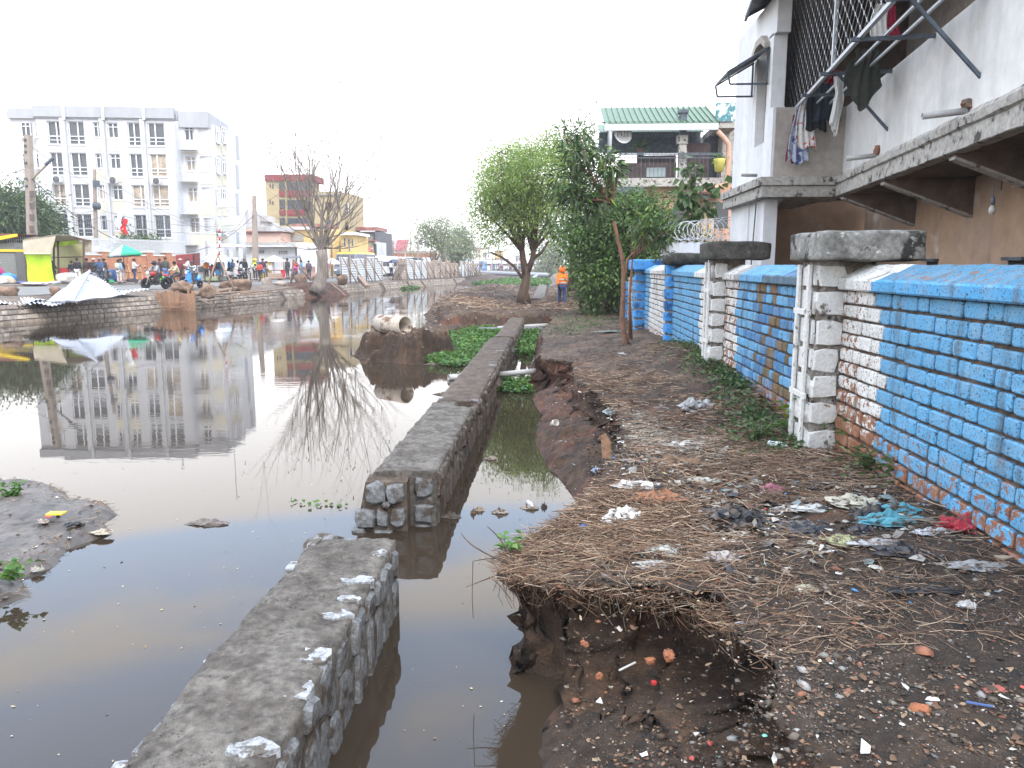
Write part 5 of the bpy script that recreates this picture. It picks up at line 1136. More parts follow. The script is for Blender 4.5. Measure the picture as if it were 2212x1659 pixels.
for (u_,v_,su,sv,n) in ((1530,800,30,26,1500),(1590,850,24,22,1300),(1740,960,40,14,500),(1480,775,26,10,260),(1620,930,34,26,420),(1280,690,34,6,420),(1230,705,30,5,260),(1900,1020,40,30,260),(1230,680,20,8,150)):
 for i in range(n):
  p = G(u_ + rs.normal() * su,v_ + rs.normal() * sv,.68)
  if p.x < 2.36 and p.x > -.2: c.append((p.x,p.y,bank_z(p.x,p.y) + rs.uniform(.01,.09)))
c = np.array(c); o = leaves('creeping_weeds',c,rs.normal(size=c.shape) * [1,1,.4] + [0,0,.3],.068,.04,L_SHRUB,None,rs); tag(o,'creeping green weeds along the foot of the painted wall',kind='stuff')
# =============== TOWN ACROSS THE WATER ===============
M_WHITEB = mat('white_office_paint',(.50,.50,.51),.85,var=.04,scale=.5,col2=(.46,.46,.47),streak=True)
M_PARAP = mat('greyed_parapet',(.35,.355,.37),.85,var=.05,scale=.5,col2=(.31,.315,.33),streak=True)
M_CREAM = mat('cream_panel',(.54,.50,.39),.85,var=.05,scale=.5)
M_FRAME = plain((.70,.71,.73),.6,'white_frame')
M_CURT = mat('curtain_cloth',(.42,.34,.26),.9,var=.2,scale=2.5,col2=(.30,.25,.20))
M_PANE = mat('office_glass',(.06,.065,.075),.15,var=.3,scale=.6,spec=.6)
def U1(x,y): return (x * .2953,190.5 + y * .2953)
def U2(x,y): return (490 + x * .2707,245 + y * .2707)
class Face:
 def __init__(s,P0,P1):
  s.P0 = V3((P0.x,P0.y,0)); d = V3((P1.x - P0.x,P1.y - P0.y,0)); s.L = d.length; s.e = d.normalized(); s.n = V3((s.e.y,-s.e.x,0))
 def at(s,u,v):
  r = ray(u,v); o = V3((0,0,EYE)); t = (s.P0 - o).dot(s.n) / r.dot(s.n); p = o + r * t; return (p - s.P0).dot(s.e),p.z
 def sz(s,b,s0,s1,z0,z1,o0,o1):
  a = s.P0 + s.e * s0; c = s.P0 + s.e * s1
  b.hexa([(a + s.n * o1) + V3((0,0,z0)),(c + s.n * o1) + V3((0,0,z0)),(c + s.n * o0) + V3((0,0,z0)),(a + s.n * o0) + V3((0,0,z0)),(a + s.n * o1) + V3((0,0,z1)),(c + s.n * o1) + V3((0,0,z1)),(c + s.n * o0) + V3((0,0,z1)),(a + s.n * o0) + V3((0,0,z1))]); return b
 def rect(s,u0,v0,u1,v1):
  um,vm = (u0 + u1) / 2,(v0 + v1) / 2; return s.at(u0,vm)[0],s.at(u1,vm)[0],s.at(um,v1)[1],s.at(um,v0)[1]
 def box(s,b,u0,v0,u1,v1,o0,o1):
  s0,s1,z0,z1 = s.rect(u0,v0,u1,v1); return s.sz(b,s0,s1,z0,z1,o0,o1)
def solid(F,b,s0,s1,z0,z1,depth): return F.sz(b,s0,s1,z0,z1,-depth,0)
# ---- white office block
ob = thing('office_block','long white four storey office block with cream panels under its windows','building',W(250,600,74))
PL,PR = W(30,400,72),W(458,400,74.5); F = Face(PL,PR); FS = Face(PR,W(527,400,82.2))
z_top = F.at(300,232)[1]
s_main0,s_main1 = F.at(80,300)[0],F.at(379,300)[0]; s_r0 = F.at(388,300)[0]; s_end = F.L
q = MB(); F.sz(q,0,s_main0 + .2,.9,z_top - 1.0,-8.8,-.35); q.build('left_wing_wall',M_WHITEB,ob)
# main wall with real window openings (recess built from piers and spandrels)
def wall_with_openings(F,name,sa,sb,za,zb,wins,m,parent,th=.35,back=8.5):
 """wins: list of (s0, s1, z0, z1) ; grid decomposition of the wall slab"""
 ss = sorted(set([sa,sb] + [w_[0] for w_ in wins] + [w_[1] for w_ in wins])); zs = sorted(set([za,zb] + [w_[2] for w_ in wins] + [w_[3] for w_ in wins]))
 b = MB()
 for i in range(len(ss) - 1):
  run = None
  for j in range(len(zs) - 1):
   c = ((ss[i] + ss[i + 1]) / 2,(zs[j] + zs[j + 1]) / 2); hole = any(w_[0] < c[0] < w_[1] and w_[2] < c[1] < w_[3] for w_ in wins)
   if hole:
    if run is not None: F.sz(b,ss[i],ss[i + 1],run,zs[j],-th,0); run = None
   elif run is None: run = zs[j]
  if run is not None: F.sz(b,ss[i],ss[i + 1],run,zs[-1],-th,0)
 F.sz(b,sa + .01,sb - .01,za,zb - .01,-back,-th - .25)
 return b.build(name,m,parent)
def window(F,par,w_,nx,tall,bars=False,curtain=False,cream=True,rn=random):
 s0,s1,z0,z1 = w_
 f = MB(); t = .07
 for a,c_ in ((s0,s0 + t),(s1 - t,s1)): F.sz(f,a,c_,z0,z1,-.22,-.14)
 for a,c_ in ((z0,z0 + t),(z1 - t,z1)): F.sz(f,s0,s1,a,c_,-.225,-.135)
 if tall:
  F.sz(f,s0,s1,z0 + (z1 - z0) * .34,z0 + (z1 - z0) * .38,-.22,-.13); F.sz(f,s0,s1,z0 + (z1 - z0) * .18,z0 + (z1 - z0) * .205,-.22,-.13)
  m_ = s0 + (s1 - s0) * rn.choice((.42,.5,.58)); F.sz(f,m_ - .05,m_ + .05,z0,z1,-.215,-.125)
 else:
  F.sz(f,s0,s1,z0 + (z1 - z0) * .70,z0 + (z1 - z0) * .745,-.22,-.13); m_ = (s0 + s1) / 2; F.sz(f,m_ - .04,m_ + .04,z0,z1,-.215,-.125)
 F.sz(f,s0 - .08,s1 + .08,z0 - .10,z0 - .01,-.1,.07)
 o = f.build('window_frame',M_FRAME,par)
 p = MB(); F.sz(p,s0,s1,z0,z1,-.32,-.24); p.build('pane',M_CURT if curtain else M_PANE,o)
 if bars:
  p = MB(); n = int((s1 - s0) / .16)
  for i in range(1,n): x = s0 + (s1 - s0) * i / n; F.sz(p,x - .014,x + .014,z0,z1,-.10,-.07)
  for k in range(1,5): z = z0 + (z1 - z0) * k / 5; F.sz(p,s0,s1,z - .012,z + .012,-.105,-.075)
  p.build('bars',plain((.22,.23,.25),.6),o)
 return o
rows_t = [(240,410),(470,637),(700,863),(920,1085)]; rows_s = [(246,356),(475,583),(706,812),(931,1037)]
cols = [(372,478,1,0),(524,638,1,2),(705,766,0,3),(810,884,0,6),(957,1064,1,11),(1106,1224,1,13)]
wins = []; meta = []
rnw = random.Random(5)
for ri in range(4):
 for (x0,x1,tall,dy) in cols:
  ya,yb = (rows_t if tall else rows_s)[ri]; dx = ri * 7 * (1 - x0 / 1300); yy_ = dy * (1 - .12 * ri)
  r = F.rect(*U1(x0 + dx,ya + yy_),*U1(x1 + dx,yb + yy_)); wins.append(r); meta.append((tall,ri))
# snap columns so the openings line up exactly
nC = len(cols)
for c_ in range(nC):
 a = sum(wins[r * nC + c_][0] for r in range(4)) / 4; b_ = sum(wins[r * nC + c_][1] for r in range(4)) / 4
 for r in range(4): wins[r * nC + c_] = (a,b_,wins[r * nC + c_][2],wins[r * nC + c_][3])
zp = F.at(250,255)[1]
wall_with_openings(F,'main_wall',s_main0,s_main1,.9,zp + .3,wins,M_WHITEB,ob)
for i,w_ in enumerate(wins):
 tall,ri = meta[i]; window(F,ob,w_,0,tall,bars=ri == 3,curtain=(rnw.random() < (.15,.1,.75,0)[ri]),rn=rnw)
 if not tall:
  q = MB(); F.sz(q,w_[0] - .05,w_[1] + .05,w_[2] - 1.25,w_[2] - .14,.0,.03); q.build('cream_panel',M_CREAM,ob)
q = MB(); F.sz(q,s_main0 - .1,s_main1 + .05,zp,z_top,-8.6,.25); F.sz(q,s_main0 - .1,s_main1 + .05,zp - .12,zp,-.3,.12); q.build('parapet_band',M_PARAP,ob)
q = MB(); F.sz(q,-.1,s_main0 - .12,F.at(50,255)[1],F.at(50,233)[1],-8.6,-.1); q.build('wing_parapet',M_PARAP,ob)
for xx in (484,503,771,785,1062,1077,):
 s_,_ = F.at(*U1(xx,600)); q = MB(); F.sz(q,s_ - .12,s_ + .12,.95,zp - .1,.0,.32); q.build('pilaster',M_WHITEB,ob)
for xx in (474,762,1058): s_,z_ = F.at(*U1(xx,165)); q = MB(); F.sz(q,s_ - .12,s_ + .12,z_ - .9,z_ + .4,.25,.42); q.build('rain_spout',plain((.5,.51,.53),.7),ob)
for (x0,x1) in ((148,218),(247,292)):
 for ri in range(3):
  ya,yb = rows_s[ri]; r = F.rect(*U1(x0 + ri * 10,ya),*U1(x1 + ri * 10,yb)); F2 = Face(F.P0 - F.n * .02,F.P0 - F.n * .02 + F.e); window(F2,ob,r,0,False,rn=rnw)
  q = MB(); F2.sz(q,r[0],r[1],r[2] - 1.2,r[2] - .2,-.2,-.16); q.build('cream_panel',M_CREAM,ob)
# right wing (slightly set back) and its ladder
cols2 = [(1364,1436),(1467,1546)]; rows2 = [(272,382),(499,607),(727,836),(951,1058)]; wins2 = []
for ri,(ya,yb) in enumerate(rows2):
 for (x0,x1) in cols2: wins2.append(F.rect(*U1(x0 + ri * 3,ya),*U1(x1 + ri * 3,yb)))
for c_ in range(2):
 a = sum(wins2[r * 2 + c_][0] for r in range(4)) / 4; b_ = sum(wins2[r * 2 + c_][1] for r in range(4)) / 4
 for r in range(4): wins2[r * 2 + c_] = (a,b_,wins2[r * 2 + c_][2],wins2[r * 2 + c_][3])
z_r = F.at(420,241)[1]; wall_with_openings(F,'right_wing_wall',s_main1 + .02,s_end - .01,.9,z_r - .9,wins2,M_WHITEB,ob)
for i,w_ in enumerate(wins2):
 window(F,ob,w_,0,False,bars=i >= 6,curtain=rnw.random() < .4,rn=rnw); q = MB(); F.sz(q,w_[0] - .05,w_[1] + .05,w_[2] - 1.25,w_[2] - .14,.0,.03); q.build('cream_panel',M_CREAM,ob)
q = MB(); F.sz(q,s_r0 + .05,s_end + .05,z_r - 1.5,z_r,-7,.2); q.build('parapet_band',M_PARAP,ob)
M_LAD = plain((.42,.44,.47),.6,'ladder_paint')
q = MB()
for xx in (1306,1330): s_,z_ = F.at(*U1(xx,600)); F.sz(q,s_ - .03,s_ + .03,1.0,F.at(*U1(xx,250))[1],.25,.31)
s0_,s1_ = F.at(*U1(1306,600))[0],F.at(*U1(1330,600))[0]; z = 1.3
while z < z_r - 1.3: F.sz(q,s0_,s1_,z,z + .035,.26,.30); F.sz(q,s0_ - .1,s1_ + .35,z,z + .03,.7,.73) if int(z * 3) % 2 else None; z += .38
q.build('ladder',M_LAD,ob)
for yy_ in (460,690,925,1150):
 a = F.at(*U1(1330,yy_)); c_ = F.at(*U1(1450,yy_)); q = MB(); F.sz(q,a[0],c_[0],a[1],a[1] + .07,.1,.9)
 for zz in (.45,.9): F.sz(q,a[0],c_[0],a[1] + zz,a[1] + zz + .04,.86,.9)
 n = 6
 for i in range(n + 1): x = a[0] + (c_[0] - a[0]) * i / n; F.sz(q,x - .02,x + .02,a[1],a[1] + .92,.86,.9)
 F.sz(q,a[0],a[0] + .04,a[1],a[1] + 3.2,.86,.9); q.build('escape_landing',M_LAD,ob)
# side face
q = MB(); FS.sz(q,0.0,FS.L,.9,z_r - 1.0,-12,-.06); q.build('side_wall',M_WHITEB,ob)
for ri in range(4):
 for (x0,x1) in ((1582,1606),(1622,1650)):
  r = FS.rect(*U1(x0 + ri * 2,287 + ri * 226),*U1(x1 + ri * 2,402 + ri * 222)); Fq = Face(FS.P0 + FS.n * .2,FS.P0 + FS.n * .2 + FS.e); window(Fq,ob,r,0,False,rn=rnw)
  q = MB(); FS.sz(q,r[0],r[1],r[2] - 1.2,r[2] - .2,-.06,.0); q.build('cream_panel',M_CREAM,ob)
for (ya,yb) in ((350,522),(563,735),(772,930),(982,1143)):
 r = FS.rect(*U1(1732,ya),*U1(1750,yb)); q = MB(); FS.sz(q,*r,-.06,-.02); q.build('slot_window',plain((.30,.31,.33),.6),ob)
q = MB(); s_,z_ = F.at(*U1(1104,140)); F.sz(q,s_ - .04,s_ + .04,z_,z_ + 1.5,-2,-1.92); F.sz(q,s_ - .2,s_ + .2,z_ + 1.4,z_ + 1.5,-2,-1.92); q.build('roof_aerial',M_LAD,ob)
q = MB(); s_,z_ = F.at(*U1(1548,170)); F.sz(q,s_ - .03,s_ + .03,z_,z_ + 5.2,-1,-.95); q.build('roof_mast',M_LAD,ob)
for (x0,y0,x1,y1) in ((397,655,468,690),(810,659,874,696),(1125,667,1188,702)):
 r = F.rect(*U1(x0,y0),*U1(x1,y1)); q = MB(); F.sz(q,*r,.35,.75); o_ = tag(q.build('air_conditioner',plain((.62,.62,.60),.6)),{397: 'leftmost air conditioner box on the white office front',810: 'middle air conditioner box on the white office front',1125: 'rightmost air conditioner box on the white office front'}[x0],'air conditioner','air conditioners on the office block')
 c_ = F.P0 + F.e * ((r[0] * .4 + r[1] * .6)) + F.n * .76; q = MB(); q.lathe([(.0,.0),(.28,.0),(.30,.03),(.26,.05),(0,.05)],(c_.x,c_.y,(r[2] + r[3]) / 2),14,F.n.to_track_quat('Z','Y').to_matrix()); q.build('fan_grille',plain((.08,.08,.085),.6),o_)
fl = thing('flag','red white and green national flag on a slanting pole before the office front','flag',F.P0 + F.e * F.at(*U1(960,1060))[0] + V3((0,0,3)))
pA = W(*U1(960,1065),73.2); pB = W(*U1(868,885),71.5); q = MB(); q.tube([pA,pB],.04,6); q.build('flag_pole',M_LAD,fl)
c0 = W(*U1(868,900),71.6);
for nm,col,dx,dz,w_,h_ in (('white_stripe',(.75,.75,.75),-.0,0,.55,1.7),('red_stripe',(.60,.02,.03),.45,-.7,.55,1.5),('green_stripe',(.02,.16,.06),.35,-2.2,.5,.5)):
 q = MB(); vs = []; nx,nz = 6,8
 for j in range(nz + 1):
  for i in range(nx + 1): vs.append((c0.x + dx - .3 + w_ * i / nx + .12 * math.sin(j * .9),c0.y + .12 * math.sin(i * 1.3 + j),c0.z + dz - h_ * j / nz))
 q.smooth = True; q.add(vs,[(j * 7 + i,j * 7 + i + 1,j * 7 + i + 8,j * 7 + i + 7) for j in range(nz) for i in range(nx)]); q.build(nm,plain(col,.9),fl)
# low annex to the right of the block, gate piers, white name board
q = MB(); r = F.rect(*U1(826,1086),*U1(932,1132)); F.sz(q,*r,.35,.45); tag(q.build('name_board',plain((.66,.66,.67),.7),),'plain white name board over the gate of the office block','sign')
q = MB(); r = F.rect(*U1(590 + 1000,808),*U1(1722,875));
q.hexa([W(470,447,73),W(508,447,73),W(508,447,73.2),W(470,447,73.2),W(470,430,73),W(508,430,73),W(508,430,73.2),W(470,430,73.2)]); q.bar(W(472,458,73.1),W(506,446,73.1),.08); tag(q.build('billboard',plain((.60,.60,.61),.8)),'blank white billboard standing off the side of the office block','billboard')
q = MB(); q.hexa([W(466,498,75),W(525,501,75),W(525,501,75.3),W(466,498,75.3),W(466,476,75),W(525,474,75),W(525,474,75.3),W(466,476,75.3)]); tag(q.build('advert_board',plain((.55,.56,.50),.8)),'faded pale board below the billboard on the office side','billboard')
def house(label,u0,u1,vt,y,d,m,zb=.9,name='house',cat='house',wins=(),wm=None,bands=(),roof=None,conv=U2):
 (a,_),(c,__) = conv(u0,0),conv(u1,0); v = conv(0,vt)[1]; t = thing(name,label,cat,W((a + c) / 2,600,y));
 wbox(MB(),a,v,c,600,y,d,zb).build('wall',m,t)
 for wn in wins:
  p,q_ = conv(wn[0],wn[1]); r,s_ = conv(wn[2],wn[3]); mm = wn[4] if len(wn) > 4 else None
  f = wbox(MB(),p,q_,r,s_,y - .08,.10).build('window',mm or M_FRAME,t)
  if not mm: k = .12 * (r - p); wbox(MB(),p + k,q_ + k,r - k,s_ - k,y - .11,.05).build('pane',wm or M_PANE,f)
 for bn in bands:
  p,q_ = conv(bn[0],bn[1]); r,s_ = conv(bn[2],bn[3]); wbox(MB(),p,q_,r,s_,y - bn[5],bn[5] + (bn[6] if len(bn) > 6 else .05)).build(bn[7] if len(bn) > 7 else 'band',bn[4],t)
 return t
M_OLIVE = mat('ochre_olive_paint',(.36,.29,.165),.85,var=.08,scale=.4); M_MARO = mat('maroon_paint',(.20,.035,.035),.8,var=.1,scale=.5); M_YEL = mat('yellow_paint',(.60,.42,.17),.85,var=.06,scale=.4,spots=((.45,.30,.12),.4,.6,.8))
M_PINKP = mat('pale_pink_paint',(.68,.46,.38),.85,var=.05,scale=.4); M_GREYW = mat('grey_wash',(.42,.42,.42),.9,var=.1,scale=.6); M_RUSTR = mat('rust_red_roof',(.22,.07,.055),.7,var=.3,scale=.8,col2=(.30,.16,.13)); M_BRK = mat('red_brickwork',(.30,.125,.075),.9,var=.25,scale=4,col2=(.36,.18,.12))
M_WARE = mat('warehouse_white',(.58,.58,.58),.85,var=.08,scale=.5,col2=(.48,.48,.48)); M_TINR = mat('old_tin_roof',(.36,.35,.34),.6,var=.2,scale=.6,col2=(.46,.46,.46))
D_ = M_PANE
house('ochre building with maroon top band and balconies behind the bare tree',303,682,488,108,5,M_OLIVE,name='apartment_building',cat='building',
  wins=[(415,548,465,606,D_),(480,550,678,612,D_),(418,686,465,762,D_),(482,690,664,764,D_),(420,835,465,888,D_),(485,835,664,884,D_),(340,690,350,725,D_),(362,700,372,730,D_),(340,560,350,590,D_),(362,565,372,600,D_),(340,845,350,875,D_),(362,855,372,880,D_)],
  bands=[(300,488,684,535,M_MARO,.25,5.2,'top_band'),(415,612,465,662,M_MARO,.2),(480,616,678,666,M_MARO,.2),(418,768,465,812,M_MARO,.2),(482,768,664,814,M_MARO,.2),(467,540,478,890,M_OLIVE,.2)])
house('lower ochre wing with dark windows right of the maroon banded building',684,930,625,106,5,M_OLIVE,name='apartment_building',cat='building',wins=[(785,706,840,772,plain((.18,.04,.03),.7)),(792,712,832,768,D_),(790,850,830,900,D_)],bands=[(684,640,915,652,M_EDGE,.3)])
house('ochre corner wing with the green shuttered window',931,986,632,108,9,M_OLIVE,name='apartment_building',cat='building',wins=[(940,716,970,800),(934,868,972,942,plain((.16,.03,.02),.7)),(940,876,966,932,plain((.04,.28,.07),.6))])
house('grey gabled shed wall right of the office block',135,198,770,92,6,M_GREYW,name='shed',cat='shed')
house('dull roofed house wall between the concrete pole and the ochre building',200,308,858,96,6,M_WARE,bands=[(196,815,310,862,M_TINR,.3,3,'roof')])
house('pale pink low house with red trimmed roof',148,436,950,88,8,M_PINKP,bands=[(210,905,440,940,M_TINR,.5,6,'roof'),(140,918,436,952,M_PINKP,.1),(140,940,436,954,M_RUSTR,.3)])
house('yellow building with a barred window, behind the bare tree trunk',434,905,925,92,8,M_YEL,name='yellow_building',cat='building',wins=[(512,966,612,1020,plain((.30,.29,.27),.7)),(698,1117,728,1138,M_TINR)],bands=[(430,905,700,926,M_PLAS2,.4,6,'cornice'),(520,880,800,906,M_RUSTR,.2,5,'roof')])
house('yellow corner building with white cornice and tall narrow windows',906,1024,968,90,7,M_YEL,name='yellow_building',cat='building',wins=[(930,992,950,1062),(966,992,984,1075),(996,1000,1012,1062),(972,1078,986,1100)],bands=[(900,948,1034,970,M_PLAS2,.7,6,'cornice')])
house('white warehouse with pierced vent blocks and grey tin roof',150,556,1048,80,6,M_WARE,name='warehouse',cat='warehouse',wins=[(240,1090,302,1120,M_GREYW),(410,1094,486,1124,M_GREYW)] + [(246 + 14 * i,1094 + 12 * j,256 + 14 * i,1103 + 12 * j,D_) for i in range(4) for j in range(2)] + [(416 + 14 * i,1098 + 12 * j,426 + 14 * i,1107 + 12 * j,D_) for i in range(5) for j in range(2)],bands=[(150,1028,560,1058,M_TINR,.6,5,'roof'),(148,1056,560,1064,M_PLAS2,.7)])
house('taller bright white end block of the warehouse',556,650,1030,79,8,M_PLAS2,name='warehouse',cat='warehouse')
house('brown house with the red shop sign',1028,1120,1010,100,8,M_OLIVE,wins=[(1060,1040,1092,1092,plain((.10,.16,.17),.5))],name='shop_house',cat='house',bands=[(1034,1000,1125,1014,M_RUSTR,.4,5,'roof')])
house('grey house with dark balcony openings under a brown roof',1062,1180,940,112,8,mat('dark_grey_wall',(.17,.165,.16),.9,var=.2,scale=.5),bands=[(1032,906,1210,936,M_RUSTR,.3,6,'roof'),(1062,936,1180,944,M_PLAS2,.4)])
house('dark narrow house wall at the end of the brown roof',1182,1236,945,110,8,mat('black_grey_wall',(.10,.10,.11),.9,var=.2,scale=.5))
house('white fronted shop with dark shutters beside the pole',1122,1204,1025,104,6,M_WARE,name='shop_house',cat='house',wins=[(1140,1030,1166,1140,D_),(1172,1040,1196,1150,M_STEEL)])
house('mural covered narrow shop front',1208,1262,1035,118,8,mat('mural_paint',(.55,.35,.28),.8,var=.2,scale=1.2,col2=(.55,.56,.60),spots=((.05,.12,.28),1.4,.6,.66)),name='shop_house',cat='house')
def troof(label,pts,y0,y1,m):
 """sloping tin roof: pts = photo quad (front left, front right, back right, back left)"""
 p = [W(*U2(*pts[0]),y0),W(*U2(*pts[1]),y0),W(*U2(*pts[2]),y1),W(*U2(*pts[3]),y1)]; b = MB(); b.extr(p,(0,0,-.1))
 for i in range(9):
  t_ = i / 8; b.bar(p[0].lerp(p[1],t_) + V3((0,0,.06)),p[3].lerp(p[2],t_) + V3((0,0,.06)),.08)
 t = thing('tin_roofed_shed',label,'shed',(p[0] + p[1]) / 2 - V3((0,0,p[0].z - 1))); b.build('roof',m,t)
 q = MB(); x0,x1 = min(v.x for v in p) + .3,max(v.x for v in p) - .3; zz = min(v.z for v in p) - .15; q.box(((x0 + x1) / 2,(y0 + y1) / 2 + .3,(zz + .9) / 2),(x1 - x0,abs(y1 - y0) - .6,zz - .9)); q.build('wall',M_GREYW,t); return t
troof('shed with a rusty red and grey striped tin roof',[(1250,1080),(1345,1095),(1350,1012),(1255,1004)],124,130,mat('striped_rusty_tin',(.25,.14,.13),.6,var=.3,scale=1,col2=(.42,.40,.40)))
troof('shed with a big faded crimson patched tin roof',[(1335,1095),(1432,1098),(1456,1008),(1362,1006)],130,138,mat('faded_crimson_roof',(.30,.075,.085),.7,var=.2,scale=.8,col2=(.24,.06,.065),spots=((.45,.24,.24),1.3,.62,.66)))
house('low grey parapet building under the crimson roof',1300,1640,1098,126,3,M_EDGE,name='long_building',cat='building')
house('long low red brick building behind the minibuses',1330,1640,1115,120,4,M_BRK,name='long_building',cat='building',bands=[(1420,1112,1428,1190,M_PLAS2,.1),(1520,1112,1528,1190,M_PLAS2,.1)])
house('pink brick house with small windows behind the leaning tree',1640,1790,1152,124,8,mat('pink_brickwork',(.42,.19,.14),.9,var=.15,scale=2),wins=[(1690,1163,1716,1192),(1745,1165,1765,1190)],bands=[(1636,1140,1800,1152,M_TINR,.4,5,'roof')])
house('tan long shop row far behind the market',1640,1960,1090,190,8,M_CREAM,name='shop_row',cat='building')
# hazy blocks at the head of the canal (region 1750,930 of the photo)
def U3(x,y): return ((1750 + x * .22604) / 1.8373,(930 + y * .22604) / 1.8373)
for i,(x0,x1,yt,yb_,yy_,m,lb_) in enumerate(((440,560,120,0,236,M_WARE,'far white block at the left edge of the green tree'),(560,700,250,0,232,M_CREAM,'far pale house with a dark roof under the tree crown'),(700,815,330,0,240,M_PLAS2,'far white building behind the wooden poles'),(810,975,450,0,226,M_PLAS2,'far low white shop with a blue shutter'),(940,1070,300,0,246,mat('far_orange_paint',(.62,.38,.16),.9),'far orange building seen under the tree crown'),(1040,1180,445,0,228,M_CREAM,'far cream house with a small gable'),(1180,1300,480,0,224,M_GREYW,'far grey house left of the tree trunk'),(1300,1470,380,0,238,M_WARE,'far pale building partly behind the tree trunk'),(1600,1850,350,0,244,M_GREYW,'far grey building between trunk and bush'),(1850,2010,420,0,232,M_CREAM,'far cream building beside the bush'))):
 t = house(lb_,x0,x1,yt,yy_,8,m,conv=U3,name='far_building',cat='building',wins=[(x0 + (x1 - x0) * a,yt + 40 + 70 * k,x0 + (x1 - x0) * (a + .17),yt + 75 + 70 * k,D_) for a in (.1,.4,.7) for k in range(2)] if i not in (3,) else [(820,540,935,598,plain((.04,.07,.13),.6))],bands=[(x0 - 6,yt - 14,x1 + 6,yt,M_RUSTR if i in (1,5) else M_EDGE,.6,8.5,'roof')])
# red shop sign and writing
def text(s_,size,p,m,name='lettering',parent=None,nrm=(0,-1,0),ext=.01,rz=0):
 cu = bpy.data.curves.new(name,'FONT'); cu.body = s_; cu.size = size; cu.extrude = ext; cu.align_x = 'CENTER'; cu.align_y = 'CENTER'; o = bpy.data.objects.new('tmp',cu); C.objects.link(o)
 dg = bpy.context.evaluated_depsgraph_get(); me = bpy.data.meshes.new_from_object(o.evaluated_get(dg)); bpy.data.objects.remove(o)
 M_ = Matrix.Translation(V3(p) - (wloc(parent) if parent else V3((0,0,0)))) @ Matrix.Rotation(rz,4,'Z') @ Matrix.Rotation(math.pi / 2,4,'X'); me.transform(M_); me.materials.clear(); return link(name,me,m,parent)
M_SIGNR = plain((.55,.015,.03),.5,'sign_red'); M_WT = plain((.78,.78,.78),.6,'sign_white')
sg = thing('shop_sign','red shop sign with white capitals on the brown house','sign',W(*U2(1115,1094),99))
a,c = W(*U2(1075,1068),98.6),W(*U2(1156,1121),98.6); wbox(MB(),*U2(1075,1068),*U2(1156,1121),98.6,.12).build('panel',M_SIGNR,sg)
mid = (a + c) / 2; hh = a.z - c.z; text('CALACOM',hh * .42,(mid.x,98.56,a.z - hh * .22),M_WT,parent=sg)
for k in (.46,.72): q = MB(); wbox(q,*U2(1080,1068 + 53 * k),*U2(1150,1068 + 53 * k + (6 if k < .6 else 4)),98.58,.02); q.build('small_print_strip',M_WT if k > .6 else plain((.70,.45,.45),.6),sg)
q = MB(); q.tube([W(*U2(1062,1121),98.8),W(*U2(1062,1180),98.8)],.06,6); q.bar(W(*U2(1062,1110),98.8),W(*U2(1078,1100),98.8),.06); q.build('bracket',M_STEEL,sg)
t = thing('hanging_sign','small red and white hanging sign below the yellow corner building','sign',W(*U2(995,1150),86)); wbox(MB(),*U2(980,1135),*U2(1014,1170),86,.1).build('panel',M_WT,t)
for k in (1140,1154): wbox(MB(),*U2(982,k),*U2(1012,k + 9),85.96,.03).build('red_band',M_SIGNR,t)
# =============== STREET FURNITURE, FENCES, STALLS ===============
M_CONC = mat('pole_concrete',(.27,.225,.19),.9,var=.2,scale=2,bump=.2,bscale=20,spots=((.18,.14,.11),1.2,.55,.7))
M_WOOD = mat('rough_wood',(.30,.17,.10),.9,var=.3,scale=3,bump=.4,bscale=25,col2=(.22,.13,.085),streak=True)
M_WOODG = mat('weathered_pole',(.26,.18,.13),.9,var=.3,scale=4,bump=.3,bscale=25,col2=(.18,.125,.095))
M_LBRICK = mat('low_orange_brick',(.40,.18,.10),.9,var=.2,scale=3,col2=(.33,.15,.09),spots=((.22,.13,.09),1.2,.6,.7))
M_GREYB = mat('grey_blockwork',(.20,.205,.19),.9,var=.12,scale=1.5)
# ---- electricity poles
def pole(label,u0,v0,u1,v1,y,w_,m,name='utility_pole',group='electricity poles',white=0):
 a,c = W(u0,v0,y),W(u1,v1,y); a.z = max(a.z,.9); t = thing(name,label,'utility pole',a,group)
 q = MB(); q.tube([a,c],[w_,w_ * .62],8 if w_ < .12 else 4); q.build('shaft',m,t); return t,a,c
pa,a1,c1_ = pole('nearest tapered concrete pole with a street lamp arm at the left',74,612,60,292,56,.42,M_CONC)
q = MB(); q.bar(W(68,388,56),W(113,344,55),.10); q.build('lamp_arm',M_CONC,pa); q = MB(); q.bar(W(98,356,55),W(116,341,55),.22,.12); q.build('lamp_head',M_STEEL,pa)
q = MB()
for v_ in (302,315,328,352,386,402): q.lathe([(.05,-.1),(.12,-.05),(.07,0),(.12,.05),(.05,.1)],W(54 + (v_ - 300) * .04,v_,55.8),8)
q.build('insulator',M_STEEL,pa)
q = MB()
for v_ in (420,445,470,495): q.box(W(69,v_,55.62),(.34,.06,.5))
q.build('pole_recess',plain((.10,.08,.07),.9),pa)
pb_,a2,c2_ = pole('thin pale pole with a white base before the office block',209,600,204,366,60,.20,M_CONC)
q = MB(); q.tube([W(209,602,60),W(208,532,60)],[.24,.23],8); q.build('whitewashed_base',M_PLAS2,pb_)
q = MB(); q.box(W(208,397,59.8),(.5,.15,.5)); q.lathe([(.05,-.3),(.28,-.2),(.28,.2),(.05,.3)],W(209,445,59.8),8,Matrix.Rotation(R(90),3,'Y')); q.build('cable_coil',M_STEEL,pb_)
pc_,a3,c3_ = pole('brown pole between the office block and the warehouse',553,600,549,422,74,.36,M_CONC)
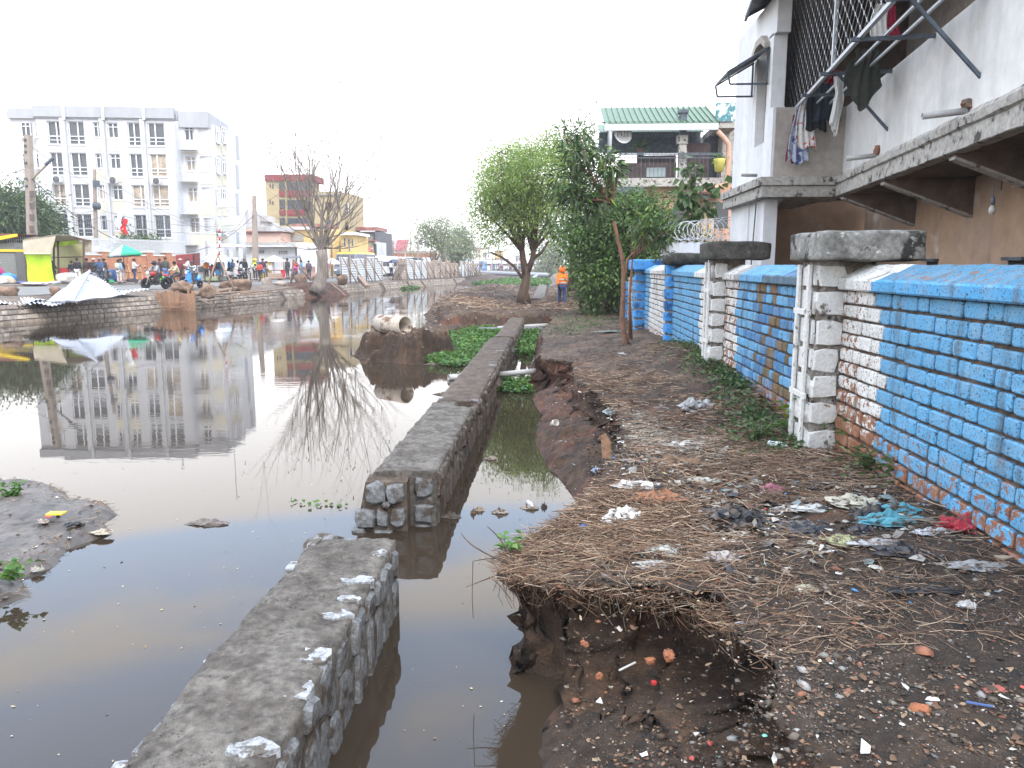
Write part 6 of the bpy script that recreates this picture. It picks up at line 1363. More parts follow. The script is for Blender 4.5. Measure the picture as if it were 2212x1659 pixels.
for i,(u_,vt,y,lb_) in enumerate(((716,505,88,'thin brown pole in front of the yellow corner building'),(769,500,92,'thin pole beside the red shop sign'),(802,510,104,'short pale pole by the mural shop'),(849,522,110,'white topped pole in front of the red roofs'),(886,505,116,'brown pole left of the far trees'),(903,502,96,'tall pale pole standing on the stone bank by the tin fence'))):
 pole(lb_,u_ + 1,606 if i < 5 else 612,u_,vt,y,.15,M_CONC if i in (2,5) else M_WOODG,group='thin poles along the far road')
for i,(x_,yt,y) in enumerate(((680,300,200),(788,150,195),(903,330,205),(1058,350,190),(1165,400,200),(1318,370,210))):
 u_,vt = U3(x_,yt); pole(('far pole left of the row at the canal head','tallest far pole with cross bars at the canal head','thin grey far pole right of the tallest','thick far wooden pole before the orange building','far pole left of the grey house','far pole nearest the tree trunk')[i],u_,600,u_,vt,y,.16 if i != 3 else .22,M_WOODG,group='far poles at the canal head')
# ---- overhead wires
def wire(name,label,pts,sag,r=.014):
 P = []
 for p,q_ in zip(pts[:-1],pts[1:]):
  for i in range(12): t_ = i / 12; z = p.lerp(q_,t_); z.z -= sag * 4 * t_ * (1 - t_); P.append(z)
 P.append(pts[-1]); b = MB(); b.tube(P,r,4,cap=False); tag(b.build(name,plain((.05,.05,.055),.7)),label,'power line','power lines over the street')
T1 = W(66,385,56); T2 = W(210,400,60); T3 = W(551,445,74)
wire('power_line','thick sagging cable from the lamp pole to the pole by the warehouse',[W(70,388,56),W(552,462,74)],4.6,.028)
wire('power_line','wire from the lamp pole past the thin pale pole, upper of two',[W(72,415,56),W(210,452,60),W(551,480,74)],.8)
wire('power_line','wire from the lamp pole past the thin pale pole, lower of two',[W(72,433,56),W(210,470,60),W(551,490,74)],.9)
wire('power_line','wire leaving the top of the thin pale pole to the right',[W(207,372,60),W(470,497,73)],.6,.012)
wire('power_line','wire from the lamp pole top crossing the office front',[W(62,312,56),W(330,452,70),W(545,505,75)],.7,.012)
wire('power_line','wire leaving the left edge of the view at mid pole height',[W(-60,381,50),W(60,357,56)],.5)
wire('power_line','lower pair of wires leaving at the left edge',[W(-60,432,50),W(66,384,56)],.8)
wire('power_line','short stay wires right of the office block',[W(470,506,73),W(548,424,74)],1.2,.018)
wire('power_line','wire from the brown pole into the bare tree',[W(551,440,74),W(600,420,74)],.2,.02)
wire('power_line','far wires over the tin fence',[W(553,462,74),W(716,515,88),W(770,505,92)],.8,.02)
# ---- perimeter walls behind the pavement
Fg = Face(W(-40,600,50),W(92,600,52.5)); gw = thing('block_wall','grey block wall with a yellow coping at the left edge','wall',W(40,605,51))
q = MB(); Fg.sz(q,0,Fg.L,1.0,Fg.at(40,544)[1],-.3,0); q.build('wall_panel',M_GREYB,gw); q = MB(); Fg.sz(q,0,Fg.L,Fg.at(40,544)[1],Fg.at(40,539)[1],-.4,.12); q.build('yellow_coping',plain((.66,.47,.02),.7),gw)
q = MB(); s_ = Fg.at(44,570)[0]; Fg.sz(q,s_ - .25,s_ + .25,1.0,Fg.at(40,545)[1],0,.1); q.build('wall_pier',plain((.11,.11,.11),.9),gw)
q = MB(); z0 = 1.0
for r in range(14): Fg.sz(q,0,Fg.L,1.05 + r * .19,1.06 + r * .19,.0,.006)
q.build('mortar_line',plain((.10,.10,.095),.9),gw)
kb = thing('kiosk','corner of a kiosk with yellow edged brown roof at the left edge','kiosk',W(10,560,53)); q = MB(); q.extr([W(-60,545,52.8),W(33,545,52.8),W(33,524,52.8),W(-60,530,52.8)],(0,3,0)); q.build('wall',M_GREYB,kb)
q = MB(); q.extr([W(-60,531,52.2),W(34,511,52.2),W(34,505,52.2),W(-60,520,52.2)],(0,.2,0)); q.build('yellow_fascia',plain((.66,.47,.02),.7),kb); q = MB(); q.extr([W(-60,519,52.3),W(33,505,52.3),W(20,505,52.3),W(-60,503,52.3)],(0,3,0)); q.build('brown_roof',mat('brown_tiles',(.17,.07,.05),.8,var=.2,scale=2),kb)
# low brick wall with piers, railings on top
Fb = Face(W(180,600,57),W(415,600,66)); bw = thing('boundary_wall','long low orange brick wall with piers behind the people','wall',W(280,600,60))
q = MB(); zt1 = Fb.at(250,552)[1]; Fb.sz(q,0,Fb.L,1.0,zt1,-.3,0); q.build('wall_panel',M_LBRICK,bw); q = MB(); Fb.sz(q,0,Fb.L,zt1,zt1 + .1,-.36,.06); q.build('coping',M_PLAS,bw)
for x_ in (228,281,323,364): s_ = Fb.at(x_,570)[0]; q = MB(); Fb.sz(q,s_ - .28,s_ + .28,1.0,zt1 + .28,-.4,.14); q.build('pier',M_LBRICK,bw); q = MB(); Fb.sz(q,s_ - .36,s_ + .36,zt1 + .28,zt1 + .42,-.46,.2); q.build('pier_cap',M_PLAS,bw)
q = MB();
for i in range(150): s_ = Fb.L * i / 150; Fb.sz(q,s_,s_ + .03,zt1 + .1,zt1 + 1.35,-.6,-.57)
for z in (.3,1.2): Fb.sz(q,0,Fb.L,zt1 + z,zt1 + z + .05,-.61,-.56)
tag(q.build('railing',plain((.45,.46,.47),.6)),'pale iron railing rising behind the orange brick wall','railing')
q = MB(); P0 = W(20,560,54);
for i in range(26): p = P0 + V3((i * .13,.05 * i,0)); q.bar(p,p + V3((0,0,1.6)),.03)
q.bar(P0 + V3((0,0,.5)),P0 + V3((3.4,1.3,.5)),.04); q.bar(P0 + V3((0,0,1.4)),P0 + V3((3.4,1.3,1.4)),.04); tag(q.build('railing',plain((.5,.51,.52),.6)),'white railing between the kiosk and the tarpaulin stall','railing')
gp = thing('gate_screen','white gate piers and panels below the end of the office block','gate',W(480,600,68)); rn = random.Random(1)
Fq = Face(W(452,600,69),W(528,600,72))
for (x0,x1,vt,vb) in ((450,458,521,605),(478,486,535,605),(497,505,540,605),(517,526,533,605)): q = MB(); Fq.box(q,x0,vt,x1,vb,-.4,0); q.build('gate_pier',M_GREYW,gp)
q = MB(); Fq.box(q,450,527,528,533,-.45,.05); Fq.box(q,452,556,528,604,-.25,-.15); q.build('gate_panel',M_PLAS2,gp)
# ---- tarpaulin stall
M_TARP = mat('khaki_tarpaulin',(.40,.345,.26),.9,var=.08,scale=1.2,bump=.5,bscale=3,col2=(.36,.31,.23)); M_LIME = mat('lime_cloth',(.46,.68,.02),.8,var=.1,scale=1.2,bump=.6,bscale=3,col2=(.38,.60,.015))
st = thing('market_stall','tall stall of khaki tarpaulin and lime green cloth on a wooden frame','stall',W(120,606,50))
def sheet(name,corners,m,par,nx=14,ny=10,amp=.10,seed=0,fr=3.0,th=.02):
 """draped sheet between four corners (a, b, c, d) with soft folds and some thickness"""
 a,b_,c_,d = [V3(x) for x in corners]; nr = (b_ - a).cross(d - a).normalized(); vs = []
 for s_ in (0,1):
  for j in range(ny + 1):
   for i in range(nx + 1):
    x,y_ = i / nx,j / ny; p = a.lerp(b_,x).lerp(d.lerp(c_,x),y_); k = mn.noise(V3((x * fr * 2 + seed,y_ * fr * .5,seed))) + .4 * math.sin(x * fr * 7 + seed + y_ * 2); vs.append(p + nr * (k * amp * math.sin(math.pi * min(1,max(0.08,y_)) * .9) + s_ * th))
 k = nx + 1; n1 = k * (ny + 1); fs = []
 for s_ in (0,1):
  for j in range(ny):
   for i in range(nx): q_ = s_ * n1 + j * k + i; f = (q_,q_ + 1,q_ + 1 + k,q_ + k); fs.append(f if s_ else f[::-1])
 rim = [j * k for j in range(ny + 1)] + [ny * k + i for i in range(1,k)] + [j * k + nx for j in range(ny - 1,-1,-1)] + [i for i in range(nx - 1,0,-1)]
 fs += [(rim[i],rim[(i + 1) % len(rim)],n1 + rim[(i + 1) % len(rim)],n1 + rim[i]) for i in range(len(rim))]
 b = MB(); b.smooth = True; b.add(vs,fs); return b.build(name,m,par)
sheet('lime_side',[W(54,548,49),W(109,547,49),W(117,609,49),W(61,610,49)],M_LIME,st,amp=.12,seed=2)
sheet('front_flap',[W(49,519,48.8),W(121,508,48.8),W(110,549,48.6),W(52,549,48.6)],M_TARP,st,amp=.10,seed=3)
sheet('roof_tarpaulin',[W(49,519,48.8),W(121,507,48.8),W(197,519,50.5),W(130,524,53)],M_TARP,st,amp=.12,seed=4)
sheet('back_cloth',[W(106,520,52.5),W(182,522,52),W(182,606,52),W(112,606,52.5)],mat('yellow_green_canvas',(.42,.40,.20),.9,var=.08,scale=1,bump=.5,bscale=3),st,amp=.14,seed=5)
sheet('lime_valance',[W(110,523,50),W(168,519,50.6),W(168,526,50.6),W(110,536,50)],M_LIME,st,amp=.06,seed=6)
sheet('side_flap',[W(181,518,50.6),W(198,519,50.6),W(197,545,50.6),W(183,545,50.6)],M_TARP,st,nx=6,amp=.06,seed=7)
q = MB()
for (u0,v0,u1,v1) in ((54,545,60,610),(116,512,117,608),(125,520,127,606),(180,516,181,590)): q.bar(W(u0,v0,50),W(u1,v1,50),.09)
for v_ in (556,580): q.bar(W(113,v_,51.5),W(181,v_ - 1,51.5),.07)
q.bar(W(120,508,50),W(196,520,50),.08); q.bar(W(124,515,50),W(160,516,52),.06); q.build('wooden_frame',plain((.10,.055,.04),.9),st)
# ---- umbrellas
def umbrella(label,u_,vt,vb,ru,y,cols_,tilt=(0,0),vfoot=604,sq=False):
 p = W(u_,vt,y); e = W(u_,vb,y); foot = W(u_ + tilt[0] * 10,vfoot,y); foot.z = max(foot.z,.95); t = thing('market_umbrella',label,'umbrella',foot,'umbrellas over the street market'); r = ru / FPX * y; n = 8 if not sq else 4
 rise = p.z - e.z; mats = [plain(c_,.8) for c_ in cols_]; M_ = Matrix.Rotation(tilt[1],3,'Y'); b = MB()
 for k in range(n):
  b.m = k % len(mats)
  for (r0,z0,r1,z1) in ((0.02,0,.5,-.42),(.5,-.42,1,-1.0),(1,-1.0,.99,-1.18)):
   v_ = []
   for (rr,zz) in ((r0,z0),(r1,z1)):
    for j in range(3):
     a = 2 * math.pi * (k + j / 2) / n + .3; sag = 1 - (.07 if j == 1 else 0) * rr; v_.append(p + M_ @ V3((math.cos(a) * r * rr * sag,math.sin(a) * r * rr * sag,zz * rise + (.03 * rise if j == 1 else 0))))
   b.add(v_,[(0,3,4,1),(1,4,5,2)])
 b.m = 0; b.build('canopy',mats,t); q = MB(); q.tube([p,foot],.03,6)
 for k in range(n): a = 2 * math.pi * k / n + .3; q.bar(p + M_ @ V3((0,0,-rise * .1)),p + M_ @ V3((math.cos(a) * r * .97,math.sin(a) * r * .97,-rise * 1.02)),.015)
 q.build('pole_and_ribs',M_STEEL,t); return t
umbrella('green and white umbrella tilted over the pavement by the brick wall',266,529,550,36,54,[(.03,.35,.19),(.03,.35,.19),(.45,.45,.50)],tilt=(.3,-.1))
umbrella('big pale blue and white umbrella beside the red kiosk',467,540,562,31,60,[(.66,.70,.76),(.38,.56,.78),(.68,.70,.74)])
umbrella('off white umbrella over the red table',592,552,564,24,70,[(.62,.57,.52),(.60,.54,.50)])
umbrella('white umbrella behind the bare tree trunk',718,558,569,20,76,[(.66,.64,.64),(.55,.56,.60)])
# ---- red tin kiosk and stalls
rk = thing('red_kiosk','leaning maroon tin kiosk beside the blue umbrella','kiosk',W(408,604,62)); q = MB(); q.hexa([W(386,602,61),W(420,602,61),W(421,602,63),W(388,602,63),W(379,552,61),W(416,548,61),W(417,548,63),W(381,550,63)]); q.build('body',mat('maroon_tin',(.20,.035,.035),.6,var=.15,scale=1),rk)
q = MB(); q.hexa([W(421,602,61.2),W(432,602,61.2),W(433,602,63),W(422,602,63),W(417,548,61.2),W(431,546,61.2),W(432,546,63),W(418,548,63)]); q.build('open_door',mat('rusty_door',(.13,.04,.04),.7,var=.3,scale=3),rk)
sc_ = thing('glass_cabinet','grey glass fronted cabinet between the kiosk and the blue umbrella','cabinet',W(432,604,60)); q = MB(); wbox(q,425,573,440,604,60.3,.7); q.build('cabinet_body',plain((.33,.31,.28),.7),sc_); wbox(MB(),428,576,439,587,60.2,.06).build('glass_pane',M_PANE,sc_)
def table(label,u0,u1,vt,vb,y,cm,d=.8,cat='table',box=None):
 t = thing('market_table',label,cat,W((u0 + u1) / 2,vb,y),'tables of the street market'); q = MB(); wbox(q,u0,vt,u1,vt + 1.6,y,d); q.build('tabletop',cm,t)
 for i,uu in enumerate((u0 + .6,u1 - 1.6)):
  for dd in (0.03,d - .1): q = MB(); wbox(q,uu,vt + 1.6,uu + 1,vb,y + dd,.06); q.build('leg',M_WOOD,t)
 return t
M_RED = plain((.55,.03,.04),.7,'red_cloth')
table('market table under a red cloth beneath the off white umbrella',585,616,583,602,70,M_RED)
t = thing('cloth_drop','red cloth hanging off the end of the umbrella table','cloth',W(611,590,69.8)); sheet('cloth_sheet',[W(606,583,69.9),W(617,583,69.9),W(616,600,69.9),W(607,600,69.9)],M_RED,t,nx=6,ny=5,amp=.05)
table('wooden vegetable table left of the pale stall cloth',630,656,590,601,74,M_WOOD); table('wooden bench of goods beneath the blue umbrella',446,474,594,603,60,M_WOOD)
wv = thing('display_case','white display case with a yellow label on the umbrella table','display case',W(581,583,69)); wbox(MB(),575,564,588,583,69.3,.5).build('case',plain((.55,.56,.57),.5),wv); wbox(MB(),578,567,585,572,69.27,.03).build('yellow_label',plain((.65,.50,.03),.6),wv)
# awnings of the far stalls
for i,(pts,y,m,lb_) in enumerate((([(648,549),(700,548),(692,563),(652,566)],76,mat('grey_green_canvas',(.36,.40,.35),.9,var=.1,scale=1),'grey green canvas canopy left of the bare tree'),
  ([(737,553),(778,556),(782,566),(742,564)],84,mat('brown_canvas',(.17,.07,.055),.9,var=.1,scale=1),'brown awning below the yellow corner building'),
  ([(782,557),(865,561),(862,566),(784,570)],92,plain((.03,.045,.085),.8),'dark navy awning behind the yellow minibus'),
  ([(612,553),(648,552),(650,556),(612,558)],74,plain((.12,.12,.13),.8),'low dark plastic canopy over the vegetable stalls'),
  ([(870,558),(912,556),(914,578),(876,578)],100,plain((.035,.04,.06),.7),'black plastic tent over the far stalls'),
  ([(836,560),(875,566),(872,572),(838,568)],98,plain((.10,.09,.09),.8),'black sagging plastic roof right of the yellow minibus'))):
 t = thing('stall_canopy',lb_,'canopy',W(sum(p[0] for p in pts) / 4,603,y),'canopies of the street market'); sheet('canopy_sheet',[W(*pts[0],y + 2),W(*pts[1],y + 2),W(*pts[2],y),W(*pts[3],y)],m,t,nx=8,ny=5,amp=.12,seed=i,th=.04)
 q = MB()
 for (p_,dy) in ((pts[3],0),(pts[2],0),(pts[0],2),(pts[1],2)): a = W(*p_,y + dy); q.bar(a,V3((a.x,a.y,1.0)),.07)
 q.build('canopy_posts',M_WOODG,t)
# crates, sacks and goods on the pavement
rn = random.Random(31)
def sack(label,u_,v_,w_,h_,y,m,cat='sack',group='sacks and bundles on the pavement',name='sack'):
 p = W(u_,v_,y); q = MB(); q.smooth = True; q.rock((p.x,p.y,1.085 + h_ / 2 - .03),(w_,w_ * .7,h_),int(u_ * 7),3,.18); return tag(q.build(name,m),label,cat,group)
M_SACK = mat('white_sack',(.48,.45,.42),.9,var=.15,scale=3,bump=.5,bscale=6); M_SACKB = mat('beige_sack',(.42,.35,.28),.9,var=.15,scale=3)
sack('big white sack at the right foot of the tarpaulin stall',148,606,1.5,.75,50,M_SACK); sack('white sack in front of the grey block wall, upper',3,606,1.7,.55,48.5,M_SACKB); sack('beige sack lying at the left edge of the pavement',-8,608,1.3,.4,47.5,M_SACK); sack('blue bundle beside the seated woman',22,605,1.1,.75,49,plain((.06,.22,.50),.8),name='bundle'); sack('red bundle lying on the big white sack',137,602,.9,1.02,50.6,plain((.42,.03,.03),.8),name='bundle'); sack('orange bundle beside the stall post',124,606,.8,.35,50,plain((.50,.16,.05),.8),name='bundle'); sack('pale blue bundle at the foot of the stall',120,608,.8,.22,49,plain((.5,.55,.6),.8),name='bundle')
sack('low pile of white and pink clothes on the kerb by the lime cloth',78,610,1.8,.16,48,mat('clothes_pile',(.55,.50,.52),.9,var=.2,scale=2,spots=[((.45,.05,.12),1.6,.55,.6),((.03,.04,.16),1.3,.6,.65)]),cat='clothes',name='clothes_pile'); sack('blue and white heap of clothes left of the lime cloth',52,608,1.0,.2,48.6,plain((.08,.10,.30),.9),cat='clothes',name='clothes_pile'); sack('dark heap under the sawhorses',285,604,.8,.3,55,plain((.08,.07,.07),.9),name='bundle'); sack('green crate heap behind the backpack girl',236,608,.7,.25,52.5,plain((.05,.30,.12),.8),name='bundle')
for (u_,c_,lb_) in ((245,(.05,.12,.30),'tall blue plastic drum behind the backpack girl'),(345,(.15,.45,.05),'lime green tub beside the cyclist')):
 p = W(u_,604,55); q = MB(); q.lathe([(0,0),(.28,0),(.33,.45),(.30,.9 if u_ < 300 else .35),(.26,.92 if u_ < 300 else .36),(0,.9 if u_ < 300 else .3)],(p.x,p.y,1.085),12); tag(q.build('drum',plain(c_,.5)),lb_,'drum')
lbs = ['crate of greens on the pavement beneath the blue umbrella','shallow wicker basket before the pink skirted woman','pile of boxes under the red cloth table','stack of cartons right of the vegetable table','pinkish cartons beside the bare tree trunk','brown crate by the man at the vegetable table','white boxes left of the high visibility worker','yellow boxed goods behind the umbrella table']
for i,(u_,v_,w_,h_,y,c_) in enumerate(((460,603,.9,.3,60,(.30,.35,.20)),(516,605,.8,.3,61,(.45,.30,.12)),(594,603,1.2,.5,69.2,(.40,.28,.22)),(668,598,1.1,1.1,75,(.30,.20,.15)),(678,601,1.2,.5,73,(.45,.28,.25)),(640,602,.9,.45,72,(.28,.17,.12)),(485,604,.9,.35,61,(.55,.54,.52)),(573,575,.9,1.5,71,(.50,.38,.10)))):
 p = W(u_,v_,y); q = MB(); q.box((p.x,p.y,1.085 + h_ / 2),(w_,.6,h_));
 for k in range(3): q.box((p.x,p.y - .31,1.085 + h_ * (k + .5) / 3),(w_ * 1.02,.03,h_ * .2))
 tag(q.build('crate',plain(c_,.8),bevel=.01),lbs[i],'crate','crates and boxes of the market')
# sawhorses / trestles by the brick wall
for i,u_ in enumerate((272,283,297,308)):
 t = thing('trestle',('leftmost','second from left','third from left','rightmost')[i] + ' of the raw timber trestles against the orange brick wall','trestle',W(u_,603,57),'timber trestles by the brick wall'); q = MB()
 for dx in (-.35,.35): q.bar(W(u_,603,57) + V3((dx * 1.2,0,0)),W(u_,570 + i % 2 * 3,57.4) + V3((dx * .4,0,0)),.06)
 for z in (.5,1.0): q.bar(W(u_,603,57) + V3((-.4,0,z)),W(u_,603,57) + V3((.4,0,z)),.05)
 q.build('trestle_frame',mat('raw_timber',(.46,.27,.14),.85,var=.2,scale=3),t)
# ---- crumpled tin sheets on the bank edge
M_SILV = mat('silver_tin',(.58,.60,.66),.35,var=.12,scale=1.5,metal=.25,spots=[((.10,.10,.12),6,.63,.67)])
def ribbed(name,label,quad,nrib,amp,rows_=8,seed=0,buckle=.12,m=None):
 a,b_,c_,d = [V3(x) for x in quad]; nr = (b_ - a).cross(d - a).normalized(); nr = nr if nr.z > 0 else -nr; vs = []; nx = nrib * 4
 for s_ in (0,1):
  for j in range(rows_ + 1):
   for i in range(nx + 1):
    x,y_ = i / nx,j / rows_; p = a.lerp(b_,x).lerp(d.lerp(c_,x),y_); vs.append(p + nr * (amp * math.sin(i * math.pi / 2) + buckle * mn.noise(V3((x * 3 + seed,y_ * 2,seed))) + s_ * .012))
 k = nx + 1; n1 = k * (rows_ + 1); fs = []
 for s_ in (0,1):
  for j in range(rows_):
   for i in range(nx): q_ = s_ * n1 + j * k + i; f = (q_,q_ + 1,q_ + 1 + k,q_ + k); fs.append(f if s_ else f[::-1])
 b = MB(); b.add(vs,fs); return tag(b.build(name,m or M_SILV),label,'tin sheet','loose tin sheets on the bank')
ribbed('tin_sheet','peaked silver tin sheet, left slope of the crumpled heap',[W(106,652,31),W(160,650,31),W(196,585,33.5),W(180,594,34)],13,.05,seed=1,buckle=.1)
ribbed('tin_sheet','peaked silver tin sheet, front face of the crumpled heap',[W(104,652,31.2),W(156,652,31),W(262,636,34.5),W(192,587,34.2)],17,.04,seed=2,buckle=.12)
ribbed('tin_sheet','peaked silver tin sheet, right slope of the crumpled heap',[W(190,586,34),W(262,634,35),W(245,627,38),W(205,592,38)],12,.045,seed=3,buckle=.1)
ribbed('tin_sheet','long flat tin sheet lying at the left end of the bank edge',[W(-20,662,29),W(105,650,31),W(80,645,33),W(-20,650,32)],12,.03,seed=4,buckle=.15)
ribbed('tin_sheet','narrow bent tin sheet pointing right toward the wooden boards',[W(250,637,35),W(322,625,37.5),W(318,623,38.3),W(250,632,37)],7,.03,seed=5,buckle=.1)
ribbed('tin_sheet','low silver sheet lying before the crumpled heap',[W(60,660,30),W(168,655,31),W(160,650,33),W(80,649,33)],12,.03,seed=6,buckle=.12)
# ---- wooden board gate in the bank
bg_ = thing('board_barrier','brown upright boards closing a gap in the stone lined bank','wooden barrier',W(378,672,38.2)); rn = random.Random(8)
for i in range(20):
 u_ = 338 + i * 4.3; y = 38.4 - (i * .06 if i < 12 else .5); vt = 626 + rn.uniform(0,9) - (3 if 9 < i < 13 else 0); a = W(u_,674,y); c_ = W(u_ + rn.uniform(-.6,.6),vt,y); a.z = -.25
 q = MB(); q.bar(a,c_,rn.uniform(.085,.105),.03,up=(0,1,0)); q.build('board',M_WOOD,bg_)
q = MB(); q.bar(W(340,651,37.6),W(398,652,37.5),.10,.05); q.bar(W(392,653,37.2),W(424,648,37.4),.08,.05); q.bar(W(344,662,37.6),W(395,664,37.5),.08,.05); q.build('rail',M_WOOD,bg_)
# ---- logs, planks, stumps along the bank
M_STUMP = mat('cut_log',(.22,.14,.095),.95,var=.35,scale=3,bump=.8,bscale=12,col2=(.13,.085,.06))
def rk_(label,u_,v_,y,w_,h_,m=None,name='boulder',cat='boulder',group='boulders and stumps on the far bank'):
 p = W(u_,v_,y); q = MB(); q.smooth = True; q.rock((p.x,p.y,p.z + h_ * .38),(w_,w_ * .8,h_),int(u_ * 3 + 1),3,.22); return tag(q.build(name,m or M_STUMP),label,cat,group)
rk_('brown boulder behind the tin sheets at the left edge',19,641,33,.95,.55); rk_('small brown boulder left of the tin peak',121,638,34,.55,.45); rk_('dark stump behind the wooden boards',393,632,39.5,1.0,.65); rk_('broken stump tipped over the stone lining',450,640,40.5,.95,.75); rk_('round cut log beside the wooden tripod',518,627,47,1.3,.85); rk_('flat topped log behind the tripod',497,628,47.5,1.3,.7); rk_('pale pointed boulder between the log and the timber post',577,618,55,.7,.7,M_CONC); rk_('brown boulder right of the timber post',650,614,57,1.0,.9); rk_('dark boulder right of the leaning brace',688,614,62,1.1,.95) ; rk_('boulder at the foot of the tin fence',741,612,62,.9,.8); rk_('low flat stone beside the tripod',607,618,54,.9,.4,M_CONC)
def plank(label,a,c_,w_,m=None,name='timber_pole',cat='timber',group='loose timbers on the far bank',h=None):
 q = MB(); (q.bar(a,c_,w_,h) if h else q.tube([a,c_],[w_ / 2,w_ / 2 * .8],7)); return tag(q.build(name,m or M_WOODG),label,cat,group)
plank('long dark trunk lying left of the tripod',W(468,630,42),W(524,620,48),.22); plank('stout log lying behind the displaced stones',W(412,636,40.5),W(470,633,42),.28); plank('thin pole lying across the tripod foot',W(456,636,41),W(560,627,47),.12); plank('pole resting on the bank right of the tripod',W(520,634,44),W(640,620,54),.12); plank('thick plank lying below the tripod',W(485,640,42),W(570,634,46),.2,h=.08); plank('pale pole sticking down into the water right of the boards',W(428,646,40.2),W(456,658,39.3),.09); plank('long pole on the ground left of the bare tree',W(575,622,54),W(676,619,57),.12); plank('broken pole leaning from the bank into the water by the red earth',W(715,612,58),W(748,640,56),.14); plank('pale squared log sloping before the tin fence',W(776,600,64),W(794,620,62),.38,h=.3)
t = thing('tripod_marker','rough wooden tripod carrying a tall red and white ranging pole','tripod',W(472,628,43))
for (u0,v0,u1,v1) in ((446,628,473,543),(507,628,470,550),(496,655,497,622)): q = MB(); q.tube([W(u0,v0,43),W(u1,v1,43.5)],[.07,.05],7); q.build('leg',M_WOODG,t)
for i in range(9): q = MB(); a,c_ = W(474 + .08 * i,560 - 8 * i,43.6),W(474 + .08 * (i + 1),560 - 8 * (i + 1),43.6); q.tube([a,c_],.045,8); q.build('painted_section',(M_RED if i % 2 else M_WT),t)
for (u_,v_,u2_,v2_,lb_,y) in ((629,612,634,560,'upright timber post before the market, left of the bare tree',58),(672,606,636,562,'brace leaning from the timber post toward the bare tree',58),(700,620,716,560,'raw post where the tin fence begins',61)):
 plank(lb_,W(u_,v_,y),W(u2_,v2_,y),.16,name='timber_post',group='timber posts on the far bank')
# ---- corrugated fence along the bank
M_TINB = mat('brownish_tin',(.40,.33,.28),.6,var=.2,scale=1,metal=.15,col2=(.30,.24,.20)); M_TINS = mat('clean_silver_tin',(.50,.53,.55),.45,var=.1,scale=1,metal=.2)
fx = []
for i in range(26):
 t_ = i / 25; y = 62 + t_ * 52; x = lbx(y) - 1.25; fx.append(V3((x,y,.85)))
labs_f = {}
rn = random.Random(77)
for i in range(25):
 a,c_ = fx[i],fx[i + 1]
 if i in (5,17): continue
 ln = (1.05 + rn.uniform(-.08,.08)); hgt = 2.25 + rn.uniform(-.25,.1) - .02 * i; lean = rn.uniform(-.15,.1) if i != 6 else .9
 if i in (6,): hgt = 1.6
 m = M_TINS if i < 5 or i in (8,9,10) else (M_TINB if i < 17 else M_TINS); d = (c_ - a); t = thing('fence_panel','panel','fence panel',a,'corrugated tin panels along the far bank')
 nr = V3((d.y,-d.x,0)).normalized(); b = MB(); rows_ = int(hgt / .2) * 2; vs = []
 for j in range(rows_ + 1):
  z = hgt * j / rows_; o_ = nr * ((.035 if j % 2 else 0) + lean * z / hgt + .08 * mn.noise(V3((i,z,3))))
  for k in range(3): p = a + d * (k / 2) * .97; vs.append(p + o_ + V3((0,0,z + (.10 * mn.noise(V3((i * 2 + k,j,1))) if j == rows_ else 0))))
 b.add(vs,[(j * 3 + k,j * 3 + k + 1,j * 3 + k + 4,j * 3 + k + 3) for j in range(rows_) for k in range(2)]); b.build('tin_panel',m,t)
 q = MB(); q.tube([a + nr * .1,a + nr * (.1 + lean * .9) + V3((rn.uniform(-.1,.1),0,hgt + rn.uniform(.1,.5)))],[.06,.05],6); q.build('fence_post',M_WOODG,t)
 q = MB(); q.tube([a + d * rn.uniform(.0,.3) + nr * .1 + V3((0,0,hgt)),a + d * rn.uniform(.5,.9) + nr * rn.uniform(.6,1.0)],[.05,.05],6); q.build('brace',M_WOODG,t)
 q = MB(); q.tube([a + d * rn.uniform(.6,1) + nr * .1 + V3((0,0,hgt * .95)),a + d * rn.uniform(.1,.4) + nr * rn.uniform(.5,.8)],[.045,.045],6); q.build('brace',M_WOODG,t)
 nm_ = ['first','second','third','fourth','fifth','sixth','seventh','eighth','ninth','tenth','eleventh','twelfth','thirteenth','fourteenth','fifteenth','sixteenth','seventeenth','eighteenth','nineteenth','twentieth','twenty first','twenty second','twenty third','twenty fourth','twenty fifth'][i]
 t['label'] = ('crumpled half fallen silver tin panel, ' if i == 6 else ('silver' if m is M_TINS else 'brownish') + ' corrugated panel, ') + nm_ + ' along the fence from the bare tree'
ribbed('tin_sheet','silver sheet sliding down the bank behind the leaning dark tree',[W(893,578,98),W(922,588,97),W(944,610,96),W(902,612,97)],9,.05,seed=9,buckle=.1)
# ---- crossing pipe over the canal, pipes across the near channel
M_GPIPE = mat('grey_pipe',(.26,.27,.29),.55,var=.15,scale=1.2)
q = MB(); q.tube([U for U in (W(*U3(650,672),150),W(*U3(1440,702),140),W(*U3(1870,712),136))],[.42,.40,.38],12); q.tube([W(*U3(1700,716),137.5),W(*U3(1610,780),134)],.3,10); tag(q.build('crossing_pipe',M_GPIPE),'big grey pipe crossing the far end of the canal','pipe')
def ppipe(label,a,c_,r,m,hollow=False,name='pipe',group=None):
 a,c_ = V3(a),V3(c_); d = c_ - a; M_ = d.to_track_quat('Z','Y').to_matrix(); L_ = d.length; q = MB(); q.lathe([(r * .8,.02),(r * .8,L_ - .002),(r,L_),(r,L_ * .5),(r,0),(r * .8,.0)] if not hollow else [(r * .84,.0),(r,0),(r * 1.0,L_ * .5),(r,L_),(r * .84,L_),(r * .82,.02)],a,28,M_); return tag(q.build(name,m),label,'pipe',group)
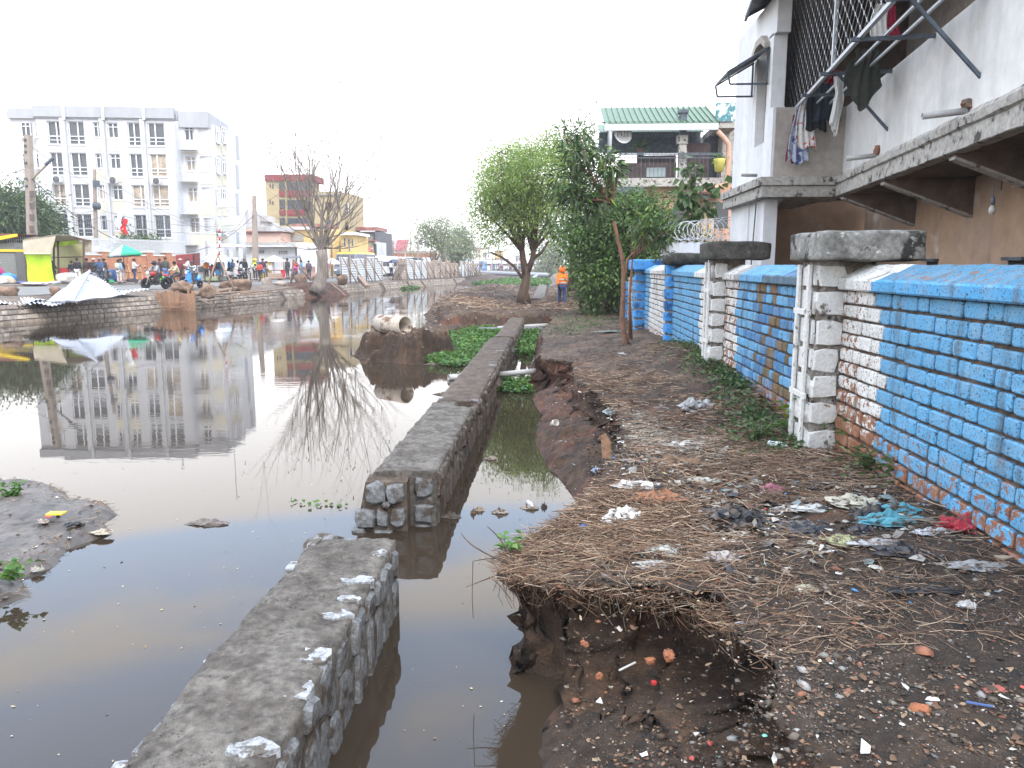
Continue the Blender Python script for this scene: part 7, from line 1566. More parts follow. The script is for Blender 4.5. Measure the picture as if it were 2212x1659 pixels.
M_OLDP = mat('stained_concrete_pipe',(.42,.36,.30),.9,var=.2,scale=4,bump=.4,bscale=30,spots=[((.14,.085,.055),2.3,.52,.60),((.52,.46,.40),4,.62,.68)])
cpA,cpB = W(820,692,18.95),W(875,693,18.35)
cpA.z = .60 + .245; cpB.z = .60 + .25
ppipe('short length of stained old concrete pipe lying on the mud mound',cpA,cpB,.235,M_OLDP,hollow=True,name='concrete_pipe')
ppipe('upper pale pipe crossing the channel at the end of the low wall',G(1075,709,.12) + V3((0,0,0)),G(1192,702,.22),.07,M_PVC,group='pipes laid across the channel')
ppipe('lower dark grey pipe crossing the channel at the end of the low wall',G(1035,712,.05),G(1175,712,.10),.08,plain((.12,.13,.15),.5),group='pipes laid across the channel')
ppipe('white pipe stub sticking out of the bank beside the low wall',(-.97,14.6,.20),(-.28,14.75,.25),.055,M_PVC,group='pipes laid across the channel')
ppipe('white pipe end in the water left of the low wall',(-1.62,15.4,.02),(-2.05,15.1,.06),.06,M_PVC,group='pipes laid across the channel')
# debris raft by that pipe
# =============== PEOPLE ===============
def skin_mesh(name,V,Ed,Rd,sub=1):
 me = bpy.data.meshes.new('tmp'); me.from_pydata(V,Ed,[]); o = bpy.data.objects.new('tmp',me); C.objects.link(o)
 m = o.modifiers.new('s','SKIN'); m.use_smooth_shade = True; me.update()
 lay = me.skin_vertices[0].data if len(me.skin_vertices) else None
 if lay is None:
  bpy.context.view_layer.objects.active = o; lay = me.skin_vertices[0].data
 for i,r in enumerate(Rd): r = r if isinstance(r,tuple) else (r,r); lay[i].radius = r
 lay[0].use_root = True
 if sub: q = o.modifiers.new('u','SUBSURF'); q.levels = sub; q.render_levels = sub
 dg = bpy.context.evaluated_depsgraph_get(); r = bpy.data.meshes.new_from_object(o.evaluated_get(dg)); r.name = name; bpy.data.objects.remove(o); return r
def pose(kind):
 """joint positions for a 1.68 m figure facing +Y, origin on the ground between the feet"""
 J = dict(pel=(0,0,.93),bel=(0,.01,1.08),che=(0,0,1.27),nek=(0,0,1.44),hed=(0,.015,1.56),top=(0,.01,1.63),shL=(-.17,0,1.38),shR=(.17,0,1.38),elL=(-.22,-.02,1.10),elR=(.22,-.02,1.10),haL=(-.22,.06,.86),haR=(.22,.06,.86),
    hiL=(-.09,0,.88),hiR=(.09,0,.88),knL=(-.10,.02,.48),knR=(.10,.02,.48),anL=(-.10,-.02,.08),anR=(.10,-.02,.08),toL=(-.11,.13,.03),toR=(.11,.13,.03))
 if kind == 'walk': J.update(knL=(-.09,.14,.50),anL=(-.09,.18,.10),toL=(-.09,.33,.05),knR=(.09,-.02,.49),anR=(.09,-.26,.14),toR=(.09,-.14,.04),haL=(-.22,-.14,.90),elL=(-.21,-.10,1.12),haR=(.22,.20,.92),elR=(.21,.02,1.11))
 if kind == 'reach': J.update(elR=(.24,.14,1.16),haR=(.16,.36,1.22),elL=(-.22,.10,1.14),haL=(-.12,.34,1.12),nek=(0,.03,1.43),hed=(0,.06,1.55),top=(0,.07,1.62))
 if kind == 'phone': J.update(elR=(.34,.10,1.22),haR=(.17,.15,1.50),knL=(-.13,.02,.48),anL=(-.15,0,.08),toL=(-.17,.14,.03))
 if kind == 'bend': J.update(pel=(0,-.14,.92),bel=(0,0,1.03),che=(0,.17,1.12),nek=(0,.33,1.18),hed=(0,.44,1.20),top=(0,.50,1.24),shL=(-.17,.26,1.14),shR=(.17,.26,1.14),elL=(-.2,.34,.88),elR=(.2,.34,.88),haL=(-.14,.44,.68),haR=(.14,.44,.68),hiL=(-.09,-.13,.88),hiR=(.09,-.13,.88))
 if kind == 'ride': J.update(pel=(0,-.18,.84),bel=(0,-.14,.98),che=(0,-.07,1.17),nek=(0,-.01,1.33),hed=(0,.03,1.45),top=(0,.03,1.52),shL=(-.18,-.03,1.27),shR=(.18,-.03,1.27),elL=(-.29,.14,1.06),elR=(.29,.14,1.06),haL=(-.27,.37,1.02),haR=(.27,.37,1.02),hiL=(-.11,-.15,.80),hiR=(.11,-.15,.80),knL=(-.20,.22,.66),knR=(.20,.22,.66),anL=(-.18,.10,.30),anR=(.18,.10,.30),toL=(-.18,.24,.26),toR=(.18,.24,.26))
 if kind == 'squat': J.update(pel=(0,-.15,.34),bel=(0,-.08,.48),che=(0,.02,.66),nek=(0,.08,.82),hed=(0,.12,.94),top=(0,.13,1.01),shL=(-.17,.04,.76),shR=(.17,.04,.76),elL=(-.24,.22,.56),elR=(.24,.22,.56),haL=(-.12,.36,.46),haR=(.12,.36,.46),hiL=(-.1,-.13,.32),hiR=(.1,-.13,.32),knL=(-.17,.24,.46),knR=(.17,.24,.46),anL=(-.15,.02,.09),anR=(.15,.02,.09),toL=(-.17,.17,.03),toR=(.17,.17,.03))
 return J
PM = {}
def pose_meshes(kind):
 if kind in PM: return PM[kind]
 J = {k: V3(v) for k,v in pose(kind).items()}
 def grow(names,edges,rad,name,extra=None,sub=1):
  V = [tuple(J[n]) for n in names]; ix = {n: i for i,n in enumerate(names)}; E2_ = [(ix[a],ix[b_]) for a,b_ in edges]; Rr = list(rad)
  if extra:
   for (root,pts,rr) in extra:
    prev = ix[root]
    for p,r in zip(pts,rr): V.append(tuple(p)); E2_.append((prev,len(V) - 1)); prev = len(V) - 1; Rr.append(r)
  return skin_mesh(name,V,E2_,Rr,sub)
 fing = []
 for s_,h_,e in ((-1,'haL','elL'),(1,'haR','elR')):
  d = (J[h_] - J[e]).normalized(); sd = V3((0,1,0)).cross(d); sd = sd.normalized() if sd.length > .1 else V3((1,0,0)); pl = d.cross(sd)
  for k,ln in enumerate((.075,.085,.08,.062)):
   q = J[h_] + d * .05 + pl * (.026 - .018 * k); fing.append((h_,[q,q + d * ln * .5,q + d * ln * .85 + sd * .02 * -s_],(.010,.009,.007)))
  fing.append((h_,[J[h_] + pl * .03 + d * .01,J[h_] + pl * .05 + d * .045],(.011,.008)))
 body = grow(['pel','bel','che','nek','hed','top','shL','shR','elL','elR','haL','haR','hiL','hiR','knL','knR','anL','anR','toL','toR'],
  [('pel','bel'),('bel','che'),('che','nek'),('nek','hed'),('hed','top'),('che','shL'),('che','shR'),('shL','elL'),('shR','elR'),('elL','haL'),('elR','haR'),('pel','hiL'),('pel','hiR'),('hiL','knL'),('hiR','knR'),('knL','anL'),('knR','anR'),('anL','toL'),('anR','toR')],
  [.12,.11,.12,.052,(.085,.10),(.06,.07),.055,.055,.038,.038,.026,.026,.08,.08,.052,.052,.036,.036,.03,.03],'body',fing)
 b = MB(); b.rock(J['hed'] + V3((0,.095,-.01)),(.03,.05,.05),1,1,.1)
 for sx in (-1,1): b.rock(J['hed'] + V3((sx * .085,.01,.0)),(.02,.04,.06),2,1,.1)
 bm_ = bmesh.new(); bm_.from_mesh(body); off = len(bm_.verts); vs = [bm_.verts.new(v) for v in b.v]
 for f in b.f:
  try: bm_.faces.new([vs[i] for i in f])
  except ValueError: pass
 bm_.to_mesh(body); bm_.free()
 eL,eR = J['elL'].lerp(J['haL'],.75),J['elR'].lerp(J['haR'],.75); J['cuL'],J['cuR'] = eL,eR; J['wst'] = J['pel'].lerp(J['bel'],-.1); J['col'] = J['che'].lerp(J['nek'],.62)
 shirt = grow(['wst','bel','che','col','shL','shR','elL','elR','cuL','cuR'],[('wst','bel'),('bel','che'),('che','col'),('che','shL'),('che','shR'),('shL','elL'),('shR','elR'),('elL','cuL'),('elR','cuR')],[(.175,.135),(.16,.13),(.175,.14),.075,.085,.085,.062,.062,.048,.048],'shirt')
 J['ckL'],J['ckR'] = J['knL'].lerp(J['anL'],.86),J['knR'].lerp(J['anR'],.86)
 tr = grow(['pel','hiL','hiR','knL','knR','ckL','ckR'],[('pel','hiL'),('pel','hiR'),('hiL','knL'),('hiR','knR'),('knL','ckL'),('knR','ckR')],[(.15,.125),.11,.11,.074,.074,.06,.06],'trousers')
 k1 = J['knL'].lerp(J['knR'],.5); k2 = J['pel'].lerp(k1,.45); J['s1'] = k2; J['s2'] = k1 - V3((0,0,.02))
 sk = grow(['pel','s1','s2'],[('pel','s1'),('s1','s2')],[(.15,.13),(.19,.16),(.22,.18)],'skirt')
 def small(name,parts):
  b = MB(); b.smooth = True
  for c,d,s_ in parts: b.rock(c,d,s_,2,.06,cube=.08)
  me = bpy.data.meshes.new(name); me.from_pydata(b.v,[],b.f); me.update(); return me
 hd = J['hed']; hair = small('hair',[(hd + V3((0,-.02,.045)),(.205,.235,.19),3)]); bun = small('hair',[(hd + V3((0,-.02,.045)),(.205,.235,.19),3),(hd + V3((0,-.12,.04)),(.11,.11,.11),4)])
 helm = small('helmet',[(hd + V3((0,-.01,.03)),(.29,.31,.28),5)]); vis = small('visor',[(hd + V3((0,.10,.01)),(.22,.12,.11),6)])
 hat = small('cap',[(hd + V3((0,-.01,.075)),(.215,.24,.13),6),(hd + V3((0,.09,.055)),(.17,.17,.025),7)]); brim = small('hat',[(hd + V3((0,0,.075)),(.38,.38,.035),6),(hd + V3((0,0,.10)),(.21,.22,.15),7)])
 shoe = small('shoes',[(J['anL'].lerp(J['toL'],.55) + V3((0,0,-.01)),(.10,.26,.085),1),(J['anR'].lerp(J['toR'],.55) + V3((0,0,-.01)),(.10,.26,.085),2)])
 pack = small('backpack',[(J['che'] + V3((0,-.20,-.03)),(.32,.20,.42),8)])
 vest = grow(['wst','bel','che','col','shL','shR'],[('wst','bel'),('bel','che'),('che','col'),('che','shL'),('che','shR')],[(.195,.155),(.18,.15),(.195,.16),.09,.10,.10],'vest')
 b = MB()
 for z,th in ((J['wst'].z + .10,.05),(J['wst'].z + .24,.05)):
  for i in range(20):
   a,c_ = 2 * math.pi * i / 20,2 * math.pi * (i + 1) / 20; rx,ry = .212,.178; f_ = lambda q,zz: (math.cos(q) * rx,math.sin(q) * ry + J['bel'].y,zz); b.add([f_(a,z),f_(c_,z),f_(c_,z + th),f_(a,z + th)],[(0,1,2,3)])
 me = bpy.data.meshes.new('reflective_band'); me.from_pydata(b.v,[],b.f)
 PM[kind] = dict(body=body,shirt=shirt,trousers=tr,skirt=sk,hair=hair,bun=bun,helmet=helm,visor=vis,cap=hat,hat=brim,shoes=shoe,backpack=pack,vest=vest,band=me,J=J); return PM[kind]
M_SKIN = mat('brown_skin',(.13,.065,.038),.6,var=.08,scale=8)
def person(label,p,kind,face,shirt,trou,head='hair',hc=(.012,.010,.009),skirt=False,sc=1.0,extra=(),group=None,shoes=(.03,.03,.03)):
 t = thing('person',label,'person',p,group); t.rotation_euler = (0,0,R(face)); t.scale = (sc,sc,sc); M_ = pose_meshes(kind)
 def put(key,name,m):
  o = bpy.data.objects.new(name,M_[key]); C.objects.link(o); o.parent = t; KID.setdefault(t.name,[]).append(o)
  if not M_[key].materials: M_[key].materials.append(m)
  o.material_slots[0].link = 'OBJECT'; o.material_slots[0].material = m; return o
 put('body','body',M_SKIN); put('shirt','shirt',shirt if not isinstance(shirt,tuple) else plain(shirt,.9)); put('skirt' if skirt else 'trousers','skirt' if skirt else 'trousers',trou if not isinstance(trou,tuple) else plain(trou,.9))
 put('shoes','shoes',plain(shoes,.8)); put(head,{'hair': 'hair','bun': 'hair'}.get(head,head),plain(hc,.5 if head == 'helmet' else .85))
 if head == 'helmet': put('visor','visor',plain((.01,.01,.012),.15))
 for e in extra: put(e[0],{'band': 'reflective_band'}.get(e[0],e[0]),e[1] if not isinstance(e[1],tuple) else plain(e[1],.85))
 return t
def at(u_,y,z=1.085,v_=600): p = W(u_,v_,y); p.z = z; return p
GP = 'people in the street market'
BK = (.015,.016,.02); M_DOT = mat('checked_shirt',(.55,.56,.58),.9,var=.1,scale=8,spots=((.02,.02,.03),9,.5,.53)); M_ZEB = mat('zebra_dress',(.6,.58,.56),.9,spots=((.02,.02,.02),8,.5,.52)); M_FLT = mat('floral_trousers',(.50,.45,.40),.9,spots=[((.35,.05,.06),9,.55,.58),((.05,.10,.10),13,.58,.6)])
PPL = [
 ('woman seated on the sacks in a pink jacket and white hat at the left edge',3,49,'squat',120,(.40,.04,.16),(.06,.2,.45),dict(head='hat',hc=(.55,.50,.42),sc=1.35)),
 ('boy in a dark green shirt standing inside the tarpaulin stall',116,50.5,'reach',-100,(.05,.07,.05),(.03,.03,.03),dict(sc=.9)),
 ('girl in black with a blue patterned skirt behind the man in white trousers',157,50.5,'stand',200,BK,(.10,.18,.34),dict(head='bun',skirt=True,sc=.9)),
 ('man in a black jacket and white trousers seen from behind',169,48.5,'stand',10,BK,(.60,.58,.55),dict()),
 ('woman in a dark maroon shawl beyond the tin peak',190,49.5,'stand',30,(.035,.02,.025),(.03,.02,.025),dict(skirt=True,hc=(.02,.012,.014),head='bun')),
 ('man with a white cap sitting behind the parked scooter',205,51,'stand',170,(.03,.03,.03),(.05,.05,.06),dict(head='cap',hc=(.55,.55,.52))),
 ('man in a blue jacket and grey cap leaning on the parked scooter',217,50,'reach',200,(.04,.08,.17),(.05,.06,.09),dict(head='cap',hc=(.12,.13,.16))),
 ('woman in dark clothes and a head band right of the parked scooter',227,51.5,'stand',160,(.05,.04,.05),(.06,.05,.05),dict(head='bun')),
 ('man in a black jacket with white sleeve stripes holding up a hand to his face',263,52,'phone',200,BK,(.30,.32,.36),dict()),
 ('girl in a pale blue jacket and flowered trousers carrying a beige backpack',258,49.5,'stand',0,(.24,.36,.48),M_FLT,dict(head='hair',sc=.95,extra=[('backpack',(.55,.46,.34))])),
 ('woman in a white shirt and jeans at the timber trestles',291,52,'reach',-60,(.60,.60,.60),(.035,.05,.10),dict(head='bun')),
 ('man in a dark green jacket and blue jeans walking beside the cyclist',360,53,'stand',175,(.045,.055,.045),(.06,.15,.34),dict(head='cap',hc=(.06,.04,.03),sc=1.05)),
 ('woman in dark clothes hidden behind the motorcyclist',347,54,'walk',150,(.06,.04,.05),(.04,.04,.05),dict()),
 ('person in a maroon top and pale hat before the red kiosk',392,58,'stand',170,(.16,.02,.035),(.05,.04,.04),dict(head='hat',hc=(.55,.42,.36))),
 ('man in an off white shirt with his arm out before the red kiosk',408,56,'reach',130,(.52,.50,.44),(.06,.05,.05),dict(head='cap',hc=(.08,.04,.06),sc=1.05)),
 ('woman in an orange top at the stall under the blue umbrella',447,60,'reach',40,(.62,.22,.03),(.05,.045,.045),dict(head='bun',sc=.97)),
 ('woman in a red and yellow top under the blue umbrella',459,60,'bend',20,(.55,.03,.03),(.06,.05,.05),dict(sc=.97)),
 ('woman in a blue dress with a dark bag under the blue umbrella',470,60,'stand',20,(.03,.10,.28),(.05,.28,.55),dict(skirt=True,sc=.95,extra=[('backpack',(.04,.03,.05))])),
 ('tall man in a pale blue shirt under the blue umbrella',479,61,'stand',30,(.32,.45,.60),(.30,.35,.42),dict(sc=1.04)),
 ('man in a bright blue jacket sitting on a parked scooter',496,61,'reach',-60,(.03,.15,.40),(.035,.04,.06),dict(sc=1.02)),
 ('man in a black helmet behind the bright blue jacket',503,62,'stand',-150,(.04,.05,.08),(.04,.04,.05),dict(head='helmet',hc=BK)),
 ('woman in a white top and pink skirt',515,61.5,'stand',0,(.58,.56,.56),(.50,.07,.14),dict(head='bun',skirt=True,sc=.96)),
 ('man in a black sweatshirt standing with hands on hips',529,61,'phone',190,BK,(.025,.025,.03),dict(head='cap',hc=(.12,.12,.12),sc=1.05)),
 ('woman in a zebra print dress bending down',541,62,'bend',-60,M_ZEB,M_ZEB,dict(skirt=True)),
 ('worker in a yellow helmet and yellow green safety vest',552,63.5,'stand',180,(.03,.05,.09),(.03,.035,.05),dict(head='helmet',hc=(.68,.50,.02),sc=1.03,extra=[('vest',(.50,.62,.03)),('band',(.6,.6,.55))])),
 ('woman in a red checked jacket and blue cap stepping onto the road',562,62.5,'walk',170,(.55,.08,.06),(.03,.03,.04),dict(head='cap',hc=(.05,.10,.30),z=.957,sc=.97)),
 ('woman in black with a blue skirt behind the red checked jacket',569,65,'stand',200,(.05,.03,.06),(.10,.18,.34),dict(head='bun',skirt=True,sc=1.06)),
 ('person in a pinkish top left of the display case',577,66,'stand',120,(.40,.28,.24),(.10,.09,.09),dict(sc=.95)),
 ('man in dark clothes right of the red table',622,68,'stand',60,(.05,.045,.055),(.06,.06,.07),dict(sc=1.08)),
 ('child in a bright pink top by the red table',634,69,'bend',-40,(.60,.06,.25),(.08,.08,.10),dict(sc=.9)),
 ('woman in a red top at the vegetable stalls',640,71,'reach',-120,(.50,.03,.03),(.06,.05,.06),dict()),
 ('man in a blue shirt behind the leaning brace',652,68,'walk',-60,(.12,.25,.42),(.10,.16,.28),dict()),
 ('man in a purple vest seen from behind near the bare tree',668,66,'stand',10,(.10,.07,.11),(.03,.035,.05),dict(sc=.97)),
 ('person in white at the right of the bare tree trunk',702,72,'stand',-30,(.58,.60,.62),(.30,.32,.38),dict()),
 ('person in a dark pink top at the start of the tin fence',707,71,'reach',150,(.30,.04,.10),(.05,.05,.06),dict()),
 ('person in white seen through the gap in the tin fence',846,82,'stand',160,(.6,.6,.62),(.03,.03,.04),dict()),
]
for (lb_,u_,y,kd,fc,sh,tr,kw) in PPL:
 z = kw.pop('z',1.085); person(lb_,at(u_,y,z),kd,fc,sh,tr,group=GP,**kw)
rn = random.Random(5)
# worker on the earth crossing
pw = W(1214,660,33.0); pw.z = .50
person('worker in an orange hood and banded orange vest walking away beside the bush',pw,'walk',8,(.80,.16,.02),(.025,.04,.10),head='helmet',hc=(.82,.16,.02),sc=1.02,extra=[('vest',(.85,.17,.015)),('band',(.35,.35,.32))])
# =============== TWO WHEELERS ===============
M_TYRE = plain((.018,.018,.019),.85,'tyre_rubber'); M_CHR = plain((.35,.36,.38),.3,'bright_metal',metal=.8); M_BLK = plain((.025,.025,.028),.5,'black_plastic')
def wheel(par,y,r,w_=.05,spokes=12,rim=None):
 q = MB(); M_ = Matrix.Rotation(R(90),3,'Y'); n = 22
 pr = [(r,-w_ / 2 * .6),(r + .0,w_ / 2 * .6),(r - w_ * .5,w_ / 2),(r - w_ * .9,w_ / 3),(r - w_ * .9,-w_ / 3),(r - w_ * .5,-w_ / 2),(r,-w_ / 2 * .6)]
 q.lathe(pr,(0,y,r),n,M_); o = q.build('wheel',M_TYRE,par,local=True); q = MB()
 for i in range(spokes): a = 2 * math.pi * i / spokes; q.bar((0,y,r),(0,y + math.cos(a) * (r - w_),r + math.sin(a) * (r - w_)),.012 if spokes > 8 else .035)
 q.lathe([(.04,-.05),(.05,0),(.04,.05)],(0,y,r),8,M_); q.build('rim',rim or M_CHR,o,local=True); return o
def motorbike(label,p,face,c_,scooter=False,group='motorbikes and scooters'):
 t = thing('scooter' if scooter else 'motorbike',label,'scooter' if scooter else 'motorbike',p,group); t.rotation_euler = (0,0,R(face)); cm = plain(c_,.3,spec=.6); r = .24 if scooter else .31; yf,yr = (.58,-.58) if scooter else (.66,-.62)
 wheel(t,yf,r,.09,6); wheel(t,yr,r,.10,6)
 q = MB()
 for sx in (-.07,.07): q.bar((sx,yf,r),(sx,yf - .22,.92),.04)
 q.bar((0,yf - .24,.95),(0,.2,.75),.06); q.bar((0,.25,.6),(0,yr,r),.05); q.build('frame',M_CHR,t,local=True)
 q = MB(); q.tube([(-.36,.32,1.04),(-.15,.40,.99),(.15,.40,.99),(.36,.32,1.04)],.018,6); q.build('handlebar',M_BLK,t,local=True)
 for sx in (-1,1): q = MB(); q.tube([(sx * .28,.36,1.02),(sx * .30,.38,1.18)],.01,5); q.rock((sx * .33,.38,1.22),(.13,.03,.09),1,2,.05); q.build('mirror',M_BLK,t,local=True)
 q = MB(); q.smooth = True; q.rock((0,-.28,.80),(.26,.72,.13),3,2,.05); q.build('seat',M_BLK,t,local=True)
 if scooter:
  q = MB(); q.smooth = True; q.hexa([(-.2,.30,.3),(.2,.30,.3),(.14,.50,.3),(-.14,.50,.3),(-.17,.26,.98),(.17,.26,.98),(.08,.46,1.0),(-.08,.46,1.0)]); q.rock((0,.36,.95),(.30,.28,.24),2,2,.06); q.build('front_shield',cm,t,bevel=.03,local=True)
  q = MB(); q.smooth = True; q.rock((0,-.38,.58),(.30,.86,.42),4,3,.06); q.build('rear_body',cm,t,local=True); q = MB(); q.box((0,.06,.30),(.3,.5,.06)); q.build('footboard',M_BLK,t,local=True)
 else:
  q = MB(); q.smooth = True; q.rock((0,.10,.86),(.28,.52,.26),2,3,.06); q.build('fuel_tank',cm,t,local=True)
  q = MB(); q.smooth = True; q.rock((0,.0,.48),(.28,.46,.38),5,2,.15); q.tube([(.12,.2,.3),(.15,-.2,.26),(.16,-.75,.38)],.04,8); q.build('engine',M_BLK,t,local=True)
  q = MB(); q.smooth = True; q.rock((0,-.66,.78),(.2,.3,.14),6,2,.05); q.build('tail_cowl',cm,t,local=True)
 q = MB(); q.smooth = True; q.rock((0,yf,r * 2 + .03),(.13,.44,.07),7,2,.03); q.build('mudguard',cm,t,local=True)
 q = MB(); q.smooth = True; q.rock((0,.50 if not scooter else .50,.92),(.18,.10,.17),8,2,.03); q.build('headlight',plain((.75,.72,.62),.2),t,local=True); return t
p = at(336,42.5,.957); motorbike('red motorcycle ridden toward the camera at the front of the traffic',p,155,(.50,.02,.02)); person('motorcyclist in a grey jacket and black helmet on the red motorcycle',p,'ride',155,(.26,.27,.29),(.02,.02,.022),head='helmet',hc=BK,group=GP)
p = at(416,44,.957); motorbike('blue scooter ridden toward the camera, right of the bicycle',p,165,(.03,.22,.62),True); person('scooter rider in a black and white checked shirt on the blue scooter',p,'ride',165,M_DOT,(.05,.05,.06),head='cap',hc=(.05,.04,.06),group=GP)
p = at(216,50.5,1.085); motorbike('grey covered scooter parked on the pavement behind the tin peak',p,215,(.16,.16,.17),True); p = at(228,51,1.085); motorbike('second parked grey scooter, right of the blue jacketed man',p,200,(.09,.09,.10),True)
p = at(504,60,1.085); motorbike('parked scooter with a pale front under the blue jacketed rider',p,240,(.40,.38,.38),True); p = at(520,60.5,1.085); motorbike('dark parked motorbike behind the pink skirted woman',p,235,(.05,.05,.05))
# bicycle
p = at(379,45,.957); t = thing('bicycle','black bicycle with a front basket ridden between the motorcycle and the scooter','bicycle',p); t.rotation_euler = (0,0,R(140)); wheel(t,.52,.33,.035,16); wheel(t,-.52,.33,.035,16)
q = MB()
for a,c_ in (((0,.52,.33),(0,.34,.95)),((0,.36,.82),(0,-.05,.30)),((0,.35,.86),(0,-.2,.80)),((0,-.2,.88),(0,-.05,.30)),((0,-.05,.30),(0,-.52,.33)),((0,-.2,.80),(0,-.52,.33))): q.tube([a,c_],.018,6)
q.build('frame',M_BLK,t,local=True); q = MB(); q.tube([(-.28,.25,1.02),(0,.35,.98),(.28,.25,1.02)],.013,6); q.build('handlebar',M_CHR,t,local=True); q = MB(); q.smooth = True; q.rock((0,-.22,.92),(.16,.26,.07),2,2,.05); q.build('saddle',M_BLK,t,local=True)
person('cyclist in a beige shirt on the black bicycle',p,'ride',140,(.46,.37,.25),(.05,.045,.045),head='hair',group=GP)
# =============== MINIBUSES ===============
def minibus(label,p,face,body,roof,ln=5.2,ht=2.25,wd=1.9,group='minibuses in the street'):
 t = thing('minibus',label,'minibus',p,group); t.rotation_euler = (0,0,R(face)); bm2 = plain(body,.35,spec=.6); h = ht; x = wd / 2; L2 = ln / 2
 q = MB(); pr = [(-L2,.35),(L2 - .05,.35),(L2,.8),(L2 - .25,1.15),(L2 - .95,h - .15),(-L2 + .1,h - .15),(-L2,1.1)]; n = len(pr)
 q.add([(-x,a,z) for a,z in pr] + [(x,a,z) for a,z in pr],[tuple(range(n)),tuple(range(2 * n - 1,n - 1,-1))] + [(i,n + i,n + (i + 1) % n,(i + 1) % n) for i in range(n)]); q.build('body',bm2,t,bevel=.05,local=True)
 q = MB(); q.hexa([(-x * .97,-L2 + .1,h - .17),(x * .97,-L2 + .1,h - .17),(x * .97,L2 - .95,h - .17),(-x * .97,L2 - .95,h - .17),(-x * .85,-L2 + .25,h),(x * .85,-L2 + .25,h),(x * .85,L2 - 1.1,h),(-x * .85,L2 - 1.1,h)]); q.build('roof',plain(roof,.4),t,local=True)
 for sx in (-1,1):
  q = MB()
  for (a,c_) in ((-L2 + .25,-L2 + 1.3),(-L2 + 1.4,-L2 + 2.5),(-L2 + 2.6,L2 - 1.35)): q.box((sx * (x + .005),(a + c_) / 2,1.5),(.02,c_ - a,.55))
  q.build('side_windows',M_PANE,t,local=True)
 q = MB(); q.add([(-x * .88,L2 - .30,1.22),(x * .88,L2 - .30,1.22),(x * .84,L2 - .90,h - .25),(-x * .84,L2 - .90,h - .25)],[(0,1,2,3)]); q.v = [(a,b_ + .035,c_ + .02) for a,b_,c_ in q.v]; q.build('windscreen',M_PANE,t,local=True)
 q = MB(); q.box((0,-L2 - .01,1.55),(x * 1.6,.02,.5)); q.build('rear_window',M_PANE,t,local=True)
 for sx in (-1,1):
  q = MB(); q.box((sx * x * .75,L2 + .0,.82),(.28,.06,.18)); q.build('headlight',plain((.7,.7,.66),.2),t,local=True)
  for yw in (L2 - .95,-L2 + .95): q = MB(); q.lathe([(.0,0),(.2,0),(.33,.02),(.34,.2),(0,.2)],(sx * (x - .18) - .1,yw,.34),14,Matrix.Rotation(R(90),3,'Y')); q.build('wheel',M_TYRE,t,local=True)
 return t
WB = (.62,.62,.64); BLU = (.05,.20,.50)
minibus('minibus with a bright yellow roof behind the tin fence',at(768,86,.957),168,(.12,.13,.18),(.80,.60,.02),ln=6,ht=2.75,wd=2.4)
for i,(u_,y,f,b_,r_,lb_) in enumerate(((818,92,170,WB,WB,'white minibus just right of the yellow roofed one'),(842,98,172,WB,WB,'second white minibus behind the fence gap'),(884,104,172,WB,WB,'white minibus left of the tall pale pole'),(912,110,174,WB,WB,'white minibus with the leaning tree in front'),(938,116,174,(.5,.52,.56),WB,'grey sided minibus between the leaning tree and the thin tree'),(962,128,174,WB,WB,'white minibus behind the thin crowned tree'),(1002,140,174,WB,BLU,'minibus with a blue roof right of the fuller tree'),(1020,156,176,WB,WB,'white minibus near the start of the far row'),(1040,172,176,BLU,WB,'blue and white minibus left of the pipe end'))):
 minibus(lb_,at(u_,y,.957),f,b_,r_,ln=5.4,ht=2.45)
for i,(u_,b_,r_,lb_) in enumerate(((1062,WB,WB,'far white minibus at the left of the canal head row'),(1080,(.45,.62,.75),(.15,.5,.62),'far minibus with a turquoise roof'),(1098,WB,BLU,'far minibus with a blue roof below the wooden pole'),(1118,(.55,.35,.30),(.5,.12,.08),'far reddish van left of the tree trunk'),(1158,WB,WB,'far white van just right of the tree trunk'),(1176,(.6,.2,.1),(.55,.3,.2),'far orange van beside the grey trunk'))):
 minibus(lb_,at(u_,212 + i % 2 * 4,.957),80 + i * 5,b_,r_,ht=2.6,ln=5.6)
# distant crowd
M_ = pose_meshes('stand'); rn = random.Random(9); Vb,Fb_,Cb = [],[],[]; off = 0
src = []
for key,cid in (('body',0),('shirt',1),('trousers',2),('hair',3)):
 me = M_[key]; src.append((np.array([v.co[:] for v in me.vertices]),[tuple(p_.vertices) for p_ in me.polygons],cid))
cs = [(.5,.05,.05),(.05,.1,.3),(.55,.55,.55),(.6,.3,.05),(.05,.05,.06),(.1,.3,.2),(.5,.2,.3),(.3,.4,.5)]
b = MB()
for i in range(95):
 u_ = rn.uniform(1000,1225); y = rn.uniform(196,214) if u_ > 1050 else rn.uniform(150,200); p = at(u_,y,.96 if y > 205 else 1.0)
 if y <= 205 and u_ > 1050: p.y = rn.uniform(206,212)
 c1_,c2_ = rn.choice(cs),rn.choice([(.03,.03,.04),(.05,.08,.2),(.2,.18,.15)])
 a = rn.uniform(0,6.28); ca,sa = math.cos(a),math.sin(a); s_ = rn.uniform(.92,1.08)
 for V,Fc,cid in src:
  b.col = ((.13,.065,.038),c1_,c2_,(.01,.01,.01))[cid]; P = V * s_; b.add([(p.x + x * ca - yy_ * sa,p.y + x * sa + yy_ * ca,p.z + z) for x,yy_,z in P],Fc)
tag(b.build('crowd',mat('crowd_clothes',(1,1,1),.9,var=0,attr=True)),'distant market crowd at the head of the canal',kind='stuff')
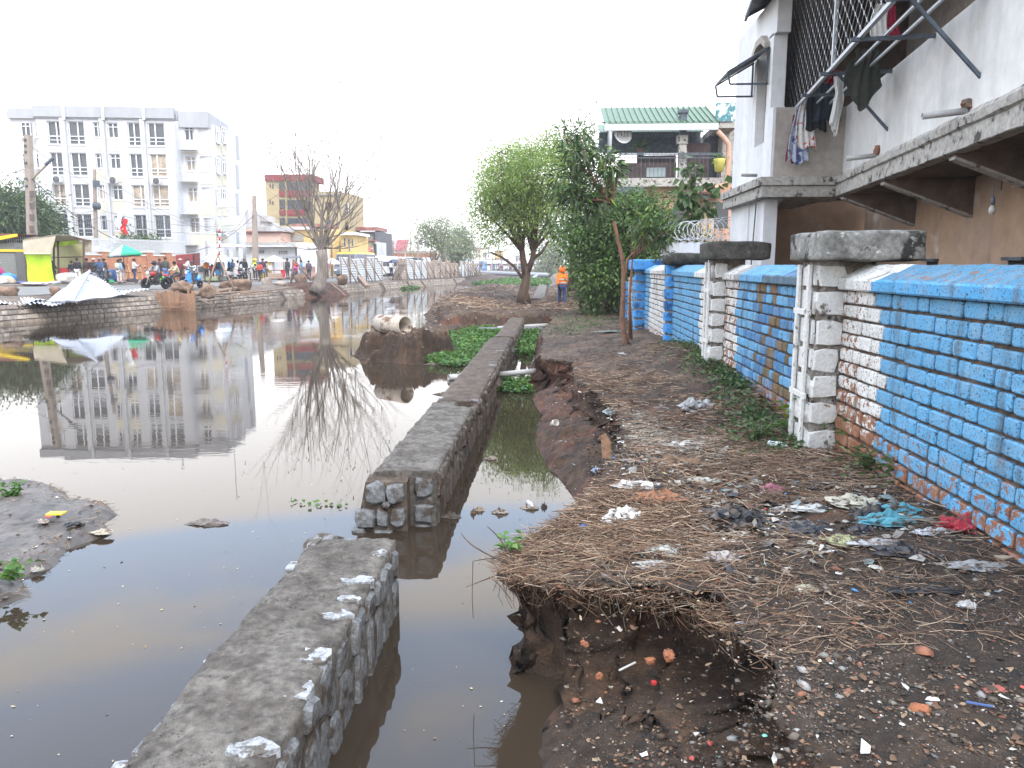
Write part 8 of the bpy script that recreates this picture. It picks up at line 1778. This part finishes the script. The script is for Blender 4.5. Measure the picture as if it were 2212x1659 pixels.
# =============== STRAW, STONES AND LITTER ON THE BANK ===============
def M_attr(name,rough=.8,tr=0): return mat(name,(1,1,1),rough,var=.25,scale=9,attr=True,trans=tr)
rs = np.random.RandomState(42)
def sticks(name,label,X,Y,Z,ln,wd,az,tilt,cols,m,bow=.12):
 """thin bent stalks: each 2 segments of triangular section"""
 n = len(X); d = np.column_stack([np.cos(az) * np.cos(tilt),np.sin(az) * np.cos(tilt),np.sin(tilt)]); s_ = np.column_stack([-np.sin(az),np.cos(az),np.zeros(n)]); up = np.cross(d,s_); up *= np.sign(up[:,2:3] + 1e-9)
 P = np.column_stack([X,Y,Z]); k = (rs.uniform(-1,1,n) * bow * ln)[:,None]; rings = []
 for t_,bo in ((-.5,0),(0,1),(.5,0)):
  c = P + d * (ln * t_)[:,None] + s_ * k * bo; w_ = wd[:,None]; rings.append(np.stack([c - s_ * w_ / 2,c + s_ * w_ / 2,c + up * w_ * .7],1))
 V = np.concatenate(rings,1); base = np.arange(n)[:,None] * 9
 q = [(0,1,4,3),(1,2,5,4),(2,0,3,5),(3,4,7,6),(4,5,8,7),(5,3,6,8)]
 F = np.concatenate([base + np.array(f)[None] for f in q],0); o = np_mesh(name,V.reshape(-1,3),F,m,col=np.tile(cols,(6,1))); return tag(o,label,kind='stuff')
def bz(x,y): return np.array([bank_z(a,c) for a,c in zip(x,y)])
def scatter(n,dens,box):
 X_ = []; Y_ = []
 while len(X_) < n:
  x = rs.uniform(box[0],box[1],n); y = box[2] * (box[3] / box[2]) ** rs.rand(n); k = rs.rand(n) < dens(x,y); X_ += list(x[k]); Y_ += list(y[k])
 return np.array(X_[:n]),np.array(Y_[:n])
PLAT = lambda x,y: inside(x,y,RB_E)
def dWn(x,y): d = segdist(x,y,RB_W[:-2]); return np.where(inside(x,y,RB_W),d,-d)
def straw_d(x,y):
 p = PLAT(x,y) * 1.0; lip = np.exp(-((x - .35) ** 2 / .30 + (y - 4.45) ** 2 / .35)); a = .05 + 1.0 * lip + .16 * np.exp(-((x - .9) ** 2 / .5 + (y - 5.6) ** 2 / 2.5)) + .45 * np.exp(-((x - 1.9) ** 2 / .12 + (y - 6.6) ** 2 / 3)) + .25 * (y > 8) * (y < 14) * (fbm(x,y,.9,3,2) > 0)
 a = a + .10 * (1 - PLAT(x,y)) * (y > 5.5)
 return p * np.clip(a * (.55 + .9 * (fbm(x,y,1.6,5,3))),0,1) * (y > 3.0)
x,y = scatter(16000,straw_d,(-.35,2.38,2.6,14)); n = len(x); pal = np.array([(.21,.135,.09),(.14,.085,.055),(.30,.21,.14),(.09,.06,.042),(.38,.30,.22),(.18,.095,.06)])
sc_ = np.clip(y / 5,.7,1.6); c = pal[rs.choice(6,n,p=[.20,.24,.17,.21,.10,.08])] * rs.uniform(.6,1.35,(n,1))
sticks('dry_stalks','mat of dry brown stalks and roots lying over the bank',x,y,bz(x,y) + rs.uniform(.002,.035,n),rs.uniform(.035,.20,n),rs.uniform(.0018,.0056,n) * sc_,rs.normal(.25,.9,n),rs.normal(0,.16,n),c,M_attr('dry_stalk'))
# stalks hanging over the lip
E_lip = [(.62,6.0),(.31,5.25),(-.02,4.78),(-.27,4.3),(-.26,4.03),(-.06,3.92),(.28,3.83),(.55,3.77),(.80,3.64),(.90,3.35)]
n = 1500; t_ = rs.rand(n) ** .9 * (len(E_lip) - 1.001); i = t_.astype(int); fr = t_ - i; EL = np.array(E_lip); p = EL[i] * (1 - fr[:,None]) + EL[i + 1] * fr[:,None]; tg = EL[i + 1] - EL[i]; nrm = np.column_stack([-tg[:,1],tg[:,0]]); nrm /= np.linalg.norm(nrm,axis=1,keepdims=True); nrm *= -1
az = np.arctan2(-nrm[:,1],-nrm[:,0]) + rs.normal(0,.7,n); hang = rs.rand(n) < .35; tl = np.where(hang,rs.uniform(-1.4,-.4,n),rs.normal(-.12,.2,n)); ln = rs.uniform(.06,.24,n)
oo = rs.uniform(-.04,.10,n); P = p - nrm * oo[:,None]
z = .60 + .02 * rs.normal(size=n) - np.where(hang,ln * .45,0)
sticks('hanging_roots','ragged dry roots and stalks hanging over the edge of the hollow',P[:,0],P[:,1],z,ln,rs.uniform(.002,.0045,n),az,tl,pal[rs.choice(6,n)] * rs.uniform(.7,1.2,(n,1)),M_attr('dry_stalk'),.25)
# pale fibre patches
def fib_d(x,y): return (PLAT(x,y) * (np.exp(-((x - 1.35) ** 2 / .22 + (y - 6.9) ** 2 / .12)) + np.exp(-((x - .95) ** 2 / .05 + (y - 7.6) ** 2 / .3)) + .8 * np.exp(-((x - 1.9) ** 2 / .05 + (y - 6.4) ** 2 / .12)) + .25 * np.exp(-((x - 1.1) ** 2 / .1 + (y - 4.6) ** 2 / .1))))
x,y = scatter(1500,fib_d,(.3,2.38,4,9)); n = len(x); sticks('pale_fibres','bleached white fibre strands spread on the bank',x,y,bz(x,y) + rs.uniform(.004,.02,n),rs.uniform(.04,.16,n),rs.uniform(.0015,.0035,n),rs.normal(.1,.35,n),rs.normal(0,.08,n),np.array([(.55,.49,.40)]) * rs.uniform(.6,1.2,(n,1)),M_attr('dry_stalk'),.2)
# gravel
def gravel(name,label,n,dens,box,smin,smax,cols,probs,seed,m,zf=bz,pts=None):
 if pts is None: X_,Y_ = scatter(n,dens,box); Z_ = zf(X_,Y_)
 else: X_,Y_,Z_ = pts
 oct_ = np.array([(1,0,0),(0,1,0),(-1,0,0),(0,-1,0),(0,0,.7),(0,0,-.7),(.7,.7,.2),(-.7,.6,.1)]); fo = np.array([(0,6,4),(6,1,4),(1,7,4),(7,2,4),(2,3,4),(3,0,4),(6,0,5),(1,6,5),(7,1,5),(2,7,5),(3,2,5),(0,3,5)])
 s_ = smin * (smax / smin) ** (rs.rand(n) ** 2.2); V = oct_[None] * (1 + rs.uniform(-.3,.3,(n,8,1))) * np.stack([s_ * rs.uniform(.7,1.4,n),s_ * rs.uniform(.6,1.2,n),s_ * rs.uniform(.4,.8,n)],1)[:,None]
 a = rs.uniform(0,6.28,n); ca,sa = np.cos(a)[:,None],np.sin(a)[:,None]; V = np.stack([V[...,0] * ca - V[...,1] * sa,V[...,0] * sa + V[...,1] * ca,V[...,2]],-1) + np.column_stack([X_,Y_,Z_ + s_ * .15])[:,None]
 F = (np.arange(n)[:,None,None] * 8 + fo[None]).reshape(-1,3); c_ = np.array(cols)[rs.choice(len(cols),n,p=probs)] * rs.uniform(.7,1.25,(n,1)); o = np_mesh(name,V.reshape(-1,3),F,m,col=np.repeat(c_,12,0)); return tag(o,label,kind='stuff')
NEARL = lambda x,y: np.where(dWn(x,y) > .02,1.0,0) * (.35 + .65 * (fbm(x,y,2.4,9,3) > -.15)) * np.clip(1.25 - .10 * y,.15,1)
gravel('gravel','grey and brown grit and chippings strewn over the bank',36000,NEARL,(-.3,2.38,1.6,11),.0024,.0095,[(.25,.225,.195),(.095,.072,.053),(.035,.031,.028),(.24,.10,.06),(.50,.48,.45),(.15,.12,.09)],[.13,.27,.33,.06,.03,.18],1,M_attr('grit'))
gravel('rubble','larger loose stones and brick lumps on the bank',520,NEARL,(-.1,2.36,1.8,13),.012,.034,[(.22,.21,.20),(.09,.075,.06),(.20,.085,.05),(.13,.11,.09)],[.3,.35,.2,.15],2,M_attr('grit'))
k_ = np.argwhere(on & (Y < 13) & (h > .03)); k_ = k_[rs.randint(0,len(k_),5200)]; I_,J_ = k_[:,0],k_[:,1]
gravel('embedded_clods','soil crumbs, stones and brick bits sticking out of the cut face of the hollow',5200,None,None,.003,.024,[(.05,.030,.018),(.028,.019,.013),(.085,.05,.03),(.22,.09,.045),(.17,.15,.12)],[.40,.32,.17,.05,.06],3,M_attr('grit'),pts=(X2[I_,J_] + rs.normal(0,.004,5200),Y2[I_,J_],h[I_,J_]))
for xa,xb,ya,yb,nn in ((-1.56,-1.04,1.6,4.78,9000),(-1.54,-1.02,6.4,10,3500)):
 xx = rs.uniform(xa,xb,nn); yy_ = rs.uniform(ya,yb,nn); gravel('mortar_grit',('coarse sandy grains bonded to the top of the nearest wall section' if ya < 3 else 'coarse sandy grains bonded to the top of the second wall section'),nn,None,None,.0014,.0052,[(.11,.10,.088),(.06,.052,.044),(.20,.185,.165)],[.5,.35,.15],4,M_attr('grit'),pts=(xx,yy_,np.full(nn,.493) + fbm(xx + .8,yy_,1.3,3,2) * .01))
# flat scraps (leaf litter, torn plastic)
def scraps(name,label,n,dens,box,smin,smax,cols,probs,m,zoff=.006,zf=bz):
 X_,Y_ = scatter(n,dens,box); Z_ = zf(X_,Y_) + rs.uniform(.2,1.6,n) * zoff; k = 6; a = np.linspace(0,2 * np.pi,k,endpoint=False)[None] + rs.uniform(-.3,.3,(n,k)); s_ = smin * (smax / smin) ** (rs.rand(n) ** 1.8); r = s_[:,None] * rs.uniform(.45,1.15,(n,k)); st = rs.uniform(.35,1,n)[:,None]
 x_,y_ = np.cos(a) * r,np.sin(a) * r * st; th = rs.uniform(0,6.28,n)[:,None]; tx = rs.normal(0,.22,(n,1)); V = np.stack([x_ * np.cos(th) - y_ * np.sin(th),x_ * np.sin(th) + y_ * np.cos(th),x_ * tx + rs.normal(0,.12,(n,k)) * s_[:,None]],-1)
 ctr = np.zeros((n,1,3)); ctr[...,2] = (rs.uniform(-.2,.35,n) * s_)[:,None]; V = np.concatenate([V,ctr],1) + np.column_stack([X_,Y_,Z_ + .1 * s_])[:,None]
 F = np.array([(i,(i + 1) % k,k) for i in range(k)]); F = (np.arange(n)[:,None,None] * (k + 1) + F[None]).reshape(-1,3); c_ = np.array(cols)[rs.choice(len(cols),n,p=probs)] * rs.uniform(.75,1.2,(n,1)); o = np_mesh(name,V.reshape(-1,3),F,m,col=np.repeat(c_,k,0)); return tag(o,label,kind='stuff')
scraps('leaf_litter','dead leaves and brown chips over the bank',17000,lambda x,y: NEARL(x,y) * np.clip(.3 + .12 * y,0,1) + .35 * (dWn(x,y) > .02) + .15 * (y > 5.3) * (y < 16) * (dWn(x,y) > .02) * (1 - PLAT(x,y)),(-.3,2.38,2.0,26),.005,.022,[(.13,.075,.045),(.07,.045,.03),(.20,.13,.08),(.035,.028,.024),(.27,.21,.15)],[.28,.28,.16,.2,.08],M_attr('leaf_litter'))
LIT = lambda x,y: (dWn(x,y) > .03) * np.clip(.045 + .9 * np.exp(-((x - 1.5) ** 2 / .5 + (y - 5.1) ** 2 / .6)) + .7 * np.exp(-((x - .8) ** 2 / .25 + (y - 6.6) ** 2 / 3)) + .25 * np.exp(-((x - .4) ** 2 / .1 + (y - 10) ** 2 / 8)),0,1)
scraps('litter_scraps','countless small torn bits of plastic and paper',1400,LIT,(-.1,2.36,2.2,16),.006,.034,[(.48,.46,.42),(.30,.28,.25),(.15,.15,.17),(.05,.20,.42),(.40,.07,.05),(.10,.28,.22),(.5,.45,.25)],[.34,.30,.18,.05,.05,.03,.05],M_attr('torn_plastic',.45),.010)
scraps('trodden_rubbish','drab trodden rags, film and card matted into the soil',620,lambda x,y: PLAT(x,y) * np.clip(.04 + np.exp(-((x - 1.5) ** 2 / .5 + (y - 5.0) ** 2 / .5)) + .7 * np.exp(-((x - .9) ** 2 / .2 + (y - 6.3) ** 2 / 1.6)),0,1),(-.1,2.36,3,12),.018,.065,[(.17,.155,.135),(.09,.08,.072),(.27,.24,.20),(.025,.025,.03),(.12,.16,.16),(.34,.32,.28),(.20,.11,.07)],[.24,.22,.14,.15,.07,.08,.10],M_attr('torn_plastic',.5),.012)
def hz(xs_,ys_,H): return lambda x,y: H[np.clip(np.searchsorted(ys_,y) - 1,0,len(ys_) - 1),np.clip(np.searchsorted(xs_,x) - 1,0,len(xs_) - 1)]
z3,z4,z5 = hz(xs3,ys3,h3),hz(xs4,ys4,h4),hz(xs5,ys5,h5)
scraps('leaf_litter','leaves and rubbish over the earth crossing and spoil heaps',9000,lambda x,y: 1.0 * (z3(x,y) > .06),(-8,3,26,72),.02,.11,[(.14,.085,.055),(.07,.045,.03),(.26,.20,.14),(.04,.032,.027),(.42,.40,.37),(.10,.13,.05)],[.28,.28,.14,.18,.05,.07],M_attr('leaf_litter'),.012,z3)
scraps('leaf_litter','scraps and clods over the pipe mound',1500,lambda x,y: 1.0 * (z4(x,y) > .05),(-4.95,-2.7,17.6,20.7),.012,.05,[(.12,.08,.05),(.06,.04,.03),(.22,.17,.12),(.45,.43,.40)],[.35,.4,.2,.05],M_attr('leaf_litter'),.01,z4)
scraps('leaf_litter','twigs and dead leaves on the mud flat',420,lambda x,y: 1.0 * (z5(x,y) > .01) * (.15 + (dist5(x,y) < .3)),(-6.6,-3.6,4.2,7.7),.006,.03,[(.12,.085,.06),(.24,.18,.12),(.04,.03,.025),(.5,.48,.44)],[.4,.25,.25,.1],M_attr('leaf_litter'),.006,z5) if False else None
def d5(x,y): return segdist(x,y,W5 + [W5[0]])
scraps('leaf_litter','twigs and dead leaves along the edge of the mud flat',700,lambda x,y: (z5(x,y) > .01) * np.clip(.12 + (d5(x,y) < .25),0,1),(-6.6,-3.6,4.2,7.7),.006,.032,[(.12,.085,.06),(.24,.18,.12),(.04,.03,.025),(.5,.48,.44)],[.4,.25,.25,.1],M_attr('leaf_litter'),.006,z5)
x,y = scatter(300,lambda x,y: (z5(x,y) > .005) * (d5(x,y) < .22),(-6.4,-3.6,4.2,7.7)); n = len(x); sticks('twigs','thin twigs along the edge of the mud flat',x,y,z5(x,y) + .01,rs.uniform(.04,.14,n),rs.uniform(.002,.004,n),rs.uniform(0,6.3,n),rs.normal(0,.15,n),pal[rs.choice(6,n)],M_attr('dry_stalk'))
x,y = scatter(1600,lambda x,y: (z3(x,y) > .15) * (y > 29.5) * np.clip(.15 + 1.0 * np.exp(-((x + 4.3) ** 2 / 3 + (y - 34) ** 2 / 12)) + np.exp(-((x - 1.2) ** 2 / 1.4 + (y - 38) ** 2 / 10)),0,1),(-7,3,28,60)); n = len(x); sticks('broken_stems','heaped dry stems on the spoil heaps beyond the crossing',x,y,z3(x,y) + .05,rs.uniform(.2,.8,n),rs.uniform(.01,.03,n),rs.uniform(0,6.3,n),rs.normal(0,.3,n),(pal[rs.choice(6,n)] * 1.1),M_attr('dry_stalk'))
# floating specks on the open water
def wz(x,y): return np.full(len(x),.002)
scraps('floating_specks','small leaves and specks floating on the water',900,lambda x,y: 1.0 * ((x < -1.8) | ((x > -.95) & (x < -.1) & (y < 13))) * (x > -7),(-7,-.1,2.4,22),.004,.013,[(.45,.38,.22),(.16,.12,.08),(.55,.52,.45)],[.4,.4,.2],M_attr('leaf_litter'),.001,wz)
# ---- individual pieces of litter
def wad(name,label,u_,v_,w_,h_,col,z=None,thick=.05,seed=0,rough=.6,cat='litter',fold=.5,group='litter on the bank',m=None,sp=1.0):
 """crumpled sheet: a closed wrinkled bag lying on the soil; w_, h_ sizes along X and Y in metres"""
 p = G(u_,v_,.68 if z is None else z); zz = bank_z(p.x,p.y) if z is None else z
 if z is None:
  for _ in range(4): p = G(u_,v_,zz); zz = bank_z(p.x,p.y)
 if z is None and w_ < .4: w_ *= 1.35; h_ *= 1.45; thick *= .8
 rn = random.Random(seed * 31 + int(u_)); vs,fs = ICO[4]; out_ = []; o = V3((rn.uniform(0,50),rn.uniform(0,50),0))
 for q in vs:
  r = 1 + fold * 1.1 * mn.noise(q * 1.7 + o) + fold * .5 * mn.noise(q * 4.5 + o); zl = abs(q.z) ** 1.2 * (1 if q.z > 0 else -.15)
  x_,y_ = q.x * w_ / 2 * r,q.y * h_ / 2 * r; out_.append((p.x + x_,p.y + y_,zz + .003 + zl * thick * (.35 + 1.7 * abs(mn.noise(q * 2.6 + o)) + .5 * abs(mn.noise(q * 6.5 + o)))))
 b = MB(); b.add(out_,fs); return tag(b.build(name,m or mat('dirty_%s_%d' % (name,int(u_ * 7 + v_)),tuple(x * .8 for x in col),rough,var=.2,scale=12,spots=((.07,.05,.038),16,.50,.60))),label,cat,group)
WPL = (.55,.54,.52); GPL = (.34,.34,.34); BPL = (.012,.013,.017)
for a in (('plastic_bag','big crumpled black plastic bag at the middle of the bank',1590,1125,.30,.20,BPL,.09,1,.3),('plastic_bag','flat black plastic sheet left of the pale rags',1730,1145,.28,.18,(.03,.033,.042),.035,2,.35),('plastic_bag','black bag between the two turquoise rags',1895,1112,.22,.10,BPL,.05,3,.35),('plastic_bag','blackish bag below the pale rags',1870,1150,.14,.09,(.03,.033,.045),.045,4,.35),('plastic_bag','black plastic strip at the bottom right of the litter',2000,1278,.22,.06,BPL,.02,5,.4),('plastic_bag','black bag with a red scrap on it, right of centre',1950,1192,.20,.10,(.03,.03,.035),.04,6,.4),
   ('rag','turquoise rag, the larger and nearer one',1930,1132,.30,.10,(.10,.33,.40),.06,7,.8),('rag','smaller turquoise rag against the wall side',1945,1102,.15,.10,(.08,.30,.38),.05,8,.8),('rag','cream rag with a red stripe beside the turquoise rags',1848,1092,.24,.16,(.48,.45,.36),.05,9,.85),('rag','dark red rag lying against the foot of the wall',2078,1140,.18,.13,(.34,.02,.035),.07,10,.7),('rag','small pink rag in the middle of the straw',1672,1062,.13,.08,(.36,.13,.18),.04,11,.8),('rag','orange brown net bag on the straw',1420,1078,.24,.13,(.30,.14,.075),.06,12,.85),
   ('plastic_bag','crumpled translucent white bag by the orange net bag',1350,1122,.20,.14,WPL,.09,13,.35),('plastic_bag','whitish plastic left of the orange net bag',1378,1050,.22,.10,WPL,.04,14,.4),('plastic_bag','pale plastic sheet in the upper heap of rags',1480,962,.34,.20,(.50,.48,.44),.04,15,.5),('plastic_bag','grey peaked plastic scrap on the bank by the dark hollow',1508,882,.30,.22,GPL,.12,16,.4),('rag','brown rag among the pale fibres',1460,1000,.30,.14,(.22,.14,.09),.06,17,.85),('plastic_bag','yellowish plastic film below the litter line',1820,1172,.16,.10,(.40,.42,.22),.03,18,.4),
   ('plastic_bag','white bag scrap beside the dark red rag',2012,1152,.14,.06,(.55,.56,.60),.03,19,.5),('plastic_bag','whitish crumpled film left of the cream rag',1760,1100,.22,.09,(.48,.48,.46),.03,20,.5),('plastic_bag','pale sheet of film below the turquoise rag',1900,1175,.24,.06,(.42,.42,.43),.03,21,.5),('plastic_bag','grey film lump near the right edge of the litter',2110,1225,.26,.07,(.34,.33,.32),.03,22,.5),('plastic_bag','ragged pale film on the root mat',1445,1190,.18,.08,(.38,.40,.38),.03,23,.5),('plastic_bag','second ragged pale film on the root mat, nearer the edge',1420,1222,.18,.07,(.36,.37,.36),.03,24,.5),('plastic_bag','grey film on the right of the root mat',1560,1205,.16,.08,(.38,.35,.34),.03,25,.5),('paper_scrap','pale paper in front of the pillar, below the weeds',1500,1040,.30,.07,(.45,.43,.38),.03,26,.8),('paper_scrap','white crumpled paper near the right edge',2090,1310,.07,.04,WPL,.03,27,.7),('rag','frayed yellowish white rag in the gravel',1745,1275,.24,.07,(.42,.40,.30),.02,28,.9),('rag','salmon coloured rag scrap at the right edge',2140,1490,.10,.03,(.38,.12,.10),.012,29,.9),
   ('plastic_bag','pale bag hanging on the inner slope above the narrow water',1318,880,.12,.16,(.35,.42,.42),.05,30,.5),('plastic_bag','white and blue scrap on the slope near the plastic cup',1290,915,.07,.10,(.30,.38,.55),.04,31,.5),('plastic_bag','dark plastic by the weeds under the second bay',1560,862,.3,.3,(.03,.03,.035),.05,32,.4),('paper_scrap','white scrap on the path near the thin trunk',1350,762,.20,.25,WPL,.03,33,.7),('plastic_bag','flat grey green sheet lying on the path by the trunk',1325,718,.8,.25,(.20,.24,.20),.03,34,.6)):
 wad(a[0],a[1],a[2],a[3],a[4],a[5],a[6],thick=a[7],seed=a[8],rough=a[9])
def shard(name,label,u_,v_,pts,col,z=None,th=.006,tilt=(0,0),group='litter on the bank',cat='litter',rough=.5):
 zz = .6 if z is None else z
 for _ in range(5): p = G(u_,v_,zz); zz = bank_z(p.x,p.y) if z is None else z
 b = MB(); b.extr([(p.x + x_,p.y + y_,zz + .012 + x_ * tilt[0] + y_ * tilt[1]) for x_,y_ in pts],(0,0,th)); return tag(b.build(name,plain(col,rough)),label,cat,group)
shard('plastic_shard','white four sided plastic shard at the bottom right',1865,1625,[(-.02,-.025),(.012,-.022),(.026,.01),(.012,.05)],(.78,.78,.80)); shard('bottle_cap','round red bottle cap in the hollow',1412,1482,[(.014 * math.cos(i * .52),.014 * math.sin(i * .52)) for i in range(12)],(.40,.03,.035),z=.26,th=.012)
shard('plastic_shard','white plastic strip near the yellowish film',1790,1200,[(-.06,-.01),(.06,.03),(.055,.045),(-.065,.005)],(.65,.65,.64)); shard('pen','thin blue pen lying on the gravel',2115,1530,[(-.04,.012),(.04,-.014),(.042,-.009),(-.038,.017)],(.08,.13,.30),th=.006); shard('plastic_shard','small bright blue scrap on the root mat',1130 + 130,1145,[(-.015,-.01),(.015,-.012),(.018,.014),(-.012,.016)],(.03,.18,.60)); shard('plastic_shard','white angular scrap low in the hollow',1295,1520,[(-.018,-.01),(.014,-.02),(.006,.03)],(.62,.62,.60),z=.17); shard('paper_scrap','white rolled strip of paper in the hollow',1145 + 210,1445,[(-.05,-.04),(-.044,-.046),(.05,.04),(.044,.046)],(.6,.6,.58),z=.2)
shard('snack_wrapper','yellow green and red snack wrapper on the mud flat',122,1113,[(-.08,-.03),(.07,-.035),(.08,.03),(-.075,.035)],(.62,.45,.03),z=.12,th=.012,tilt=(.05,.1),group='litter on the mud flat'); shard('wrapper_end','red end of the snack wrapper on the mud flat',112,1118,[(-.05,-.03),(.02,-.033),(.0,.0),(-.045,.01)],(.55,.03,.02),z=.137,th=.004,group='litter on the mud flat')
wad('plastic_bag','black wad of plastic on the mud flat below the wrapper',160,1135,.16,.12,BPL,z=.09,thick=.03,seed=41,rough=.35,group='litter on the mud flat'); wad('paper_scrap','crumpled white scrap left of the snack wrapper',92,1128,.10,.08,(.5,.42,.38),z=.1,thick=.02,seed=42,group='litter on the mud flat'); wad('plastic_bag','pale bag at the tip of the mud flat',222,1150,.16,.12,(.42,.36,.28),z=.04,thick=.02,seed=43,group='litter on the mud flat'); wad('paper_cup','small pale cup at the water edge of the mud flat',80,1232,.09,.08,(.38,.36,.32),z=.03,thick=.03,seed=44,fold=.2,group='litter on the mud flat')
wad('scum_raft','grey scum raft floating in the open water',450,1131,.34,.13,(.17,.15,.14),z=.0,thick=.03,seed=45,cat='floating debris',group='debris floating in the water',rough=.8)
for i,(u_,v_,w_,c_,lb_) in enumerate(((1035,1103,.10,(.35,.28,.22),'leftmost floating rag in the narrow channel'),(1080,1108,.13,(.36,.31,.26),'second floating clump in the narrow channel'),(1145,1098,.16,(.32,.27,.22),'right floating clump in the narrow channel'),(1022,1110,.05,(.16,.10,.06),'small brown floating chip, leftmost in the narrow channel'),(1175,1096,.05,(.06,.045,.04),'dark floating diamond shaped chip'),(975,1118,.16,(.10,.09,.08),'dark scum at the corner of the low wall'),(1060,992,.16,(.36,.31,.25),'long pale floating leaf in the narrow channel'),(945,787,.6,(.16,.13,.10),'raft of rubbish against the low wall by the green plants'),(965,778,.35,(.40,.40,.38),'pale plastic on the rubbish raft by the green plants'),(960,852,.35,(.10,.08,.06),'thin dark branch floating left of the low wall'))):
 wad('floating_debris',lb_,u_,v_,w_,w_ * .45,c_,z=.0,thick=.035,seed=50 + i,cat='floating debris',group='debris floating in the water')
# bottles, cup, tubes, board
def bottle(label,u_,v_,L_,r,m,rz,z=None,name='plastic_bottle',cat='bottle'):
 zz = .68 if z is None else z
 for _ in range(4): p = G(u_,v_,zz); zz = bank_z(p.x,p.y) if z is None else z
 q = MB(); M_ = Matrix.Rotation(rz,3,'Z') @ Matrix.Rotation(R(86),3,'X'); t = thing(name,label,cat,(p.x,p.y,zz)); c = V3((p.x,p.y,zz + r)); q.lathe([(0,0),(r * .9,.0),(r,L_ * .05),(r * .93,L_ * .3),(r,L_ * .4),(r,L_ * .62),(r * .45,L_ * .86),(r * .4,L_ * .93),(0,L_ * .93)],c,14,M_); q.build('bottle_body',m,t); q = MB(); q.lathe([(r * .46,L_ * .92),(r * .46,L_),(0,L_)],c,12,M_); q.build('cap',plain((.5,.5,.52),.5),t); return t
M_CLR = mat('cloudy_plastic',(.42,.45,.46),.25,var=.1,scale=5,spec=.6)
bottle('clear plastic bottle lying before the first pillar',1660,965,.17,.033,M_CLR,R(50)); bottle('clear bottle bobbing upright in the narrow channel',1140,1092,.16,.03,M_CLR,R(20),z=-.01)
q = MB(); p = G(1193,917,.28); q.lathe([(.0,.005),(.035,0),(.045,.10),(.041,.10),(.033,.01)],p,16,Matrix.Rotation(R(60),3,'X') @ Matrix.Rotation(R(30),3,'Y')); tag(q.build('plastic_cup',plain((.50,.46,.40),.5)),'pale plastic cup lying on the inner slope of the bank','cup')
q = MB(); p = G(2165,1222,.76); q.tube([p + V3((-.04,0,.035)),p + V3((.16,-.02,.035))],.022,14); tag(q.build('cardboard_tube',mat('cardboard',(.26,.21,.165),.9,var=.1)),'brown cardboard tube lying by the wall at the right edge','tube'); q = MB(); q.tube([p + V3((-.15,.02,.03)),p + V3((-.04,.0,.03))],.010,10); tag(q.build('paper_roll',plain((.66,.68,.70),.6)),'white paper roll touching the cardboard tube','roll')
q = MB(); p = G(1308,990,.45); q.extr([p + V3((-.03,0,0)),p + V3((.055,-.03,0)),p + V3((.045,.0,.15)),p + V3((-.01,.03,.24)),p + V3((-.05,.02,.22)),p + V3((-.04,.01,.1))],(.012,.022,.0)); tag(q.build('broken_board',M_WOOD),'broken brown wooden board standing on the inner slope','wood')
q = MB(); q.smooth = True; p = G(1990,1110,.76); q.rock(p + V3((0,0,.02)),(.14,.10,.09),3,3,.25); tag(q.build('stone_lump',M_SLABD),'grey stone lump against the foot of the wall','stone'); q = MB(); q.smooth = True; p = G(2008,1105,.77); q.tube([p,p + V3((.09,.06,.05))],.014,10); tag(q.build('clay_pipe',mat('terracotta_chip',(.22,.09,.05),.9)),'short rusty clay pipe stub beside the stone lump','pipe')
for i,(u_,v_,s_,lb_,z) in enumerate(((1985,1560,.05,'orange brick lump in the gravel at the bottom right',None),(1290 + 155,1415,.05,'orange brick lump in the back of the hollow',.40),(1405,1455,.035,'tan brick chip beside the red cap',.26),(1295,1460,.03,'small orange chip in the hollow wall',.33),(1262,1390,.03,'reddish clay lump high in the hollow wall',.42))):
 zz = z if z is not None else .66; p = G(u_,v_,zz); zz = bank_z(p.x,p.y) if z is None else max(z,bank_z(p.x,p.y)); q = MB(); q.rock((p.x,p.y,zz),(s_ * 1.5,s_ * 1.1,s_),i + 5,2,.3); tag(q.build('brick_lump',mat('orange_brick_lump',(.26,.10,.05),.9,var=.3,scale=20,bump=.4)),lb_,'brick lump','brick lumps on the bank')
# bent twigs over the water
b = MB(); p = G(1098,1225,.6)
for (dx,dy,dz) in ((-.28,.1,.16),(-.20,-.02,.04),(-.12,.0,.24),(-.24,-.06,-.1)): b.tube(bend(p + V3((.05,0,0)),p + V3((dx,dy,dz)),.2,random.Random(int(dx * 100)),5),[.006,.005,.004,.004,.003,.002],5)
b.tube([p + V3((-.20,-.02,.04)),p + V3((-.205,-.03,-.18)),p + V3((-.2,-.03,-.30))],.003,4); tag(b.build('bare_twig',M_BARK),'bare forked twig sticking out over the channel','twig')
# ---- thin air haze round everything
hz_m = bpy.data.materials.new('thin_haze'); hz_m.use_nodes = True; nt = hz_m.node_tree; nt.nodes.remove(nt.nodes['Principled BSDF']); pv = nt.nodes.new('ShaderNodeVolumePrincipled'); pv.inputs['Density'].default_value = .0007; pv.inputs['Color'].default_value = (.93,.95,1,1); nt.links.new(pv.outputs[0],nt.nodes['Material Output'].inputs['Volume'])
tag(MB().box((0,560,11.5),(640,1300,27)).build('haze',hz_m),'thin pale haze in the air',kind='stuff')
